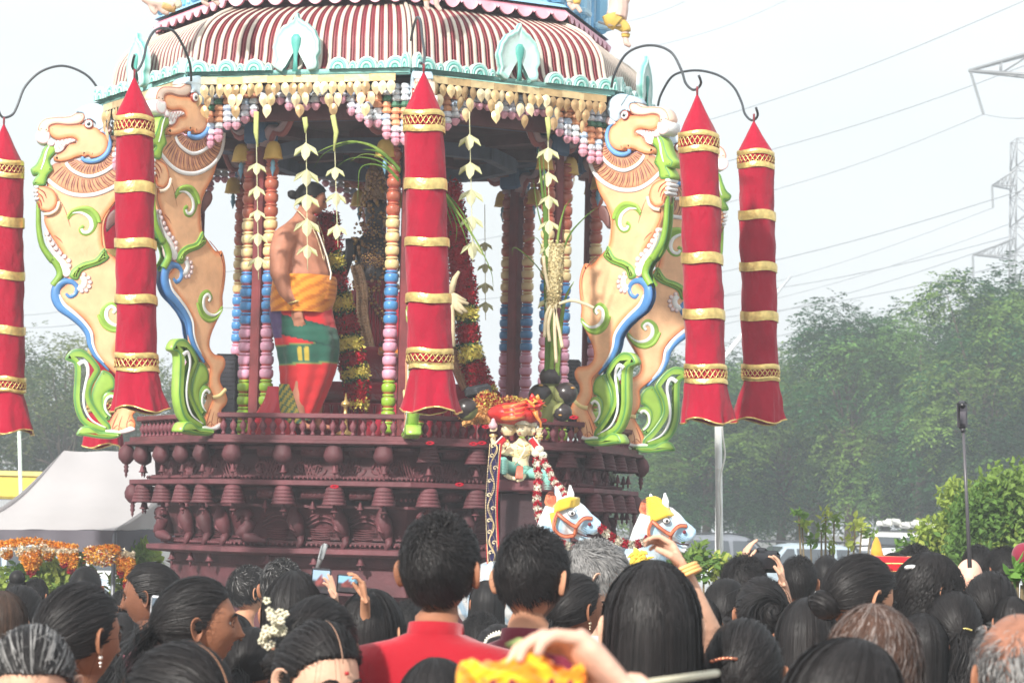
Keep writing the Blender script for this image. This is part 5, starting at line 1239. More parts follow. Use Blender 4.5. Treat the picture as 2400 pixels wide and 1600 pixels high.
def strand(label, x0, y0, x1, ys, Y, ribbon=None, tail_=0, s=1.):
    o = thing('palm_leaf_strand', label, 'leaf garland', P(x0, y0, Y), 'folded palm-leaf strands under the eave')
    yl_ = ys[-1] + 20 + tail_; n_ = len(ys); X = lambda y: x0 + (x1 - x0) * (y - y0) / (yl_ - y0)
    b = MB(); b.tube([tuple(P(X(y), y, Y)) for y in np.linspace(y0, yl_, 12)], .0032, PL, 5); b.build('string', PETAL, o)
    for i, y in enumerate(ys):
        b = MB(); star(b, np.array(tuple(P(X(y), y, Y))), s * random.uniform(1.0, 1.25), random.uniform(-.5, .5)); b.build('folded_leaf', PETAL, o, smooth=False)
    if ribbon:
        b = MB(); q = [tuple(P(x, y, Y - .01)) for x, y in ribbon]; b.tube(q, [.018] * (len(q) - 1) + [.004], PL2, 6, flat=.15, up=(0, 1, 0)); b.build('leaf_ribbon', PETAL, o)
strand('leaf strand nearest the near left pillar, overlapping its beads', 600, 262, 606, [385, 440, 495, 550, 605], 18.95, [(601, 262), (600, 310), (604, 345)], 30, .8)
strand('leaf strand hanging in front of the head and chest of the priest', 717, 275, 721, [340, 402, 460, 518, 578], 18.8, [(714, 275), (717, 295), (715, 312)], 34)
strand('leaf strand between the priest and the deity', 782, 270, 792, [395, 455, 530], 18.8, [(780, 270), (788, 310), (782, 355)], 30, .85)
strand('leaf strand right of the central lantern', 1100, 262, 1108, [320, 385, 448, 510, 572], 18.7, None, 20)
strand('leaf strand over the sugarcane bundle on the right', 1284, 275, 1289, [350, 408, 462, 520, 578, 700], 18.95, [(1283, 275), (1286, 300), (1285, 330)], 20, .9)
strand('shaded leaf strand against the sky by the dark back pillar', 1136, 480, 1138, [570, 620, 665, 710], 21.8, None, 20, .8)
# palm fronds, sugarcane with areca blossom
GF, GF2 = C8(96, 130, 54), C8(140, 168, 80)
def frond(name, stems, label, Y, cat='palm frond', col=GF):
    b = MB()
    for pts, w in stems:
        w *= .62 if cat == 'palm frond' else .85
        q = cr([tuple(P(x, y, Y + d)) for x, y, d in pts], 6); k = len(q); b.tube(q, w * np.interp(np.linspace(0, 1, k), [0, .3, 1], [.9, 1, .08]), col if random.random() < .6 else GF2, 6, flat=.22, up=(0, 1, .3))
    return tag(b.build(name, PETAL, None, loc=q[0]), label, cat)
frond('palm_frond', [([(938, 400, 0), (910, 370, 0), (870, 342, 0), (820, 332, 0), (770, 345, 0), (740, 360, 0)], .018), ([(938, 405, 0), (905, 362, 0), (860, 336, 0), (810, 338, 0), (760, 360, 0), (735, 395, 0)], .009), ([(935, 420, 0), (900, 385, 0), (860, 370, 0), (820, 372, 0), (790, 390, 0)], .010), ([(935, 425, 0), (905, 395, 0), (870, 385, 0), (845, 395, 0), (840, 430, 0), (838, 490, 0)], .010), ([(938, 400, 0), (915, 375, 0), (885, 355, 0), (850, 350, .02)], .022), ([(930, 400, 0), (890, 368, 0), (850, 362, 0), (820, 380, 0)], .007)], 'green palm frond arching left from the front pillar', 18.9)
frond('palm_frond', [([(1038, 450, 0), (1060, 480, 0), (1095, 530, 0), (1130, 590, 0), (1152, 640, 0), (1156, 680, 0)], .012), ([(1038, 450, 0), (1055, 490, 0), (1070, 530, 0), (1068, 570, 0)], .008), ([(1038, 452, 0), (1065, 495, 0), (1085, 540, 0), (1098, 580, 0)], .012), ([(1040, 448, 0), (1070, 480, 0), (1095, 520, 0), (1112, 570, 0)], .010), ([(1038, 455, 0), (1050, 500, 0), (1062, 540, 0)], .008), ([(1040, 450, 0), (1075, 500, 0), (1110, 560, 0)], .014)], 'green palm leaves spreading right from behind the central lantern', 18.6)
cane = [([(1282, 880, 0), (1284, 780, 0), (1280, 640, 0), (1278, 520, 0), (1268, 420, 0), (1262, 350, 0)], .026), ([(1292, 880, 0), (1296, 780, 0), (1300, 640, 0), (1310, 540, 0), (1325, 480, 0)], .022), ([(1306, 880, 0), (1312, 780, 0), (1325, 700, 0), (1345, 660, 0)], .022), ([(1300, 700, 0), (1290, 600, 0), (1262, 500, 0), (1250, 420, 0)], .010), ([(1295, 700, 0), (1270, 640, 0), (1235, 600, 0), (1205, 580, 0), (1200, 600, 0)], .005), ([(1300, 660, 0), (1330, 560, 0), (1370, 510, 0), (1400, 486, 0)], .009), ([(1300, 620, 0), (1320, 500, 0), (1345, 460, 0)], .006), ([(1290, 640, 0), (1260, 560, 0), (1225, 570, 0)], .004), ([(1284, 560, 0), (1280, 480, 0), (1272, 350, 0)], .014)]
frond('sugarcane_bundle', cane, 'green cane stalks and long leaves tied beside the right pillar', 18.95, 'cane stalks')
b = MB(); q = [tuple(P(x, y, 18.85)) for x, y in ((1306, 572), (1303, 620), (1298, 680), (1296, 720))]; b.tube(q, [.042, .046, .045, .02], C8(220, 206, 160), 12)
petals(b, cr(q, 6), [.044, .05, .05, .03], lambda u, r_: C8(232, 218, 172) if r_ > .3 else C8(190, 170, 120), 2200, .014, 5)
for pts in (((1296, 715), (1285, 760), (1288, 800)), ((1298, 715), (1310, 770), (1318, 815)), ((1310, 712), (1340, 704), (1370, 712), (1392, 722)), ((1294, 710), (1280, 740), (1276, 790)), ((1302, 712), (1300, 770), (1304, 850)), ((1290, 690), (1278, 640), (1274, 600))): b.tube(cr([tuple(P(x, y, 18.83)) for x, y in pts], 5), .012, C8(236, 222, 186), 6)
tag(b.build('areca_blossom', PETAL, None, loc=q[0]), 'cream areca palm blossom tied to the cane stalks', 'palm blossom')
b = MB()
for pts in (((1055, 690), (1075, 705), (1098, 712)), ((1055, 690), (1080, 720), (1094, 732)), ((1055, 690), (1066, 652), (1076, 636)), ((1055, 690), (1070, 722), (1084, 735)), ((1055, 690), (1070, 695), (1092, 705)), ((1055, 690), (1060, 760), (1064, 812))):
    b.tube([tuple(P(x, y, 18.7)) for x, y in pts], [.024, .018, .010], C8(232, 216, 178), 8)
tag(b.build('areca_blossom', PETAL, None, loc=P(1055, 690, 18.7)), 'pale blossom spikes poking out right of the central lantern', 'palm blossom')
# palm fruits
FRM = mat('palm_fruit', (.028, .020, .020), rough=.28, vary=.5, scale=7, bump=.1, bscale=20, spec=.5)
def fruit(x, y, w, Y, label, cap=(0, 0, 1), husk=(0, 0, -1)):
    o = thing('palm_fruit', label, 'palm fruit', P(x, y, Y), 'dark palm fruits on the balustrade'); c = np.array(tuple(P(x, y, Y))); R_ = w / PPM(Y)
    b = MB(); b.ball(c, R_, (.03, .02, .02), 14, sc=(1, 1, .95)); b.build('fruit', FRM, o)
    b = MB(); ax = nrm(np.array(husk, float)); u = nrm(np.cross(ax, [.3, 1, .2])); v = np.cross(ax, u); an = np.linspace(0, 2 * math.pi, 18, endpoint=False); rows = []
    for be in (.05, .4, .8, 1.05): rows.append(c + R_ * 1.03 * (math.sin(be) * (np.cos(an)[:, None] * u + np.sin(an)[:, None] * v) * (1 + (.08 * np.sin(an * 3))[:, None] * (be > 1)) + math.cos(be) * ax))
    b.grid(np.array(rows), True, C8(132, 136, 84)); b.build('husk', PAINT, o)
    b = MB(); ax = nrm(np.array(cap, float)); b.ball(c + ax * R_ * .97, R_ * .2, C8(176, 130, 60), 6, sc=(1, 1, .5)); b.build('stem_scar', PAINT, o)
fruit(1290, 883, 26, 19.0, 'topmost dark round palm fruit in the cluster of four', (.2, -.3, 1), (0, .2, -1))
fruit(1267, 926, 29, 18.95, 'left dark palm fruit of the cluster, with a tan scar on top', (0, -.6, .8), (.7, 0, -.7))
fruit(1326, 922, 28, 18.9, 'right dark palm fruit of the cluster, beside the beast leg', (.5, -.6, .4), (-.8, 0, -.5))
fruit(1318, 966, 23, 18.8, 'lowest and smallest dark palm fruit, resting on the balustrade rail', (-.2, -.8, -.3), (-.7, .1, .6))
fruit(1093, 958, 27, 18.85, 'dark palm fruit alone beside the hem of the central lantern', (.9, -.3, .2), (.6, 0, -.8))
b = MB()
for pts in (((1290, 905), (1292, 940), (1280, 985)), ((1275, 985), (1290, 960), (1300, 940))): b.tube([tuple(P(x, y, 18.95)) for x, y in pts], [.03, .035, .05], C8(150, 156, 92), 10)
tag(b.build('fruit_stalk', PAINT, None, loc=P(1280, 985, 18.95)), 'thick green stalk joining the dark palm fruits', 'stalk')
garland('flower_heap', [(1118, 960), (1140, 935), (1165, 950), (1200, 945), (1235, 950)], 19.15, [.04, .06, .05, .045, .03], lambda u, r_: YE if r_ > .62 else (DR if r_ > .25 else C8(232, 176, 110)), 2200, 'heap of yellow and red flowers behind the red turban cloth', 'flowers', size=.018, seed=9)
garland('yellow_cloth_heap', [(1085, 985), (1110, 972), (1135, 975), (1160, 985)], 19.1, [.03, .05, .05, .03], lambda u, r_: C8(240, 186, 120), 500, 'crumpled orange-cream ribbon by the lone palm fruit', 'ribbon', size=.03, seed=10)
for i, (x, y) in enumerate(((1140, 1000), (1345, 978), (1272, 985), (1130, 1038), (1110, 1040), (700 + 84, 1140), (1077, 1135), (1008, 1038))):
    b = MB(); r_ = random.Random(i)
    for q in range(9): a = q * .7; b.ball(P(x + 7 * math.cos(a), y + 3 * math.sin(a), 18.72 if y < 1100 else 18.9), .013, C8(190, 24, 50), 4, sc=(1, .6, .5))
    tag(b.build('rose_head', PETAL, None, loc=P(x, y, 18.8)), ['crushed rose on the rail above the three-faced statue', 'pink rose on the rail end by the beast foot', 'rose petals under the lowest palm fruit', 'rose petals left of the raised hand of the statue', 'single rose petals on the platform edge by the statue', 'red rose lying on the middle cornice below the priest', 'red rose on the middle cornice near the front corner', 'rose petal beside the green foot of the centre beast'][i], 'rose')

# ------------------------------------------------------------------ seated three-faced statue, turban, sash and flower strings
YS = 17.9; ss = PPM(YS)
CRM = mat('statue_cream', (.78, .64, .40), rough=.4, vary=.12, scale=14, bump=.1, bscale=40)
st = thing('seated_statue', 'cream-painted seated statue with three faces and four arms on the chariot front', 'statue', P(1222, 1128, YS))
q_ = lambda X, Y_: (1100 + X / 6.03, 900 + Y_ / 6.03)
def stb(mb, pts, n=10, flat=.9, col=(.5, .5, .5)):
    mb.tube([tuple(P(*q_(p[0], p[1]), YS + (p[3] if len(p) > 3 else 0))) for p in pts], [p[2] / 6.03 / ss for p in pts], col, n, flat=flat, up=(0, 1, 0))
b = MB()
stb(b, [(740, 760, 45), (740, 800, 70), (735, 860, 150), (735, 930, 165), (725, 1000, 130), (720, 1080, 115), (715, 1150, 130), (715, 1220, 135)], 16, .75)
stb(b, [(620, 860, 55), (590, 940, 50, -.02), (580, 1000, 40, -.04)])   # chest side
stb(b, [(560, 830, 55, .02), (440, 880, 45, .0), (350, 860, 48, -.02), (335, 780, 40, -.02), (345, 700, 32, -.02)])
stb(b, [(900, 830, 50, .02), (960, 820, 38, .02), (990, 760, 32, 0), (985, 700, 28, 0)])
stb(b, [(590, 880, 50), (520, 980, 42, -.05), (470, 970, 34, -.08), (440, 930, 30, -.09)])
stb(b, [(890, 870, 50), (950, 980, 44, -.03), (970, 1060, 34, -.06), (1000, 1020, 30, -.09)])
for cx, cy, s_ in ((335, 640, 1), (985, 690, .8), (455, 950, 1), (990, 1010, 1.1)):
    stb(b, [(cx, cy + 30, 45 * s_, -.09), (cx, cy, 48 * s_, -.09), (cx, cy - 30, 42 * s_, -.09)], 10, .6)
    for fq in range(4): stb(b, [(cx - 36 + fq * 24, cy - 20, 13 * s_, -.10), (cx - 38 + fq * 25, cy - 60, 12 * s_, -.11), (cx - 30 + fq * 22, cy - 82 + 8 * abs(fq - 1.5), 9 * s_, -.12)], 6, 1)
    stb(b, [(cx + 40, cy + 20, 14 * s_, -.1), (cx + 60, cy - 20, 11 * s_, -.12)], 6, 1)
for yw, cx, cy, s_ in ((200, 750, 640, 1.0), (250, 560, 640, .92), (140, 860, 650, .8)):
    c = np.array(tuple(P(*q_(cx, cy), YS - (.03 if yw == 200 else -.02)))); R_ = rotz(-math.radians(yw)); sc_ = .50 * s_
    Mx = lambda V, R_=R_, c=c, sc_=sc_: (np.asarray(V) @ R_.T) * sc_ * np.array([1.1, 1.1, 1]) + c
    Vh, _ = head_mesh(b, Mx, (.6, .5, .3), rng); b.grid(Mx(Vh.reshape(-1, 3)).reshape(Vh.shape), True, (.6, .5, .3), cap=True); ear(b, Mx, 1, (.6, .5, .3)); ear(b, Mx, -1, (.6, .5, .3))
# feet
stb(b, [(500, 1270, 34, -.12), (560, 1310, 34, -.16), (660, 1340, 26, -.18)]); stb(b, [(780, 1290, 32, -.1), (740, 1340, 32, -.18), (670, 1370, 20, -.2)])
remeshed('body', b, CRM, st, .0048, 2)
b = MB()
for yw, cx, cy, s_, dY in ((200, 750, 640, 1.0, -.03), (250, 560, 640, .92, .02), (140, 860, 650, .8, .02)):
    c = np.array(tuple(P(*q_(cx, cy), YS + dY))); R_ = rotz(-math.radians(yw)); sc_ = .50 * s_; Mx = lambda V: (np.asarray(V) @ R_.T) * sc_ * np.array([1.1, 1.1, 1]) + c
    for sg in (-1, 1):
        b.ball(Mx([(sg * .030, .082, .002)])[0], .0065, (.7, .7, .66), 6); b.ball(Mx([(sg * .030, .090, .002)])[0], .0036, (.02, .02, .02), 5)
        b.tube(Mx([(sg * .052, .084, .020), (sg * .040, .094, .032), (sg * .024, .098, .032), (sg * .010, .100, .020)]), .0016, (.03, .02, .02), 5)
        b.tube(Mx([(sg * .048, .082, .006), (sg * .030, .092, .012), (sg * .016, .090, .004)]), .0012, (.03, .02, .02), 5)
    b.tube(Mx([(-.020, .092, -.060), (-.006, .103, -.056), (.006, .103, -.056), (.020, .092, -.060), (.0, .102, -.066), (-.018, .092, -.060)]), .0022, C8(190, 80, 80), 5)
    for k2 in range(3): b.tube(Mx([((.081 - .004 * k2) * math.cos(a), (.104 - .004 * k2) * math.sin(a), .062 + .018 * k2 + .012 * max(0, math.sin(a))) for a in np.linspace(0, 2 * math.pi, 22)]), .0065, C8(206, 200, 176), 6, cap=False)
b.build('painted_features', PAINT, st)
b = MB(); TQ = C8(128, 190, 176)
stb(b, [(700, 1200, 120), (560, 1180, 90, -.06), (480, 1110, 74, -.14), (470, 1060, 60, -.16)], 14, .9, TQ); stb(b, [(480, 1080, 70, -.15), (470, 1180, 66, -.16), (500, 1260, 42, -.14)], 14, .9, TQ)
stb(b, [(740, 1230, 110), (880, 1260, 80, -.08), (1020, 1270, 74, -.14), (1100, 1290, 66, -.14)], 14, .9, TQ); stb(b, [(1090, 1270, 68, -.14), (1110, 1380, 58, -.14), (1115, 1500, 44, -.12)], 14, .9, TQ)
for k2 in range(9):
    yv = 1070 + k2 * 22; stb(b, [(410 + (k2 > 6) * 10, yv, 5, -.22), (475, yv + 10, 6, -.30), (545, yv - 2, 5, -.22)], 5, 1, C8(150, 204, 190)); yv = 1300 + k2 * 22; stb(b, [(1050, yv, 5, -.20), (1110, yv + 8, 6, -.275), (1162, yv, 5, -.20)], 5, 1, C8(150, 204, 190))
b.build('turquoise_trousers', PAINT, st)
b = MB(); stb(b, [(715, 1160, 46, -.16), (710, 1240, 52, -.2), (700, 1330, 56, -.22)], 10, .3, C8(214, 110, 90)); 
for i in range(7): stb(b, [(675 + i * 12, 1165, 4, -.2), (665 + i * 15, 1330, 5, -.25)], 5, 1, C8(226, 140, 116))
b.build('orange_apron', PAINT, st)
b = MB(); stb(b, [(600, 1000, 8, -.17), (700, 1030, 8, -.19), (860, 990, 8, -.17)], 6, 1, C8(214, 190, 120)); stb(b, [(760, 830, 9, -.17), (790, 920, 9, -.19), (740, 1010, 10, -.2), (640, 1140, 9, -.18)], 6, 1, C8(232, 222, 196))
for x in range(11): b.ball(P(*q_(690 + 14 * x, 850 + 26 * math.sin(x / 10 * math.pi)), YS - .15), .006, C8(190, 160, 96), 4)
for x in range(13): a = x / 12 * math.pi; b.ball(P(*q_(770 - 90 * math.cos(a), 890 + 150 * math.sin(a)), YS - .165), .006, C8(206, 176, 110), 4)
for cx, cy in ((340, 725), (500, 800), (985, 740)):
    for a in np.linspace(0, 2 * math.pi, 10)[:-1]: b.ball(P(*q_(cx + 44 * math.cos(a), cy + 12 * math.sin(a)), YS - .03 + .03 * -math.sin(a)), .007, C8(206, 176, 110), 4)
b.lathe([(.001, .055), (.01, .05), (.016, .03), (.03, .012), (.028, -.006), (.012, -.018)], tuple(P(*q_(335, 600), YS - .1)), C8(214, 170, 176), 12)
b.build('jewellery', PAINT, st)
b = MB(); c1, c2 = P(1160, 1125, YS + .12), P(1288, 1125, YS + .12); b.box(((c1.x + c2.x) / 2 + .02, YS + .22, c1.z - .035), (.46, .75, .07), MAR3, bev=.01); b.box(((c1.x + c2.x) / 2 + .02, YS + .22, (c1.z - .08) / 2 - .0), (.32, .55, c1.z - .08), C8(52, 26, 32), bev=.01)
part(b, 'driver_seat', DARKW, smooth=False)
# turban
TR = mat('red_gold_silk', attr=True, rough=.33, vary=.3, scale=30, bump=.3, bscale=20)
tb = thing('turban_cloth', 'shiny red and gold silk cloth tied over the heads of the three-faced statue', 'cloth', P(1205, 970, YS)); b = MB()
for i in range(16):
    u = i / 15; y0 = 482 - 190 * u; pts = []
    for t_ in np.linspace(0, 1, 9): pts.append(tuple(P(*q_(430 + 420 * t_ + 10 * math.sin(i), y0 + 40 * math.sin(t_ * 2.6 + u) - (70 * (1 - u) + 30) * t_ * .9), YS - .02 - .13 * math.sin(math.pi * min(t_ * .9 + .08, 1)) * (1 - .3 * u))))
    b.tube(pts, [.006] + [.017] * 7 + [.012], C8(206, 52, 40) if i % 3 else C8(214, 120, 60), 7)
b.ball(P(*q_(640, 420), YS + .0), .2, C8(190, 40, 36), 10, sc=(.9, .6, .38))
b.build('wrap', TR, tb); b = MB(); r_ = np.random.default_rng(2)
for i in range(34):
    a = r_.uniform(0, 6.28); p = P(*q_(930 + 85 * math.cos(a) * r_.uniform(.3, 1), 300 + 105 * math.sin(a) * r_.uniform(.3, 1)), YS - .1 * r_.random()); d = nrm(r_.normal(size=3)) * .045
    b.tube([tuple(np.array(tuple(p)) - d), tuple(np.array(tuple(p)) + [0, -.02, .01]), tuple(np.array(tuple(p)) + d)], [.004, .022, .004], C8(204, 40, 36) if i % 3 else C8(222, 160, 70), 6, flat=.5)
b.tube([tuple(P(*q_(x, y), YS - .1)) for x, y in ((930, 380), (960, 470), (1010, 540), (1010, 640))], [.02, .012, .008, .006], C8(214, 130, 60), 6); b.build('rosette', TR, tb)
# hanging embroidered sash
NV = C8(36, 30, 74)
sh = thing('embroidered_sash', 'navy sash with gold paisley vine and red edge hanging from the statue', 'sash', P(1152, 1050, 17.6)); b = MB()
cl = cr([tuple(P(x, y, 17.6)) for x, y in ((1160, 1040), (1155, 1100), (1150, 1180), (1152, 1250), (1155, 1310), (1158, 1380), (1160, 1420))], 10)
W = .034; V = np.array([[p + np.array([q * W, .006 * math.sin(p[2] * 14 + q), 0]) for q in (-1, -.5, 0, .5, 1)] for p in cl]); b.grid(V, False, NV); b.build('navy_cloth', CLOTH, sh)
b = MB(); V = np.array([[p + np.array([W + q * .010 - .001, -.004 + .006 * math.sin(p[2] * 14 + 1), 0]) for q in (0, 1.2)] for p in cl]); b.grid(V, False, C8(190, 30, 48)); V = np.array([[p + np.array([-W - q * .006 + .001, -.004, 0]) for q in (0, 1)] for p in cl[34:]]); b.grid(V, False, C8(190, 30, 48)); b.build('red_edge', CLOTH, sh)
b = MB(); n_ = len(cl)
for i in range(n_ * 2):
    p = cl[min(i // 2, n_ - 1)] + (np.array([0, 0, 0]) if i % 2 == 0 else (cl[min(i // 2 + 1, n_ - 1)] - cl[min(i // 2, n_ - 1)]) / 2)
    for q in (-.92, .94): b.ball(p + np.array([W * q, -.008, 0]), .0042, C8(230, 206, 160), 4)
    b.ball(p + np.array([W * .55 * math.sin(i * .26), -.010, 0]), .0048, C8(232, 210, 164), 4)
    b.ball(p + np.array([W * .38 * math.sin(i * .26 + .5), -.010, 0]), .0036, C8(214, 186, 130), 4); b.ball(p + np.array([W * .6 * math.sin(i * .26 + 3.3), -.009, 0]), .003, C8(200, 170, 120), 3)
    if i % 8 == 3:
        s0 = -1 if math.sin(i * .26) > 0 else 1
        for a in np.linspace(0, 5.2, 12): rr_ = .016 * (1 - a / 7); b.ball(p + np.array([s0 * W * .40 + rr_ * math.cos(a), -.011, rr_ * math.sin(a)]), .0042, C8(236, 218, 180), 4)
b.build('gold_embroidery', GOLD, sh)
b = MB()
for sgn, pts in ((1, ((870, 770), (930, 850), (980, 930), (990, 990))), (-1, ((500, 760), (430, 830), (370, 900), (340, 960)))): 
    q = cr([tuple(P(*q_(x, y), YS - .13)) for x, y in pts], 6); b.tube(q, .022, C8(186, 36, 44), 8, flat=.4)
    for p in q: b.ball(p + np.array([.018 * sgn, -.01, .008]), .006, C8(224, 214, 206), 4)
b.build('shoulder_drape', CLOTH, sh)
WF, RF = C8(240, 232, 214), C8(186, 16, 48)
def rw(nb, off=0): return lambda u, r_: (WF if int(u * nb + off) % 2 else RF) if r_ > .12 else LG
garland('flower_string', [(1258, 1075), (1262, 1120), (1258, 1170), (1264, 1210), (1278, 1240), (1272, 1268), (1285, 1290)], 17.3, .020, rw(22), 2200, 'red and white flower string falling straight from the hand of the statue', 'flower string', 'red and white flower strings', .013, 21, 16.6)
garland('flower_string', [(1270, 1072), (1285, 1100), (1300, 1130), (1318, 1150), (1326, 1165)], 17.3, .017, rw(12, 1), 1300, 'red and white flower string slanting from the statue to the horse ears', 'flower string', 'red and white flower strings', .012, 22, 16.7)
garland('flower_string', [(1285, 1262), (1310, 1272), (1338, 1282), (1355, 1290)], 16.45, .020, rw(6, 0), 900, 'red and white flower string across the neck of the near horse', 'flower string', 'red and white flower strings', .014, 23)
garland('flower_string', [(1406, 1236), (1425, 1252), (1450, 1268), (1480, 1276), (1505, 1272), (1520, 1262)], 16.6, .019, rw(9, 0), 1500, 'red and white flower string strung between the two horses', 'flower string', 'red and white flower strings', .014, 24)
b = MB()
for x, y in ((1256, 1062), (1264, 1052), (1272, 1066), (1262, 1076)): b.ball(P(x, y, 17.5), .03, WF, 6, sc=(1, .8, .8))
tag(b.build('white_blossom', PETAL, None, loc=P(1262, 1064, 17.5)), 'white blossoms clasped in the lower right hand of the statue', 'flowers')

# ------------------------------------------------------------------ horse statues
hm, ht, hb = nodes_mat('horse_paint'); N, L = ht.nodes, ht.links
co = N.new('ShaderNodeTexCoord'); n1 = N.new('ShaderNodeTexNoise'); n1.inputs['Scale'].default_value = 7; n1.inputs['Detail'].default_value = 2; L.new(co.outputs['Object'], n1.inputs['Vector'])
rp_ = N.new('ShaderNodeValToRGB'); e = rp_.color_ramp.elements; e[0].position = .38; e[0].color = (*C8(176, 212, 236), 1); e[1].position = .55; e[1].color = (*C8(240, 242, 242), 1)
L.new(n1.outputs['Fac'], rp_.inputs[0]); L.new(rp_.outputs[0], hb.inputs['Base Color']); hb.inputs['Roughness'].default_value = .35; hb.inputs['Coat Weight'].default_value = .3
def horse(dx, dy, Y, label, s=1., cap='band', dirn=1):
    o = thing('horse_statue', label, 'horse statue', P(1300 + dx, 1300 + dy, Y), 'painted horse statues before the chariot'); ps = PPM(Y) / s
    Q = lambda x, y, d=0.: tuple(P(1340 + dx + (x - 1340) * s, 1205 + dy + (y - 1205) * s, Y + d * s)); g = lambda mb, l, n=12, flat=.75, col=(.5, .5, .5): mb.tube([Q(p[0], p[1], p[3] if len(p) > 3 else 0) for p in l], [p[2] / ps for p in l], col, n, flat=flat, up=(0, 1, 0))
    b = MB()
    g(b, [(1300, 1188, 24), (1316, 1194, 34), (1338, 1203, 36), (1358, 1214, 31), (1375, 1224, 24), (1390, 1232, 21), (1400, 1238, 18), (1405, 1241, 10)])
    g(b, [(1310, 1215, 28), (1330, 1228, 22), (1350, 1245, 14), (1368, 1262, 11), (1386, 1270, 9)], flat=.65)
    g(b, [(1310, 1195, 34), (1298, 1230, 38), (1292, 1270, 46, .05), (1285, 1320, 60, .12), (1262, 1380, 85, .25), (1225, 1420, 100, .6)], 16, .7)
    # body behind the crowd
    g(b, [(1262, 1390, 88, .2), (1200, 1400, 95, .7), (1150, 1400, 90, 1.1), (1110, 1405, 70, 1.35)], 16, .8)
    for x, d, fx in ((1285, .05, 1), (1250, .35, 1), (1150, .95, -1), (1120, 1.25, -1)): g(b, [(x, 1420, 38, d), (x + 8 * fx, 1500, 26, d), (x - 6, 1570, 17, d), (x, 1640, 14, d), (x + 6, 1690, 22, d)], 10, 1)
    for ex in (0, 1): g(b, [(1312 + ex * 24, 1178 - ex * 4, 10, .03 - .06 * ex), (1308 + ex * 30, 1158 - ex * 2, 9, .03 - .07 * ex), (1302 + ex * 34, 1138 - ex * 2, 3, .03 - .07 * ex)], 8, .6)
    remeshed('body', b, hm, o, .0065, 2)
    b = MB(); YC = C8(232, 194, 62)
    if cap == 'band':
        for i in range(9):
            t_ = i / 8; g(b, [(1292 + 6 * t_, 1206 - 16 * t_, 4, -.02), (1310 + 3 * t_, 1192 - 16 * t_, 7, -.088), (1332 + 4 * t_, 1184 - 14 * t_, 7, -.088), (1356 + 1 * t_, 1184 - 14 * t_, 5, -.03)], 8, .7, YC)
        g(b, [(1296, 1202, 9, -.06), (1298, 1218, 8, -.08), (1298, 1232, 5, -.08)], 8, .6, YC)
    else:
        for i in range(12):
            t_ = i / 11; g(b, [(1296 - 4 * t_, 1212 - 62 * t_, 4 - t_ * 2, -.02), (1312 - 8 * t_, 1198 - 50 * t_, 7 - t_ * 3, -.085 * (1 - .7 * t_)), (1336 - 22 * t_, 1188 - 40 * t_, 7 - t_ * 3, -.085 * (1 - .7 * t_)), (1360 - 34 * t_, 1190 - 38 * t_, 5 - t_ * 2, -.03)], 8, .8, YC)
    b.build('yellow_head_cloth', CLOTH, o)
    b = MB(); OG = C8(226, 134, 96); OG2 = C8(170, 74, 50)
    for l in ([(1306, 1202, -.085), (1322, 1216, -.098), (1338, 1228, -.075), (1350, 1234, -.068)], [(1350, 1236, -.068), (1358, 1224, -.085), (1370, 1214, -.075), (1388, 1214, -.04)], [(1350, 1234, -.068), (1349, 1246, -.05), (1344, 1256, -.03)], [(1306, 1204, -.085), (1298, 1224, -.095), (1302, 1244, -.09), (1322, 1256, -.07), (1345, 1254, -.04)]):
        q = cr([Q(*p) for p in l], 5); b.tube(q, .012, OG, 8, flat=.5, up=(0, 1, 0)); b.tube(q + np.array([0, -.006, .010]), .0025, OG2, 5); b.tube(q + np.array([0, -.006, -.010]), .0025, OG2, 5)
    b.build('orange_bridle', PAINT, o)
    b = MB(); e0 = np.array(Q(1340, 1202, -.088)); b.ball(e0, .020, (.75, .75, .74), 8, sc=(1.1, .5, .8)); b.ball(e0 + [0.002, -.006, 0], .0105, (.02, .02, .02), 8, sc=(1, .6, 1)); an = np.linspace(0, 2 * math.pi, 16)
    b.tube([e0 + np.array([.024 * math.cos(a), .002, .017 * math.sin(a)]) for a in an], .0022, (.05, .05, .06), 5, cap=False); b.tube([e0 + np.array([.034 * math.cos(a), .004, .006 + .024 * math.sin(a)]) for a in np.linspace(.3, 2.9, 10)], .002, C8(110, 120, 140), 5)
    b.build('eye', GLOSS, o)
    b = MB(); n0 = np.array(Q(1382, 1228, -.058)); b.ball(n0, .012, C8(110, 20, 40), 7, sc=(1, .5, 1)); b.tube([Q(1352, 1248, -.045), Q(1372, 1256, -.05), Q(1392, 1258, -.04)], .006, C8(60, 20, 30), 6)
    for k2 in range(3): b.tube([Q(1360 + 4 * k2, 1240 - 3 * k2, -.06), Q(1376 + 3 * k2, 1250 - 3 * k2, -.062), Q(1396 + 2 * k2, 1246 - 3 * k2, -.045)], .0018, C8(150, 190, 214), 5)
    b.build('nostril_and_mouth', PAINT, o)
    b = MB(); g(b, [(1292, 1160, 12, .02), (1290, 1175, 15, .02), (1296, 1200, 8, .03), (1292, 1230, 9, .05)], 10, .5, OG)
    for k2 in range(3): b.tube([Q(1291 + (12 - 4 * k2) * math.cos(a) * .9, 1166 + (14 - 4 * k2) * math.sin(a), -.012) for a in np.linspace(0, 6.28, 14)], .002, OG2, 4, cap=False)
    b.build('orange_crest', PAINT, o)
horse(0, 0, 16.7, 'white and pale blue horse statue with yellow headband, nearer to the seated statue')
horse(222, 18, 16.9, 'white and pale blue horse statue with tall yellow hood, farthest right', cap='hood')
b = MB(); r_ = np.random.default_rng(5)
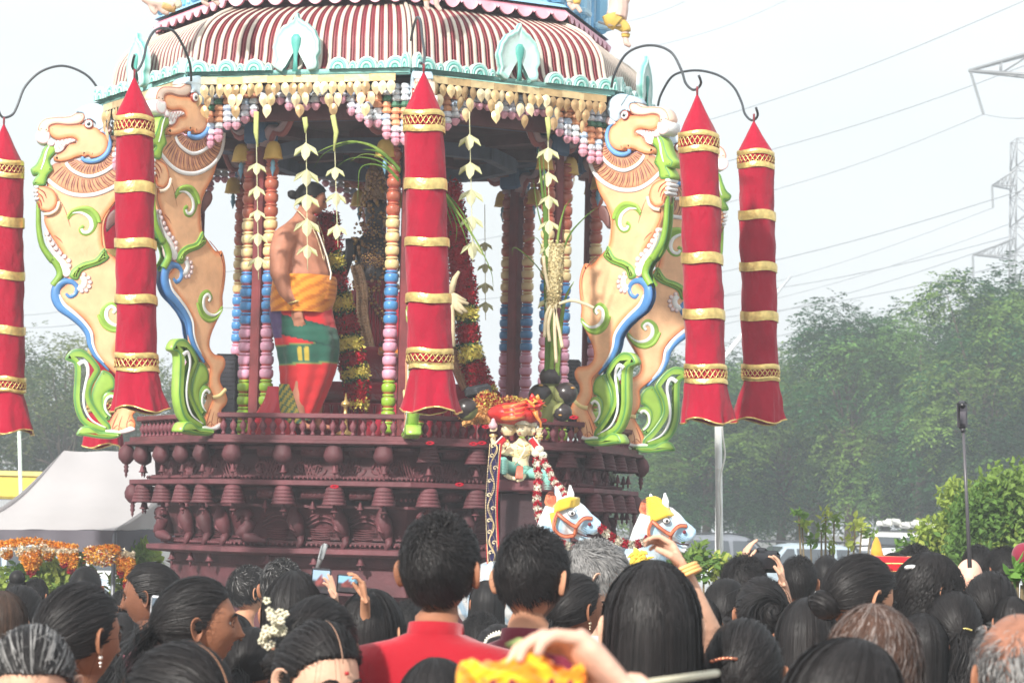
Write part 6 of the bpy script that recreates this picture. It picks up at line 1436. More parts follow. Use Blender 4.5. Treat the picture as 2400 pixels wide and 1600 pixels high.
for i in range(60):
    x, y = 1500 + r_.normal(0, 12), 1300 + i * .9 + r_.normal(0, 4); p = np.array(tuple(P(x + 8 * math.sin(i), y, 16.5))); d = nrm(r_.normal(size=3)) * .03; b.tube([p - d, p + [0, -.015, .01], p + d], [.008, .02, .008], C8(232, 200, 70), 6, flat=.5)
tag(b.build('yellow_cloth', CLOTH, None, loc=P(1500, 1320, 16.5)), 'bunch of yellow cloth hanging below the right horse', 'cloth')

# ------------------------------------------------------------------ painted figures on the roof
FIG = mat('figure_pink', (.72, .50, .42), rough=.45, vary=.1, scale=20)
def figure(label, Y, limbs, cloth, extra=None):
    o = thing('roof_figure', label, 'figurine', P(limbs[0][0][0], limbs[0][0][1], Y), 'painted figures on the roof'); b = MB()
    for l in limbs: b.tube([tuple(P(p[0], p[1], Y + (p[3] if len(p) > 3 else 0))) for p in l], [p[2] / PPM(Y) for p in l], (.6, .4, .3), 10)
    remeshed('body', b, FIG, o, .008, 2); b = MB()
    for l, c in cloth: b.tube(cr([tuple(P(p[0], p[1], Y + (p[3] if len(p) > 3 else 0))) for p in l], 4), [x for x in np.interp(np.linspace(0, 1, (len(l) - 1) * 4 + 1), np.linspace(0, 1, len(l)), [p[2] / PPM(Y) for p in l])], c, 12)
    b.build('painted_costume', PAINT, o); return o
YK, WK = C8(228, 190, 96), C8(236, 226, 200)
figure('small seated figure in yellow perched on a bracket right of the roof', 19.2, [[(1440, -80, 16), (1442, -60, 15)], [(1448, -40, 26), (1450, -10, 22), (1450, 20, 24), (1445, 40, 26)], [(1440, -25, 9), (1436, 5, 8), (1446, 20, 8)], [(1462, -25, 9), (1470, 0, 8), (1460, 18, 8)], [(1440, 45, 18), (1456, 56, 14), (1466, 66, 11), (1466, 90, 7), (1468, 102, 8), (1478, 110, 5)]], [([(1436, 34, 26), (1440, 46, 25), (1450, 55, 22)], YK), ([(1445, 50, 20), (1458, 60, 15), (1466, 70, 13), (1466, 88, 9)], YK)])
b = MB(); b.tube([tuple(P(1404, 52, 19.6)), tuple(P(1446, 66, 19.2))], .01, C8(120, 120, 120), 6); b.box(tuple(P(1440, 62, 19.2)), (.09, .10, .014), C8(150, 130, 110)); part(b, 'figure_shelf', METAL, smooth=False)
figure('pair of standing legs of a small figure above the front roof ridge', 18.75, [[(1002, -60, 20), (1002, -30, 18), (1000, -5, 9), (1000, 16, 6), (1006, 24, 5)], [(1002, -60, 20), (1018, -30, 14), (1022, -5, 9), (1024, 14, 6), (1034, 26, 5)], [(1010, -110, 22), (1008, -60, 22)], [(1010, -140, 15), (1010, -120, 15)]], [([(1008, -70, 24), (1001, -30, 14), (1000, 3, 8)], YK), ([(1010, -70, 22), (1021, -30, 14), (1022, 0, 8)], YK)])
figure('standing figure in patterned trousers at the upper right roof corner', 18.9, [[(1350, -60, 20), (1340, -20, 10), (1335, 12, 6), (1345, 24, 5)], [(1350, -60, 20), (1352, -20, 10), (1352, 14, 6), (1362, 30, 5)], [(1350, -110, 22), (1350, -60, 22)], [(1350, -140, 15), (1350, -120, 15)]], [([(1350, -70, 24), (1340, -25, 13), (1336, 6, 8)], WK), ([(1350, -70, 22), (1352, -20, 13), (1352, 10, 8)], YK)])
figure('flying pink figure with gold belt at the upper left roof edge', 19.0, [[(335, -6, 10), (350, 2, 12), (366, 6, 14), (390, 8, 16), (410, 14, 15)], [(352, 8, 8), (358, 24, 7), (366, 34, 5)], [(376, 14, 11), (386, 28, 9), (396, 32, 6)], [(410, 0, 20), (400, -40, 20)], [(400, -70, 15), (400, -55, 15)]], [([(384, 10, 16), (400, 16, 15), (412, 20, 10)], C8(214, 170, 110)), ([(392, 2, 16), (412, 6, 14), (420, 18, 8)], WK)])
figure('pale legs of a small figure at the roof edge left of centre', 18.7, [[(488, -30, 16), (480, -8, 9), (478, 6, 7), (490, 14, 5)], [(492, -30, 16), (502, -8, 9), (506, 4, 7), (514, 12, 5)], [(490, -80, 20), (490, -30, 18)], [(490, -110, 14), (490, -95, 14)]], [([(490, -40, 20), (481, -10, 11), (478, 2, 9)], WK), ([(490, -40, 20), (502, -10, 11), (506, 2, 9)], WK)])
# ------------------------------------------------------------------ trees and bushes
def tree_crown(seed, rx, rz, n, cols, leaflet=.10, droop=.5, lumps=26):
    r = np.random.default_rng(seed); L_ = nrm(r.normal(size=(lumps, 3))); L_[:, 2] = L_[:, 2] * .9
    cen = L_ * np.array([rx, rx, rz]) * r.uniform(.45, .86, (lumps, 1)); lr = r.uniform(.22, .40, lumps) * rx
    k = r.integers(0, lumps, n); d = nrm(r.normal(size=(n, 3)) + np.array([0, 0, .25])); p = cen[k] + d * (lr[k] * r.uniform(.55, 1.1, n))[:, None] * np.array([1.1, 1.1, .9])
    # each spray: a drooping stalk with 8 leaflets
    out = nrm(d * np.array([1, 1, .3]) + r.normal(0, .45, (n, 3))); m = 9; t = np.linspace(.1, 1, m)
    stem = p[:, None] + out[:, None] * (t * leaflet * 3.6)[None, :, None]; stem[..., 2] -= (t ** 2 * droop * leaflet * 3)[None]
    sd = nrm(np.cross(out, np.array([0, 0, 1.])))[:, None] * np.where(np.arange(m) % 2, 1, -1)[None, :, None]
    ln = leaflet * r.uniform(.7, 1.2, (n, m, 1)); a = stem; tip = stem + sd * ln + out[:, None] * ln * .5 - np.array([0, 0, 1]) * ln * .35
    w = nrm(np.cross(tip - a, r.normal(size=(n, m, 3)) * .5 + np.array([0, 0, 1.]))) * ln * .22; mid = (a + tip) / 2
    V = np.stack([a, mid + w, tip, mid - w], 2).reshape(-1, 3); i = np.arange(n * m)[:, None] * 4; F = np.concatenate([i, i + 1, i + 2, i + 3], 1)
    base = (np.array(cols)[r.integers(0, len(cols), lumps)] * r.uniform(.55, 1.35, (lumps, 1)))[k] * r.uniform(.75, 1.25, (n, 1)); vc = np.repeat(base, m * 4, 0)
    return V, F, vc, cen
def make_tree(name, seed, H, rx, cols, label, cat='tree', n=1500, leaflet=.11, group=None, bare=0, cz=.55, rzf=.47, droop=.5):
    o = thing(name, label, cat, (0, 0, 0), group); V, F, vc, cen = tree_crown(seed, rx, H * rzf, n, cols, leaflet, droop); V = V + [0, 0, H * cz]
    b = MB(); b.add(V, F, vc=vc); b.build('crown', LEAF, o, smooth=False)
    r = random.Random(seed); b = MB(); TB = C8(96, 84, 72); b.tube([(0, 0, 0), (.05, .02, H * .25), (-.04, .03, H * .5), (.03, 0, H * .8)], [.14 * H / 7, .11 * H / 7, .08 * H / 7, .02], TB, 8)
    for c in cen[::2]: b.tube([(0, 0, H * .25 + r.random() * H * .25), (c[0] * .5, c[1] * .5, c[2] * .5 + H * (cz - .04)), (c[0], c[1], c[2] + H * cz)], [.06, .04, .012], TB, 5)
    for i in range(bare):
        a = r.uniform(0, 6.28); z = r.uniform(.15, .8) * H; R_ = rx * r.uniform(.7, 1.08); b.tube([(0, 0, z), (R_ * .5 * math.cos(a), R_ * .5 * math.sin(a), z + .3), (R_ * math.cos(a), R_ * math.sin(a), z + r.uniform(-.6, .5)), (R_ * 1.12 * math.cos(a + .1), R_ * 1.12 * math.sin(a + .1), z + r.uniform(-1.2, .3))], [.03, .022, .014, .006], C8(170, 160, 150), 5)
    b.build('trunk', mat('bark', attr=True, rough=.9, vary=.3, scale=12, bump=.6, bscale=30), o); return o
G1 = [C8(78, 126, 66), C8(60, 108, 60), C8(100, 140, 68), C8(66, 118, 74), C8(46, 88, 54), C8(118, 150, 70)]
G2 = [C8(100, 116, 58), C8(82, 104, 54), C8(118, 130, 68), C8(68, 92, 50)]
protos = [make_tree('feathery_tree', 100 + i, 9.0, 2.1, G1, 'x', n=3000, leaflet=.13, group='feathery trees beyond the parked cars') for i in range(3)]
H0 = 9.0
TR_ = [(1490, 850, 74, 0), (1590, 822, 80, 1), (1668, 830, 70, 2), (1745, 815, 78, 0), (1835, 800, 72, 1), (1915, 772, 78, 2), (2000, 690, 70, 0), (2085, 712, 76, 1), (2160, 728, 68, 2), (2235, 700, 74, 0), (2318, 640, 66, 1), (2400, 650, 72, 2), (2470, 620, 68, 0)]
tn = ['behind the right beasts, lowest of the feathery trees', 'its top showing between two beast statues', 'behind the white pole below the large right lantern', 'between the two right lanterns', 'just right of the rightmost lantern', 'sloping skyline tree left of the first tall crown', 'first tall crown in the skyline, left of centre of the tree mass', 'rounded crown right of the first tall one', 'lower crown above the thin camera stick', 'crown crossed by the low power lines', 'tallest feathery crown, in front of the lattice pylon', 'crown against the right edge below the pylon', 'crown mostly beyond the right edge']
used = [0, 0, 0]
for i, (px, top, Y, v) in enumerate(TR_):
    o = protos[v] if not used[v] else copy_tree(protos[v]); used[v] = 1
    c = P(px, top, Y); hh = c.z / H0 / 1.0; o.location = (c.x, Y, 0); o.scale = (max(hh, .85) * 1.08, max(hh, .85), hh * 1.10); o.rotation_euler = (0, 0, i * 1.3); o['label'] = 'green feathery tree ' + tn[i]
back = [(1520, 930, 92), (1640, 900, 95), (1760, 890, 93), (1880, 870, 96), (2010, 800, 92), (2130, 800, 95), (2250, 790, 92), (2380, 780, 94)]
for i, (px, top, Y) in enumerate(back):
    o = copy_tree(protos[i % 3]); c = P(px, top, Y); o.location = (c.x, Y, 0); o.scale = (1.5, 1.3, c.z / H0); o.rotation_euler = (0, 0, i * 2.1); o['label'] = 'x'; o['label'] = 'shaded tree in the dense second row, %s' % ['behind the lowest feathery tree', 'below the beasts', 'left of the white pole', 'behind the drifting smoke', 'under the first tall crown', 'under the rounded crown', 'behind the camera stick', 'at the right edge'][i]
lp = [make_tree('willow_tree', 140 + i, 8.0, 2.3, G2, 'x', n=2100, leaflet=.13, group='olive trees beyond the tent', bare=10, droop=1.1) for i in range(2)]
used = [0, 0]
for i, (px, top, Y) in enumerate([(-40, 780, 70), (70, 745, 74), (160, 735, 70), (250, 760, 74), (340, 790, 72), (430, 800, 76), (200, 850, 82)]):
    v = i % 2; o = lp[v] if not used[v] else copy_tree(lp[v]); used[v] = 1; c = P(px, top, Y); s = c.z / 8.0; o.location = (c.x, Y, 0); o.scale = (s * .95, s, s); o.rotation_euler = (0, 0, i * 1.7)
    o['label'] = 'olive green tree with thin bare twigs ' + ['at the left edge above the yellow building', 'above the yellow building, left of the far-left beast', 'directly behind the far-left beast', 'behind the far red lantern', 'seen through the gap below the near left beast', 'behind the left pillars', 'filling the gap above the tent roof'][i]
def leafy(name, pts, Y, rad, n, leaf, cols, label, cat='bush', stems=6, seed=0, group=None):
    r = np.random.default_rng(seed); o = thing(name, label, cat, (P(pts[0][0], 1300, Y).x, Y, 0), group); C = np.array([tuple(P(x, y, Y + d)) for x, y, d in pts]); k = r.integers(0, len(C), n)
    p = C[k] + nrm(r.normal(size=(n, 3))) * (rad * r.uniform(.2, 1.1, n) ** .6)[:, None] * np.array([1, 1, .9]); out = nrm(r.normal(size=(n, 3)) + np.array([0, -.35, .2])); s = leaf * r.uniform(.6, 1.25, (n, 1))
    up = nrm(r.normal(size=(n, 3)) * .6 + np.array([0, -.5, 1])); sd = nrm(np.cross(out, up)); nn = np.cross(sd, out)
    v = [p, p + out * s * .35 + sd * s * .3 + nn * s * .05, p + out * s * .75 + sd * s * .22, p + out * s * 1.1 - nn * s * .15, p + out * s * .75 - sd * s * .22, p + out * s * .35 - sd * s * .3 + nn * s * .05]
    V = np.stack(v, 1).reshape(-1, 3); i = np.arange(n)[:, None] * 6; F = [[a, a + 1, a + 2, a + 3] for a in range(0, n * 6, 6)] + [[a, a + 3, a + 4, a + 5] for a in range(0, n * 6, 6)]
    cc = np.array(cols)[r.integers(0, len(cols), len(C))][k] * r.uniform(.75, 1.3, (n, 1)); b = MB(); b.add(V, F, vc=np.repeat(cc, 6, 0)); b.build('foliage', LEAF, o, smooth=False)
    b = MB(); x0 = C[:, 0].mean()
    for c in C: b.tube([(x0 + (c[0] - x0) * .5, Y, 0), (x0 + (c[0] - x0) * .8, Y, c[2] * .6), tuple(c)], [.02, .014, .006], C8(110, 96, 70), 5)
    b.build('stem', PAINT, o); return o
YG1 = [C8(156, 176, 84), C8(128, 156, 76), C8(178, 190, 96), C8(104, 138, 68)]
leafy('leafy_bush', [(2190, 1255, 0), (2210, 1275, .2), (2240, 1235, .1), (2262, 1195, 0), (2270, 1265, 0), (2220, 1295, 0), (2180, 1295, 0), (2262, 1235, .3), (2250, 1165, 0), (2140, 1305, 0)], 21, .17, 4200, .052, YG1, 'bright yellow-green bush left of the thin camera stick', seed=1)
leafy('leafy_bush', [(2305, 1195, 0), (2342, 1172, .1), (2385, 1150, 0), (2400, 1190, .2), (2330, 1230, 0), (2380, 1250, 0), (2290, 1270, 0), (2430, 1220, 0), (2350, 1290, 0), (2420, 1290, 0), (2310, 1210, .3), (2360, 1200, .1)], 20.5, .26, 7000, .055, YG1, 'bright yellow-green bush at the right edge behind the crowd', seed=2)
leafy('leafy_shoots', [(1872, 1205, 0), (1880, 1230, 0), (1935, 1205, 0), (1925, 1240, 0), (1955, 1220, 0), (2005, 1225, 0), (2020, 1235, 0), (1900, 1270, 0), (1990, 1265, 0), (1945, 1280, 0), (2040, 1250, 0)], 20.8, .05, 230, .055, YG1, 'sparse leafy shoots in front of the parked white car', 'shoots', seed=3)
leafy('leafy_bush', [(1680, 1330, 0), (1650, 1320, 0), (1620, 1300, 0), (1720, 1330, 0), (1600, 1330, 0)], 20, .14, 420, .07, YG1, 'low leaves at the foot of the white pole', seed=4)
leafy('leafy_bush', [(30, 1370, 0), (70, 1350, 0), (110, 1350, 0), (140, 1340, 0), (90, 1390, 0), (150, 1380, 0), (0, 1400, 0), (180, 1350, .3), (60, 1400, 0)], 22.3, .17, 2200, .06, YG1, 'light green leaves under the tent at the left', seed=5)
leafy('leafy_bush', [(320, 1310, 0), (300, 1330, 0), (280, 1400, 0), (330, 1300, .3), (345, 1320, .5), (290, 1370, 0), (190, 1290, .2)], 22.3, .13, 700, .08, YG1, 'light green leaves behind the tent pole near the chariot', seed=6)

# ------------------------------------------------------------------ tent, building, poles
TW, TG = C8(204, 200, 200), C8(112, 108, 118)
TENTC = mat('tent_canvas', attr=True, rough=.75, vary=.05, scale=1.5, bump=.25, bscale=5, trans=.25, bd=.02)
tent = thing('canopy_tent', 'pale grey pop-up canopy tent with darker valance left of the chariot', 'tent', P(268, 1290, 21.6)); b = MB()
A, Cn, B2, B1, Dn = (np.array(tuple(P(*q))) for q in ((-75, 1240, 21.9), (268, 1242, 21.6), (480, 1062, 25.0), (150, 1056, 24.0), (470, 1236, 25.0)))
def sheet(mb, a, b_, c, d, n=14, sag=.05, col=TW, ph=0):
    V = []
    for i in range(n + 1):
        u = i / n; row = []
        for j in range(n + 1):
            v = j / n; p = (a * (1 - u) + b_ * u) * (1 - v) + (d * (1 - u) + c * u) * v; p = p - np.array([0, 0, sag * math.sin(math.pi * v) * (1 - .3 * math.sin(math.pi * u))]) + np.array([0, 0, .006 * math.sin(u * 17 + v * 9 + ph)]); row.append(p)
        V.append(row)
    mb.grid(np.array(V), False, col)
sheet(b, A, Cn, B2, B1, sag=.09); sheet(b, Cn, Dn, B2 + [.01, .01, 0], B2, sag=.04, ph=2)
Bk = B1 + np.array([.3, 2.5, -.6]); sheet(b, A, Bk, B1 + [.01, 0, 0], B1, sag=.05)
b.build('canvas_roof', TENTC, tent); b = MB()
def val(mb, p0, p1, h0, h1):
    V = []
    for q in (0, .33, .66, 1): V.append([p0 + (p1 - p0) * t - np.array([0, .015 * math.sin(t * 25) * q - .02 * q, (h0 + (h1 - h0) * t) * q + (.02 * math.sin(t * 9) if q else 0)]) for t in np.linspace(0, 1, 40)])
    mb.grid(np.array(V), False, TG)
val(b, A, Cn, .075, .18); val(b, Cn, Dn, .18, .18); b.build('valance', TENTC, tent)
b = MB(); b.tube([Cn + [.0, .02, -.02], (Cn[0] - .0, Cn[1] + .02, 0)], .018, C8(120, 122, 128), 8); b.build('leg', METAL, tent)
b = MB(); b.tube([(A[0], A[1] + .02, A[2]), (A[0], A[1] + .02, 0)], .018, C8(120, 122, 128), 8); b.build('leg', METAL, tent)
b = MB(); b.tube([tuple(P(-20, 1272, 22)), tuple(P(60, 1262, 22.8)), tuple(P(140, 1245, 23.4))], .016, C8(70, 70, 76), 6); b.build('truss', METAL, tent)
MO, MY, MW, MR = C8(240, 150, 44), C8(244, 186, 80), C8(240, 226, 200), C8(176, 24, 44)
def mg(u, r_): return MY if r_ > .6 else MO
def tas(u, r_): return (MW if u < .18 else (MY if r_ > .5 else MO)) if u < .82 else MR
M1 = 'marigold garlands under the tent'
garland('marigold_swag', [(-20, 1276), (30, 1272), (75, 1268), (120, 1276), (180, 1284)], 21.5, .020, mg, 1300, 'orange marigold rope along the left tent edge', 'garland', M1, .022, 31)
garland('marigold_swag', [(202, 1292), (235, 1286), (262, 1284), (278, 1290)], 21.4, .021, mg, 700, 'orange marigold rope beside the tent pole', 'garland', M1, .022, 32)
for i, (pts, rr, lab) in enumerate(((((70, 1284), (74, 1310), (74, 1345)), [.12, .08, .012], 'broad pointed marigold tassel, leftmost large one'), (((12, 1290), (18, 1300), (20, 1304)), [.05, .03, .012], 'short marigold fringe at the left edge'), (((113, 1290), (114, 1300), (112, 1308)), [.05, .035, .012], 'short marigold tassel right of the broad one'), (((146, 1290), (150, 1305), (152, 1326)), [.035, .035, .015], 'slim marigold tassel ending in red, left of a pair'), (((170, 1290), (172, 1312), (166, 1342)), [.03, .03, .015], 'slim longer marigold tassel, right of a pair'), (((206, 1300), (240, 1304), (262, 1306)), [.06, .065, .05], 'wide white and orange marigold swag by the pole'), (((284, 1296), (286, 1320), (284, 1346)), [.04, .04, .015], 'marigold tassel just right of the tent pole'), (((304, 1296), (304, 1330), (298, 1374)), [.03, .03, .02], 'long marigold tassel nearest the chariot'))):
    if i == 5: garland('marigold_swag', pts, 21.4, rr, lambda u, r_: MW if r_ > .7 else (MR if r_ < .2 else MY), 1100, lab, 'garland', M1, .02, 40 + i)
    else: garland('marigold_tassel', pts, 21.45, rr, tas, 1200, lab, 'garland', M1, .02, 40 + i)
yb = thing('yellow_building', 'low building with a bright yellow fascia over grey corrugated wall at the far left', 'building', P(0, 1200, 50)); b = MB(); c0, c1 = P(-260, 1106, 50), P(135, 1106, 50); w = c1.x - c0.x; c2 = P(0, 1168, 50)
b.box(((c0.x + c1.x) / 2, 54, (c0.z + c2.z) / 2 - .0), (w, 8, c0.z - c2.z), C8(236, 208, 70), bev=.05); b.box(((c0.x + c1.x) / 2, 54, c0.z + .03), (w + .1, 8.1, .08), C8(240, 220, 120)); b.build('fascia', PAINT, yb, smooth=False)
b = MB(); b.box(((c0.x + c1.x) / 2, 54.1, c2.z / 2), (w - .1, 7.9, c2.z), C8(150, 156, 160))
for i in range(70): b.box((c0.x + .1 + i * w / 70, 50.1, c2.z / 2), (.04, .06, c2.z - .01), C8(176, 180, 184))
b.build('wall', METAL, yb, smooth=False)
def pole(px0, py0, px1, py1, Y, r_, col, label, nm='pole', cat='pole'):
    p0, p1 = P(px0, py0, Y), P(px1, py1, Y); k = p1.z / (p0.z - p1.z); g = p1 + (p1 - p0) * k; b = MB(); b.tube([tuple(p0), tuple(p0 + (g - p0) * .5), (g.x, g.y, 0)], r_, col, 10); b.ball(p0, r_ * 1.2, col, 6)
    return b, p0, g
WHP = C8(220, 222, 220)
b, p0, g = pole(1683, 985, 1687, 1300, 21.5, .028, WHP, ''); wp = thing('white_pole', 'white pole with a dangling white cord below the large right lantern', 'pole', (g.x, g.y, 0)); b.build('shaft', PAINT, wp)
b = MB(); q = cr([tuple(P(x, y, 21.4)) for x, y in ((1692, 985), (1694, 1020), (1699, 1060), (1696, 1085), (1690, 1110), (1688, 1150), (1690, 1200), (1687, 1250), (1686, 1290), (1698, 1320))], 5); b.tube(q, .007, C8(235, 235, 230), 6)
for y in (1098, 1126): b.tube([tuple(P(1679, y, 21.4)), tuple(P(1689, y + 1, 21.4))], .006, C8(235, 235, 230), 6)
b.build('cord', CLOTH, wp)
b, p0, g = pole(45, 1012, 49, 1160, 24, .017, C8(206, 220, 208), ''); tag(b.build('white_pole', PAINT, None, loc=(g.x, g.y, 0)), 'thin pale pole standing behind the tent at the left', 'pole')
b = MB(); c = P(8, 1084, 70); b.box(tuple(c), (.5, .25, .12), C8(236, 236, 236), bev=.04); b.tube([(c.x - .2, c.y, c.z), (c.x - 1.2, c.y, c.z + .1), (c.x - 1.3, c.y, 0)], .05, C8(190, 190, 190), 6); tag(b.build('street_lamp', METAL, None, loc=(c.x - 1.3, c.y, 0)), 'white street lamp head at the far left above the yellow building', 'street lamp')
b, p0, g = pole(1668, 832, 1760, 720, 60, .01, WHP, '')
b = MB(); q0, q1 = P(1686, 850, 40), P(1853, 648, 44); b.tube([tuple(q0), tuple(q1)], [.035, .022], C8(240, 240, 240), 8); b.tube([tuple(q0), (q0.x + .02, q0.y, 0)], .03, C8(240, 240, 240), 8)
tag(b.build('leaning_pole', PAINT, None, loc=(q0.x, q0.y, 0)), 'slanting white boom seen between the two right lanterns', 'pole')
# 360 camera on a stick
YC_ = 10.6; cm = thing('action_camera', 'small dark two-lens camera on a long thin stick held above the crowd', 'camera', P(2272, 1320, YC_)); b = MB(); c = P(2255, 972, YC_); b.box(tuple(c), (.040, .026, .108), C8(62, 60, 66), R=roty(-.03), bev=.010); b.build('camera_body', PLASTIC, cm)
b = MB(); l = P(2255, 950, YC_); b.lathe([(.001, -.020), (.008, -.018), (.013, -.012), (.013, -.004)], (l.x, l.y, l.z), C8(14, 14, 18), 14, ax=rotx(-math.pi / 2)); b.build('lens', GLOSS, cm)
b = MB(); b.box((c.x, c.y - .014, c.z - .012), (.024, .002, .05), C8(84, 80, 86), bev=.001); b.build('grip_panel', PLASTIC, cm)
b = MB(); b.tube([tuple(P(2256, 1003, YC_)), tuple(P(2258, 1012, YC_))], .010, C8(50, 50, 54), 8); b.tube([tuple(P(2258, 1012, YC_)), tuple(P(2266, 1180, YC_)), tuple(P(2273, 1330, YC_))], [.0055, .0065, .009], C8(80, 78, 82), 8); b.build('selfie_stick', PLASTIC, cm)

# ------------------------------------------------------------------ parked cars
def car(px, Y, label, col, L_=4.6, H_=1.5, wag=False, yaw=0., W2=.9):
    c = P(px, 1250, Y); o = thing('parked_car', label, 'car', (c.x, Y, 0), 'cars parked beyond the crowd'); R = rotz(yaw); base = np.array([c.x, Y, 0]); T = lambda p: base + R @ np.array(p); h = L_ / 2
    top = ([(-h, .72), (-h + .05, .95), (-h + .35, 1.0), (-h + .55, H_ - .06), (-.6, H_), (.4, H_ - .02), (1.05, 1.02), (h - .35, .92), (h, .72)] if wag else [(-h, .70), (-h + .08, .95), (-h + .75, 1.0), (-1.0, H_ - .05), (-.3, H_), (.35, H_ - .05), (1.1, .98), (h - .3, .86), (h, .66)])
    q = cr(top, 5); rows = []
    for x, z in q:
        wt = W2 * (.98 if z < 1.02 else .98 - .30 * (z - 1.02) / max(H_ - 1.02, .1)); fr_ = 1 - .10 * (abs(x) / h) ** 4; belt = min(z, .98)
        rows.append([T((x, -W2 * .9 * fr_, .28)), T((x, -W2 * fr_, .55)), T((x, -W2 * fr_ * .985, belt - .04)), T((x, -wt * fr_, z - .05 if z > 1.05 else z - .02)), T((x, -wt * fr_ * .85, z)), T((x, 0, z + .015)), T((x, wt * fr_ * .85, z)), T((x, wt * fr_, z - .05 if z > 1.05 else z - .02)), T((x, W2 * fr_ * .985, belt - .04)), T((x, W2 * fr_, .55)), T((x, W2 * .9 * fr_, .28))])
    b = MB(); b.grid(np.array(rows), False, col); b.build('body', GLOSS, o)
    def win(x0, x1, x2, x3):  # bottom x0..x1, top x3..x2
        for s in (-1, 1):
            b = MB(); zb, zt = 1.0, H_ - .10; wb, wt = W2 * .975 + .006, W2 * (.98 - .30 * (zt - 1.02) / (H_ - 1.02)) + .012
            b.add([T((x0, s * wb, zb)), T((x1, s * wb, zb)), T((x2, s * wt, zt)), T((x3, s * wt, zt))], [(0, 1, 2, 3)]); b.build('side_window', GLASS, o)
    if wag: win(-h + .45, -1.05, -1.1, -h + .62); win(-.95, -.0, -.05, -.98); win(.05, .9, .45, .05)
    else: win(-1.35, -.85, -.85, -1.0); win(-.78, -.0, -.05, -.8); win(.05, .85, .38, .05)
    for s, xb, xt in ((1, 1.12, .48), (-1, (-h + .38) if wag else -1.5, (-h + .56) if wag else -1.05)):
        b = MB(); b.add([T((xb, -W2 * .82, 1.0)), T((xb, W2 * .82, 1.0)), T((xt, W2 * .66, H_ - .03)), T((xt, -W2 * .66, H_ - .03))] if s > 0 else [T((xb - .02, -W2 * .82, 1.02)), T((xb - .02, W2 * .82, 1.02)), T((xt - .02, W2 * .66, H_ - .06)), T((xt - .02, -W2 * .66, H_ - .06))], [(0, 1, 2, 3)]); b.build('windscreen', GLASS, o)
    for x in (-h + .85, h - .85):
        for s in (-1, 1):
            b = MB(); b.lathe([(.05, -.1), (.30, -.1), (.33, -.07), (.33, .07), (.30, .1), (.05, .1)], T((x, s * (W2 - .08), .33)), (.02, .02, .02), 20, ax=R @ rotx(math.pi / 2)); w_ = b.build('wheel', PLASTIC, o)
            b = MB(); b.lathe([(.01, -.112), (.18, -.112), (.2, -.10), (.2, .10), (.18, .112), (.01, .112)], T((x, s * (W2 - .08), .33)), (.5, .5, .5), 14, ax=R @ rotx(math.pi / 2)); b.build('rim', METAL, w_)
    for s in (-1, 1):
        b = MB(); b.tube([T((-h + .7, s * W2 * .62, H_ + .035)), T((0, s * W2 * .62, H_ + .06)), T((.5, s * W2 * .62, H_ + .03))], .02, C8(40, 42, 46), 6); b.build('roof_rail', METAL, o)
        b = MB(); b.ball(T((.95, s * (W2 + .10), 1.02)), .09, col, 6, sc=(.7, 1, .7)); b.build('mirror', GLOSS, o)
car(1700, 62, 'dark grey estate car behind the white pole', C8(120, 124, 132), 4.7, 1.62, True, .1)
car(1935, 58, 'silver-blue car left of the leafy shoots', C8(170, 186, 196), 4.5, 1.5, False, .15)
car(2090, 46, 'white car with a sloping windscreen behind the leafy shoots', C8(232, 234, 234), 4.7, 1.50, False, 3.3)
car(2210, 66, 'white high-roofed van-like car with a loaded roof rack behind the bush', C8(226, 226, 224), 4.9, 1.78, True, .0)
car(2430, 60, 'grey car behind the bush at the right edge', C8(150, 156, 160), 4.6, 1.5, False, 0)
car(1520, 58, 'pale car glimpsed behind the horse statues', C8(190, 196, 200), 4.6, 1.48, False, .05)
car(20, 34, 'pale blue car under the left end of the tent', C8(196, 212, 222), 4.5, 1.47, False, .1)
car(210, 40, 'white car seen between marigold tassels', C8(224, 226, 226), 4.6, 1.5, True, .1)
b = MB(); c = P(2160, 1228, 66)
for i in range(9): b.box((c.x - .9 + i * .22, c.y, c.z + .05 * math.sin(i * 2)), (.24, 1.0, .14), C8(230, 230, 226), R=roty(.1 * math.sin(i)), bev=.03)
tag(b.build('roof_load', CLOTH, None, loc=tuple(c)), 'white wrapped load on the roof rack of the van-like car', 'luggage')

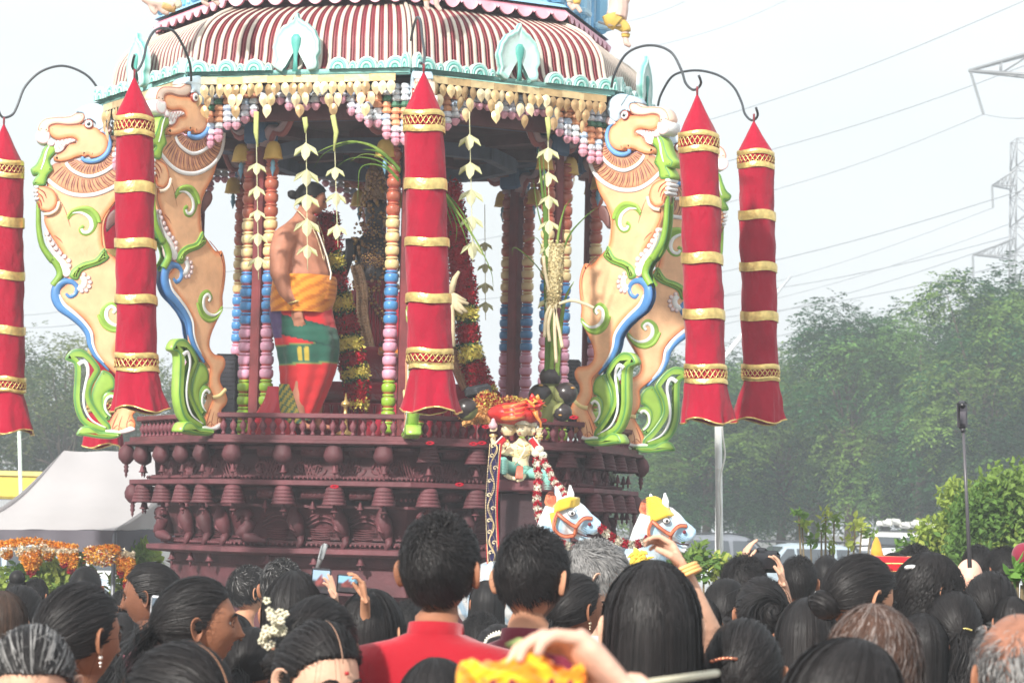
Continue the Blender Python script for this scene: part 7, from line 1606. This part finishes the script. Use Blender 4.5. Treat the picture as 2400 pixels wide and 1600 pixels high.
# ------------------------------------------------------------------ pylons and power lines
GV = C8(150, 152, 154)
def pylon(label, cx, Y, w0, ytop, arms, wtop=None, r0=.05):
    o = thing('lattice_pylon', label, 'pylon', (P(cx, 1200, Y).x, Y, 0), 'lattice pylons'); b = MB(); x0 = P(cx, 600, Y).x; hw = w0 / 2 / PPM(Y); zt = P(cx, ytop, Y).z; n_ = 16; zz = np.linspace(0, zt, n_)
    wd = lambda z: hw * (1.5 - .5 * min(z / (zt * .5), 1)) if z < zt * .93 else hw
    for z0, z1 in zip(zz[:-1], zz[1:]):
        a, c = wd(z0), wd(z1); ca = [(-a, -a), (a, -a), (a, a), (-a, a)]; cc = [(-c, -c), (c, -c), (c, c), (-c, c)]
        for k in range(4):
            p, p2 = ca[k], ca[(k + 1) % 4]; q, q2 = cc[k], cc[(k + 1) % 4]; b.tube([(x0 + p[0], Y + p[1], z0), (x0 + q[0], Y + q[1], z1)], r0, GV, 4)
            b.tube([(x0 + p[0], Y + p[1], z0), (x0 + q2[0], Y + q2[1], z1)], r0 * .55, GV, 4); b.tube([(x0 + p2[0], Y + p2[1], z0), (x0 + q[0], Y + q[1], z1)], r0 * .55, GV, 4); b.tube([(x0 + q[0], Y + q[1], z1), (x0 + q2[0], Y + q2[1], z1)], r0 * .5, GV, 4)
    b.build('mast', METAL, o)
    for tipx, tipy, yb_, yt_, both in arms:
        tz = P(tipx, tipy, Y).z; tx = P(tipx, tipy, Y).x; zb = P(cx, yb_, Y).z; zt2 = P(cx, yt_, Y).z
        for s in ((1, -1) if both else (1,)):
            b = MB(); X = lambda x: x0 + (x - x0) * s; inn = x0 - hw * (1 if tx < x0 else -1)
            for d in (-hw, hw):
                for zq in (zb, zt2): b.tube([(X(tx), Y, tz), (X(inn), Y + d, zq)], r0 * 1.0, GV, 4)
                m = 5
                for i in range(m):
                    u, u2 = i / m, (i + 1) / m; A1 = np.array([X(tx), Y, tz]) * (1 - u) + np.array([X(inn), Y + d, zb]) * u; B_1 = np.array([X(tx), Y, tz]) * (1 - u2) + np.array([X(inn), Y + d, zt2]) * u2; C1 = np.array([X(tx), Y, tz]) * (1 - u2) + np.array([X(inn), Y + d, zb]) * u2
                    b.tube([A1, B_1], r0 * .45, GV, 4); b.tube([B_1, C1], r0 * .45, GV, 4)
            b.build('crossarm', METAL, o)
    return o
pylon('distant lattice pylon rising behind the tallest feathery tree at the right', 2412, 150, 78, 330, [(2325, 435, 440, 402, True), (2280, 597, 604, 562, True)])
pylon('nearer lattice pylon outside the right edge, only the pointed tips of one crossarm in view', 2700, 105, 110, -260, [(2270, 166, 200, 60, True), (2330, 560 - 1000, -400, -460, True)], r0=.06)
def ins(px0, py0, px1, py1, Y, label):
    b = MB(); a, c = np.array(tuple(P(px0, py0, Y))), np.array(tuple(P(px1, py1, Y))); b.tube([a, c], .02, GV, 5)
    for i in range(22): b.ball(a + (c - a) * (i + .5) / 22, .075, C8(160, 164, 166), 5, sc=(1, 1, .45))
    tag(b.build('insulator_string', METAL, None, loc=a), label, 'insulator', 'insulator strings')
ins(2275, 170, 2305, 268, 105, 'slanting insulator string at the nearer crossarm tip'); ins(2325, 437, 2327, 487, 150, 'upper insulator string of the distant pylon'); ins(2280, 598, 2281, 648, 150, 'lower insulator string of the distant pylon')
WI = C8(168, 172, 176)
wires = [((1370, 60), (1605, 4), 'topmost faint wire above the hook of the large right lantern'), ((1540, 107), (1900, -28), 'second faint wire passing above the lantern hooks'), ((1640, 288), (2400, 2), 'wire rising to the top right corner'), ((1690, 382), (2500, 116), 'wire passing under the tip of the nearer crossarm'), ((1700, 476), (2305, 268), 'wire ending at the slanting insulator'), ((2305, 268), (2500, 254), 'short wire leaving the slanting insulator to the right'), ((1560, 664), (2420, 438), 'long straight wire above the distant pylon arm'), ((1640, 706), (2327, 487), 'faint wire ending at the upper insulator of the distant pylon'), ((1640, 702), (2372, 553), 'dark wire meeting the distant pylon above its long arm'), ((1640, 772), (2372, 562), 'dark wire just under its twin at the distant pylon'), ((1640, 750), (2374, 617), 'wire meeting the distant pylon below the long arm'), ((1700, 728), (2370, 523), 'faint wire between the upper wires at the pylon'), ((1900, 770), (2281, 648), 'wire ending at the lower insulator'), ((2140, 726), (2420, 650), 'short wire just above the tall tree crowns'), ((1560, 806), (1940, 761), 'low wire above the trees right of the last lantern'), ((1560, 846), (1960, 768), 'lowest wire above the trees right of the last lantern'), ((-20, 740), (300, 690), 'wire above the left trees behind the far-left beast'), ((-20, 764), (300, 735), 'lower wire just over the left tree tops'), ((480, 640), (1240, 540), 'upper wire glimpsed through the chariot openings'), ((480, 720), (1240, 690), 'lower wire glimpsed through the chariot openings')]
for i, ((x0, y0), (x1, y1), lab) in enumerate(wires):
    a, c = np.array(tuple(P(x0, y0, 150 + (i % 3)))), np.array(tuple(P(x1, y1, 150 + (i % 3) if x1 < 2400 else 130))); q = []
    for t_ in np.linspace(0, 1, 14): p = a + (c - a) * t_; p[2] -= .35 * math.sin(math.pi * t_); q.append(p)
    b = MB(); b.tube(q, .020 if 'faint' in lab else .028, WI, 4); tag(b.build('power_line', METAL, None, loc=q[0]), lab, 'wire', 'power lines')
# ------------------------------------------------------------------ the crowd (photo position of each crown, width, heading)
K0 = (.012, .010, .010); BRN = (.045, .026, .018)
W_ = (.62, .62, .60); MAG = C8(190, 40, 90)
cw = [
 dict(px=78, top=1466, w=205, yaw=172, style='pulled', label='grey-haired woman at the bottom left corner looking down towards us, bare forehead', skin='light', pitch=25, grey=.45, T=(0, -.9, -.1), shirt=C8(160, 120, 90)),
 dict(px=8, top=1388, w=110, yaw=-10, style='long', label='woman with long straight brown hair cut by the left edge', col=BRN, skin='tan', Y=9, shirt=C8(60, 50, 60)),
 dict(px=50, top=1372, w=118, yaw=10, style='pulled', label='black-haired woman at the left, behind the grey-haired one', T=(.2, -.9, -.2), tl='pony', shirt=C8(90, 60, 60)),
 dict(px=42, top=1356, w=52, yaw=0, style='pulled', label='small dark head with a top bun near the left edge', T=(0, -.3, .95), tl='bun', tlL=.05, Y=15),
 dict(px=84, top=1357, w=56, yaw=15, style='short', label='small curly dark head beside the bush at the left', Y=15, shirt=C8(70, 70, 80)),
 dict(px=201, top=1322, w=84, yaw=5, style='buzz', label='man with close-cropped hair under the marigold garlands', skin='dark', shirt=C8(80, 50, 45)),
 dict(px=192, top=1365, w=178, yaw=42, style='pulled', label='woman with smooth hair tied low, pearl earring, at the lower left', pitch=2, T=(-.05, -.97, -.35), tl='wavytail', tlL=.32, earring=C8(250, 240, 230), skin='brown', shirt=C8(150, 110, 60), neckline=.2),
 dict(px=354, top=1318, w=112, yaw=-78, style='pulled', label='woman in profile facing left beside the carved chariot base', pitch=6, skin='dark', T=(.1, -.95, .1), tl='pony', tlL=.3, tdir=(.2, -1, -1), shirt=C8(110, 30, 50)),
 dict(px=292, top=1384, w=56, yaw=-60, style='short', label='small dark face between the tent pole and the woman in profile', skin='dark', Y=13),
 dict(px=468, top=1352, w=158, yaw=78, style='pulled', label='woman in sharp profile facing right, dark half-tied wavy hair', pitch=-2, skin='brown', T=(.05, -.95, -.05), tl='wavytail', tlL=.30, tdir=(0, -.6, -1), shirt=C8(150, 120, 90), earring=C8(120, 110, 100), seed=5),
 dict(px=336, top=1424, w=84, yaw=-5, style='short', label='round dark head just under the raised white phone', shirt=C8(60, 50, 50)),
 dict(px=288, top=1438, w=90, yaw=35, style='long', label='dark-haired woman with a gold earring between the two larger women at the lower left', L=.2, skin='brown', glasses=C8(150, 140, 130), earring=C8(220, 180, 90), shirt=C8(60, 40, 44)),
 dict(px=430, top=1506, w=215, yaw=120, style='pulled', label='woman at the bottom with white ash on her forehead, black hair swept back', pitch=18, skin='tan', part=.1, T=(0, -.95, -.2), shirt=C8(160, 60, 60)),
 dict(px=584, top=1328, w=82, yaw=55, style='short', label='man with glasses and light blue shirt near the ash-marked woman', skin='tan', glasses=C8(40, 40, 44), shirt=C8(180, 212, 236), grey=.08, wear='shirt'),
 dict(px=662, top=1313, w=96, yaw=8, style='short', label='greying curly head left of the raised camera gimbal', grey=.18, shirt=C8(50, 50, 56)),
 dict(px=692, top=1342, w=138, yaw=10, style='long', label='woman with full black hair in front of the raised camera gimbal', L=.22, shirt=C8(70, 40, 50)),
 dict(px=752, top=1398, w=184, yaw=15, style='pulled', label='woman with a white jasmine cluster at the side of her hair', T=(-.4, -.85, -.2), tl='bun', tlL=.045, shirt=C8(150, 60, 90)),
 dict(px=752, top=1456, w=192, yaw=142, part=.2, style='pulled', label='frowning woman with a red mark on her brow, bottom centre left', pitch=14, skin='light', T=(-.1, -.95, -.1), shirt=C8(120, 70, 70), seed=11),
 dict(px=872, top=1384, w=140, yaw=20, style='long', label='woman with long loose black hair left of the man in red', L=.4, skin='tan', shirt=C8(60, 44, 50)),
 dict(px=956, top=1410, w=84, yaw=0, style='short', label='dark head right behind the shoulder of the man in red'),
 dict(px=1034, top=1209, w=178, yaw=14, style='short', label='tall man in a bright red kurta, seen from behind', pitch=-8, skin='brown', beard=True, shirt=C8(160, 8, 30), collar=True, wear='kurta', seed=23, nmul=1.4),
 dict(px=1142, top=1362, w=74, yaw=-10, style='long', label='dark-haired head between the red and maroon shirts', L=.2),
 dict(px=1128, top=1438, w=96, yaw=10, style='short', label='dark head below the gap between the red and maroon shirts'),
 dict(px=1249, top=1241, w=166, yaw=24, style='short', label='man with faded haircut and maroon shirt, seen from behind', pitch=12, skin='tan', beard=True, shirt=C8(110, 22, 44), collar=True, wear='shirt', seed=27, nmul=1.3),
 dict(px=1172, top=1463, w=124, yaw=5, style='pulled', label='dark-haired woman wearing a ring of white flowers, behind the orange cloth', T=(.1, -.8, .3), tl='bun', tlL=.05, shirt=C8(80, 60, 60)),
 dict(px=1024, top=1546, w=165, yaw=20, style='long', label='dark out-of-focus head at the bottom under the man in red', L=.25, Y=5.2),
 dict(px=1392, top=1269, Y=10.4, w=128, yaw=76, style='short', label='silver-haired man looking down beside the horse statues', pitch=16, skin='light', grey=.85, col=(.10, .10, .10), shirt=C8(200, 205, 210), wear='shirt', seed=31, hs=1.0, brow=(.12, .10, .09)),
 dict(px=1352, top=1344, Y=8.8, w=118, yaw=52, style='pulled', label='woman with sleek hair and a jasmine strand, right of the maroon shirt', skin='brown', T=(-.1, -.95, -.4), tl='pony', tlL=.3, earring=C8(235, 220, 190), shirt=C8(150, 60, 60)),
 dict(px=1422, top=1386, w=80, yaw=0, style='long', label='dark hair showing just left of the long straight-haired woman'),
 dict(px=1530, top=1320, w=214, yaw=2, style='long', label='woman with long straight black hair and magenta top, from behind', L=.55, skin='light', shirt=MAG, nmul=1.6, seed=33, Y=6.1),
 dict(px=1702, top=1356, w=112, yaw=12, style='pulled', label='dark head with a copper earring right of the raised arm', T=(.1, -.9, -.3), tl='bun', tlL=.04, earring=C8(200, 120, 70), skin='brown'),
 dict(px=1786, top=1352, w=124, yaw=-5, style='pulled', label='woman with a spiky messy bun held by a clip', T=(.1, -.9, .0), tl='messy', tlL=.055),
 dict(px=1744, top=1304, w=108, yaw=5, style='short', label='dark-haired photographer holding up a black camera', skin='tan', shirt=C8(50, 50, 54), seed=8, wear='shirt'),
 dict(px=1745, top=1451, w=182, yaw=4, style='pulled', label='woman with a copper hair clip and low ponytail, bottom right of centre', T=(-.25, -.93, -.35), tl='wavytail', tlL=.3, shirt=C8(60, 60, 90)),
 dict(px=1938, top=1297, w=80, yaw=10, style='buzz', label='man with a shaved head left of the woman with shiny combed hair', skin='brown', shirt=C8(120, 90, 80)),
 dict(px=1872, top=1306, w=84, yaw=0, style='short', label='dark head between the raised camera and the shaved man', Y=12),
 dict(px=2018, top=1299, w=146, yaw=58, style='pulled', label='woman with shiny side-combed black hair bowing her head', pitch=22, skin='tan', part=-.35, T=(-.1, -.9, -.5), tl='bun', tlL=.045, shirt=C8(190, 130, 110), seed=41),
 dict(px=1892, top=1406, w=140, yaw=10, style='long', label='dark-haired woman right of the messy bun, head lowered', L=.2, pitch=10),
 dict(px=1902, top=1471, w=98, yaw=-15, style='pulled', label='dark head with a pink hair tie at the lower right', T=(-.6, -.7, -.1), tl='pony', tlL=.12, grey=.08),
 dict(px=2048, top=1421, w=196, yaw=15, style='wavy', label='woman with grey crown and long wavy brown hair', grey=.35, col=(.035, .025, .02), tip=C8(100, 66, 50), L=.34, nmul=1.4, shirt=C8(60, 50, 50), seed=44),
 dict(px=1985, top=1503, w=230, yaw=70, style='long', label='woman with straight dark parted hair and a bare tan temple, bottom right', pitch=22, skin='tan', part=-.2, L=.3, nmul=1.4, seed=45),
 dict(px=2098, top=1290, w=92, Y=10, yaw=-35, style='buzz', label='man wearing a red cap trimmed with gold', skin='light', pitch=10, shirt=C8(230, 190, 190)),
 dict(px=2184, top=1298, w=128, yaw=68, style='curly', label='curly-haired woman with glasses and a white hair bobble', skin='tan', L=.16, glasses=C8(90, 60, 40), shirt=C8(60, 50, 56), seed=47),
 dict(px=2146, top=1278, w=88, yaw=0, style='short', label='dark head behind the red cap and the curly-haired woman', Y=12.5),
 dict(px=2272, top=1304, w=74, yaw=0, style='bald', label='bald man with a smooth light scalp', skin='pink', Y=12),
 dict(px=2292, top=1279, w=70, yaw=10, style='short', label='dark head just behind the bald man', Y=14),
 dict(px=2352, top=1283, w=80, yaw=-25, style='short', label='curly dark head near the right edge beside the maroon cap', skin='brown', Y=12.5),
 dict(px=2322, top=1339, w=124, yaw=25, style='pulled', label='woman with glossy hair drawn into a side braid at the right', T=(.5, -.8, -.5), tl='braid', tlL=.3),
 dict(px=2236, top=1386, w=130, yaw=4, style='pulled', label='woman with half-up hair fastened by a thin gold clip', T=(.1, -.95, -.15), tl='wavytail', tlL=.4, seed=53),
 dict(px=2392, top=1429, w=220, yaw=-8, style='thin', label='balding man with frizzy grey hair in the bottom right corner', skin='brown', grey=.6, col=(.06, .06, .06), nmul=4.5, shirt=C8(235, 235, 240), seed=54, pitch=-6),
 dict(px=2372, top=1400, w=84, yaw=0, style='long', label='dark head squeezed between braid and the balding man', Y=9),
 dict(px=545, top=1440, w=92, yaw=25, style='long', label='dark head low in front of the man with glasses', L=.2, Y=9.5),
 dict(px=590, top=1470, w=120, yaw=12, style='pulled', label='dark-haired woman low beneath the jasmine cluster', T=(0, -.95, -.3), tl='pony', tlL=.2, Y=7.6),
 dict(px=240, top=1520, w=110, yaw=10, style='short', label='dark head at the bottom between the earringed women', Y=8.5),
 dict(px=1640, top=1400, w=96, yaw=0, style='long', label='dark hair between the long straight hair and the raised arm', L=.25, Y=9),
 dict(px=1840, top=1500, w=130, yaw=8, style='long', label='dark head at the bottom right of the copper hair clip', L=.3, Y=8.2),
 dict(px=2160, top=1440, w=110, yaw=-8, style='long', label='dark hair between the wavy brown hair and the gold clip', L=.3, Y=8.6),
 dict(px=1480, top=1360, w=90, yaw=0, style='short', label='dark head hidden behind the long straight hair', Y=11),
]
PP = {}
for d in cw:
    d = dict(d)
    PP[d['label']] = person(**d)
# ------------------------------------------------------------------ things worn and held in the crowd
def W(key): return next(v for k, v in PP.items() if key in k)
def blossoms(px, py, Y, n, spread, label, size=.0085, col=C8(236, 230, 206), sz=1.):
    b = MB(); r = np.random.default_rng(int(px)); c = np.array(tuple(P(px, py, Y)))
    for i in range(n):
        p = c + r.normal(size=3) * np.array(spread)
        for q in range(5): a = q * 1.2566 + i; d = nrm(np.array([math.cos(a), r.normal() * .4, math.sin(a)])); b.ball(p + d * size * .7, size * .52, hsv_j(col, .08), 4, sc=(1, 1, .8))
    tag(b.build('jasmine_flowers', PETAL, None, loc=c), label, 'flowers', 'white flowers worn in the hair')
yj = W('white jasmine cluster')[0].location.y
blossoms(645, 1465, yj - .10, 34, (.014, .012, .018), 'full white jasmine cluster worn at the left side of dark hair'); blossoms(624, 1488, yj - .08, 10, (.006, .008, .010), 'small trailing end of the jasmine cluster')
ys = W('sleek hair')[0].location.y; blossoms(1300, 1462, ys + .02, 12, (.006, .008, .014), 'jasmine strand behind the sleek-haired woman'); blossoms(1945, 1392, W('shiny side')[0].location.y + .02, 9, (.005, .008, .012), 'cream flowers under the shiny combed hair')
yw = W('ring of white')[0].location.y; c = P(1178, 1505, yw - .1); b = MB()
for i in range(22):
    a = i / 22 * math.pi * 1.15 - .2; p = np.array([c.x + .040 * math.cos(a), c.y - .02, c.z - .01 + .028 * math.sin(a)]); d = np.array([math.cos(a), -.3, math.sin(a)]); b.tube([p, p + d * .012, p + d * .024], [.004, .007, .002], C8(244, 240, 226), 6)
tag(b.build('jasmine_flowers', PETAL, None, loc=tuple(c)), 'upright ring of white petals above the orange cloth', 'flowers', 'white flowers worn in the hair')
# marks on brows, clips
def mark(key, pts, r_, col, nm, cat=None):
    o, M, Mb, s = W(key); b = MB(); b.tube(M(pts), r_ * s, col, 6, flat=.5); b.build(nm, PAINT, o)
mark('frowning', [(.004, .099, .047), (.002, .100, .040)], .0045, C8(176, 20, 30), 'brow_mark'); mark('white ash', [(-.006, .098, .052), (-.004, .1, .040), (-.002, .101, .030)], .005, C8(240, 238, 232), 'ash_mark')
def clip(px, py, Y, w, h, col, label, rot=0.):
    b = MB(); c = P(px, py, Y); n_ = 7
    for i in range(n_): b.ball(np.array(tuple(c)) + rotz(0) @ roty(rot) @ np.array([(i / (n_ - 1) - .5) * w, -.004 * math.sin(i / 6 * 3.1), .004 * math.sin(i / 6 * 3.1)]), h, col, 6, sc=(1.3, .7, .8))
    tag(b.build('hair_clip', GOLD, None, loc=tuple(c)), label, 'hair clip')
clip(1696, 1546, W('copper hair clip')[0].location.y - .12, .052, .0048, C8(206, 130, 100), 'copper hair clip on the low ponytail, bottom right of centre', -.12); clip(2262, 1475, W('thin gold clip')[0].location.y - .12, .036, .0042, C8(236, 216, 130), 'thin gold bar clip on half-up hair', .05)
clip(2140, 1332, W('curly-haired woman with glasses')[0].location.y - .06, .030, .011, C8(240, 240, 238), 'pair of white bobbles in curly hair', .2); clip(1886, 1540, W('pink hair tie')[0].location.y - .10, .020, .010, C8(230, 120, 150), 'pink satin hair tie', .5)
# red cap with gold peak
o, M, Mb, s = W('red cap'); b = MB(); an = np.linspace(0, 2 * math.pi, 28, endpoint=False); rows = []
for z, k in ((.030, 1.10), (.034, 1.14), (.066, 1.12), (.098, 1.08), (.100, 1.0), (.085, .8)): rows.append(M(np.stack([HA * k * np.sin(an), HB * k * np.cos(an), z + .018 * np.cos(an)], -1)))
b.grid(np.array(rows), True, C8(196, 26, 40), vc=np.repeat(np.array([GL, C8(196, 26, 40), C8(196, 26, 40), C8(196, 26, 40), GL, GL]), 28, 0)); b.tube(M(np.stack([HA * 1.145 * np.sin(an), HB * 1.145 * np.cos(an), .066 + .018 * np.cos(an)], -1)), .003 * s, GL, 5, cap=False)
b.tube(M([(.0, .10, .10), (-.004, .095, .14), (.006, .10, .175), (0, .09, .20)]), np.array([.034, .026, .018, .004]) * s, C8(210, 150, 60), 8, flat=.5); b.build('cap', CLOTH, o)
b = MB(); c = P(2402, 1300, 11.5); b.ball(c, .055, C8(128, 26, 52), 12, sc=(1, 1, .95)); tag(b.build('maroon_cap', CLOTH, None, loc=tuple(c)), 'rounded maroon cloth cap cut by the right edge', 'cap')
leafy('leafy_sprig', [(2385, 1352, 0), (2395, 1370, 0), (2375, 1340, 0), (2405, 1345, 0)], 9.5, .035, 46, .045, [C8(110, 150, 70), C8(90, 130, 60)], 'green leafy sprig held at the right edge of the crowd', 'sprig', seed=9)
# hands and phones
HS = {k: skin_mat('hand_' + k, SK[k]) for k in SK}
def arm(label, Y, pts, rads, fwd, pn, sk, s=1., side=1, curl=(.5, .6, .7, .8), thumb=.4, extra=None, name='person'):
    o = thing('raised_arm', label, 'arm', P(pts[0][0], pts[0][1], Y)); b = MB(); q = [tuple(P(x, y, Y + d)) for x, y, d in pts]; b.tube(cr(q, 4), np.interp(np.linspace(0, 1, (len(q) - 1) * 4 + 1), np.linspace(0, 1, len(q)), rads) * s, n=14, flat=.85)
    hand(b, q[0], fwd, pn, s, curl, thumb, side); remeshed('arm_and_hand', b, HS[sk], o, .0035 * s, 3); return o
YA = 6.5
a1 = arm('bare forearm with orange bracelet reaching up from the crowd towards the yellow cloth', YA, [(1600, 1330, 0), (1612, 1360, .02), (1640, 1430, .05), (1668, 1500, .1), (1680, 1600, .2)], [.026, .030, .040, .044, .05], (-.50, .25, .80), (-.8, -.3, -.5), 'light', .74, 1, (1.1, 1.15, 1.2, 1.2), .5)
b = MB()
for k in range(3):
    c = np.array(tuple(P(1600 + k * 5, 1333 + 7 * k, YA))); an = np.linspace(0, 2 * math.pi, 18); ax = nrm(np.array([.42, -.1, -.9])); u = nrm(np.cross(ax, [0, 1, 0])); v = np.cross(ax, u); b.tube([c + .034 * (math.cos(a) * u + math.sin(a) * v) for a in an], .005, C8(240, 180, 110), 6, cap=False)
b.build('bracelet', PAINT, a1)
def device(label, px, py, w, h, Y, col, scr, rot=0., tilt=0., nm='phone', screen=True, cat='phone'):
    o = thing(nm, label, cat, P(px, py, Y)); c = P(px, py, Y); k = PPM(Y); R = roty(rot) @ rotx(tilt); b = MB(); b.box(tuple(c), (w / k, .010, h / k), col, R=R, bev=.004); b.build('case', PLASTIC, o)
    b = MB(); m = 8; rows = []; vc = []; rr = random.Random(int(px))
    for j in range(m + 1):
        row = []
        for i in range(m + 1):
            u, v = i / m - .5, j / m - .5; row.append(np.array(tuple(c)) + R @ np.array([u * w / k * .86, -.0062, v * h / k * .84])); sky_ = scr; vc.append(sky_ if v > .08 - .25 * math.exp(-(u / .16) ** 2) * -1 else hsv_j(C8(120, 60, 60) if abs(u) < .3 and v > -.25 else C8(50, 46, 50), .4, rr))
        rows.append(row)
    b.grid(np.array(rows), False, scr, vc=np.array(vc)); b.build('screen', GLOSS, o); return o
device('white-edged phone held up at the left, showing the chariot', 376, 1424, 46, 56, 7.4, C8(226, 226, 230), C8(96, 110, 124), .05)
d1 = device('black phone in a camera grip left of the second phone', 752, 1362, 46, 62, 8.2, C8(52, 52, 56), C8(150, 176, 200), .05)
b = MB(); q0, q1 = P(744, 1331, 8.2), P(760, 1280, 8.2); b.tube([tuple(q0), tuple(q1)], [.006, .010], C8(150, 152, 154), 8, flat=.7); b.box(tuple(P(757, 1292, 8.2)), (.016, .02, .05), C8(176, 178, 178), R=roty(-.3 + .6), bev=.004); b.build('folded_grip', METAL, d1)
device('black handheld camera with a bright screen, raised beside the black phone', 815, 1368, 52, 44, 8.0, C8(44, 44, 48), C8(130, 180, 206), .06, cat='camera', nm='handheld_camera')
arm('hand with a gold ring gripping the black phone', 8.15, [(788, 1418, 0), (794, 1450, .05), (802, 1520, .1)], [.024, .028, .038], (-.22, 0, .97), (-.9, -.35, 0), 'light', .55, 1, (.12, .2, .5, .7), .3)
arm('fingers curled round the right side of the handheld camera', 7.95, [(856, 1400, 0), (856, 1440, .05), (858, 1520, .1)], [.024, .028, .038], (-.25, 0, .96), (-1, -.2, 0), 'tan', .55, -1, (.8, .9, 1., 1.1), .3)
yp = W('photographer')[0].location.y; cm2 = thing('camera', 'black camera with pale lettering on its strap raised by the photographer', 'camera', P(1790, 1310, yp)); b = MB(); b.box(tuple(P(1788, 1315, yp + .05)), (.13, .07, .085), C8(38, 38, 42), bev=.015); b.box(tuple(P(1784, 1292, yp + .05)), (.045, .06, .03), C8(38, 38, 42), bev=.010); b.build('camera_body', PLASTIC, cm2)
b = MB(); c = P(1788, 1315, yp + .1); b.lathe([(.03, 0), (.042, .01), (.042, .10), (.038, .11), (.02, .10)], tuple(c), C8(30, 30, 34), 16, ax=rotx(-math.pi / 2)); b.build('lens', PLASTIC, cm2)
arm('left hand of the photographer supporting the camera', yp + .04, [(1742, 1318, 0), (1736, 1370, .04), (1728, 1440, .08)], [.024, .03, .04], (.25, .1, .93), (.9, .3, 0), 'light', .62, -1, (.5, .6, .7, .8), .3)
arm('right hand of the photographer on the shutter side of the camera', yp + .02, [(1834, 1362, 0), (1842, 1400, .04), (1850, 1460, .08)], [.024, .03, .04], (-.2, .1, .95), (-.9, -.2, .1), 'light', .68, 1, (.6, .8, .9, 1.), .4)
# blurred near hand with orange cloth
YN = 3.3; a2 = arm('large near out-of-focus hand clutching an orange and maroon cloth at the bottom', YN, [(1462, 1612, 0), (1510, 1690, .03), (1560, 1790, .08)], [.034, .036, .044], (-.68, .05, .60), (-.6, -.3, -.7), 'pink', .98, -1, (1.2, 1.25, 1.3, 1.3), .5)
oc = thing('orange_cloth', 'bright orange and yellow cloth with maroon underside held by the near hand', 'cloth', P(1220, 1580, YN)); b = MB()
OC1, OC2, OC3 = C8(244, 170, 30), C8(228, 120, 20), C8(120, 20, 30)
u_ = np.linspace(.02, math.pi - .02, 40); a_ = np.linspace(0, 2 * math.pi, 96, endpoint=False); c = np.array(tuple(P(1222, 1600, YN))); rows = []; vc = []
for u in u_:
    k = 1 + .10 * np.sin(a_ * 5 + u * 7) + .07 * np.sin(a_ * 11 - u * 9 + 2 * np.sin(u * 4)) + .05 * np.sin(a_ * 17 + u * 15) + .05 * np.sin(u * 17 + a_ * 3)
    x = .078 * math.cos(u) ; w = .029 * (math.sin(u) ** .5) * (1 + .18 * math.sin(u * 6)); rows.append(np.stack([c[0] + x * 1.0 + 0 * a_, c[1] + w * 1.2 * k * np.cos(a_), c[2] + w * k * np.sin(a_) + .006 * math.sin(u * 5)], -1))
    vc.append([OC1 if (math.sin(a * 3 + u * 6) > -.3) else OC2 for a in a_])
b.grid(np.array(rows), True, OC1, cap=True, vc=np.array(vc).reshape(-1, 3)); b.build('orange_fold', CLOTH, oc); b = MB()
for i in range(12): q = [tuple(P(1086 + i * 23, 1594 + 6 * math.sin(i * 2), YN - .035)), tuple(P(1090 + i * 22 + 5 * math.sin(i), 1622, YN - .04)), tuple(P(1090 + i * 23, 1680, YN - .02))]; b.tube(q, [.003, .008, .009], OC3 if i % 2 else OC2, 8)
b.build('maroon_underside', CLOTH, oc)
b = MB(); b.tube([tuple(P(1500, 1602, 3.4)), tuple(P(1600, 1588, 3.6)), tuple(P(1680, 1576, 3.8))], .005, C8(214, 206, 178), 6); tag(b.build('thin_stick', PAINT, None, loc=tuple(P(1500, 1602, 3.4))), 'thin pale stick at the bottom edge near the blurred hand', 'stick')
b = MB(); c = P(1235, 1518, 3.5); b.tube([tuple(P(1190, 1512, 3.5)), tuple(P(1230, 1510, 3.45)), tuple(P(1272, 1522, 3.4))], [.004, .013, .003], C8(176, 196, 128), 8, flat=.4, up=(0, 1, .5)); tag(b.build('betel_leaf', PETAL, None, loc=tuple(c)), 'pale green leaf lying on the orange cloth', 'leaf')

# ------------------------------------------------------------------ hazy, smoky air (closed box round everything below the sky)
b = MB(); b.box((0, 88, 13.4), (640, 190, 29.0)); hz = b.build('haze', None, None, smooth=False) if False else None
me = bpy.data.meshes.new('haze'); b2 = MB(); b2.box((0, 88, 13.5), (640, 190, 29.0)); me.from_pydata(np.concatenate(b2.v).tolist(), [], b2.f); hz = bpy.data.objects.new('haze', me); SC.collection.objects.link(hz); hz['kind'] = 'stuff'; hz['label'] = 'pale smoky haze hanging in the air over the crowd'
hmz = bpy.data.materials.new('haze'); hmz.use_nodes = True; t = hmz.node_tree; t.nodes.clear(); out = t.nodes.new('ShaderNodeOutputMaterial'); pv = t.nodes.new('ShaderNodeVolumePrincipled')
pv.inputs['Color'].default_value = (.89, .95, 1, 1); pv.inputs['Density'].default_value = HAZE; pv.inputs['Anisotropy'].default_value = .2; t.links.new(pv.outputs[0], out.inputs['Volume']); me.materials.append(hmz)
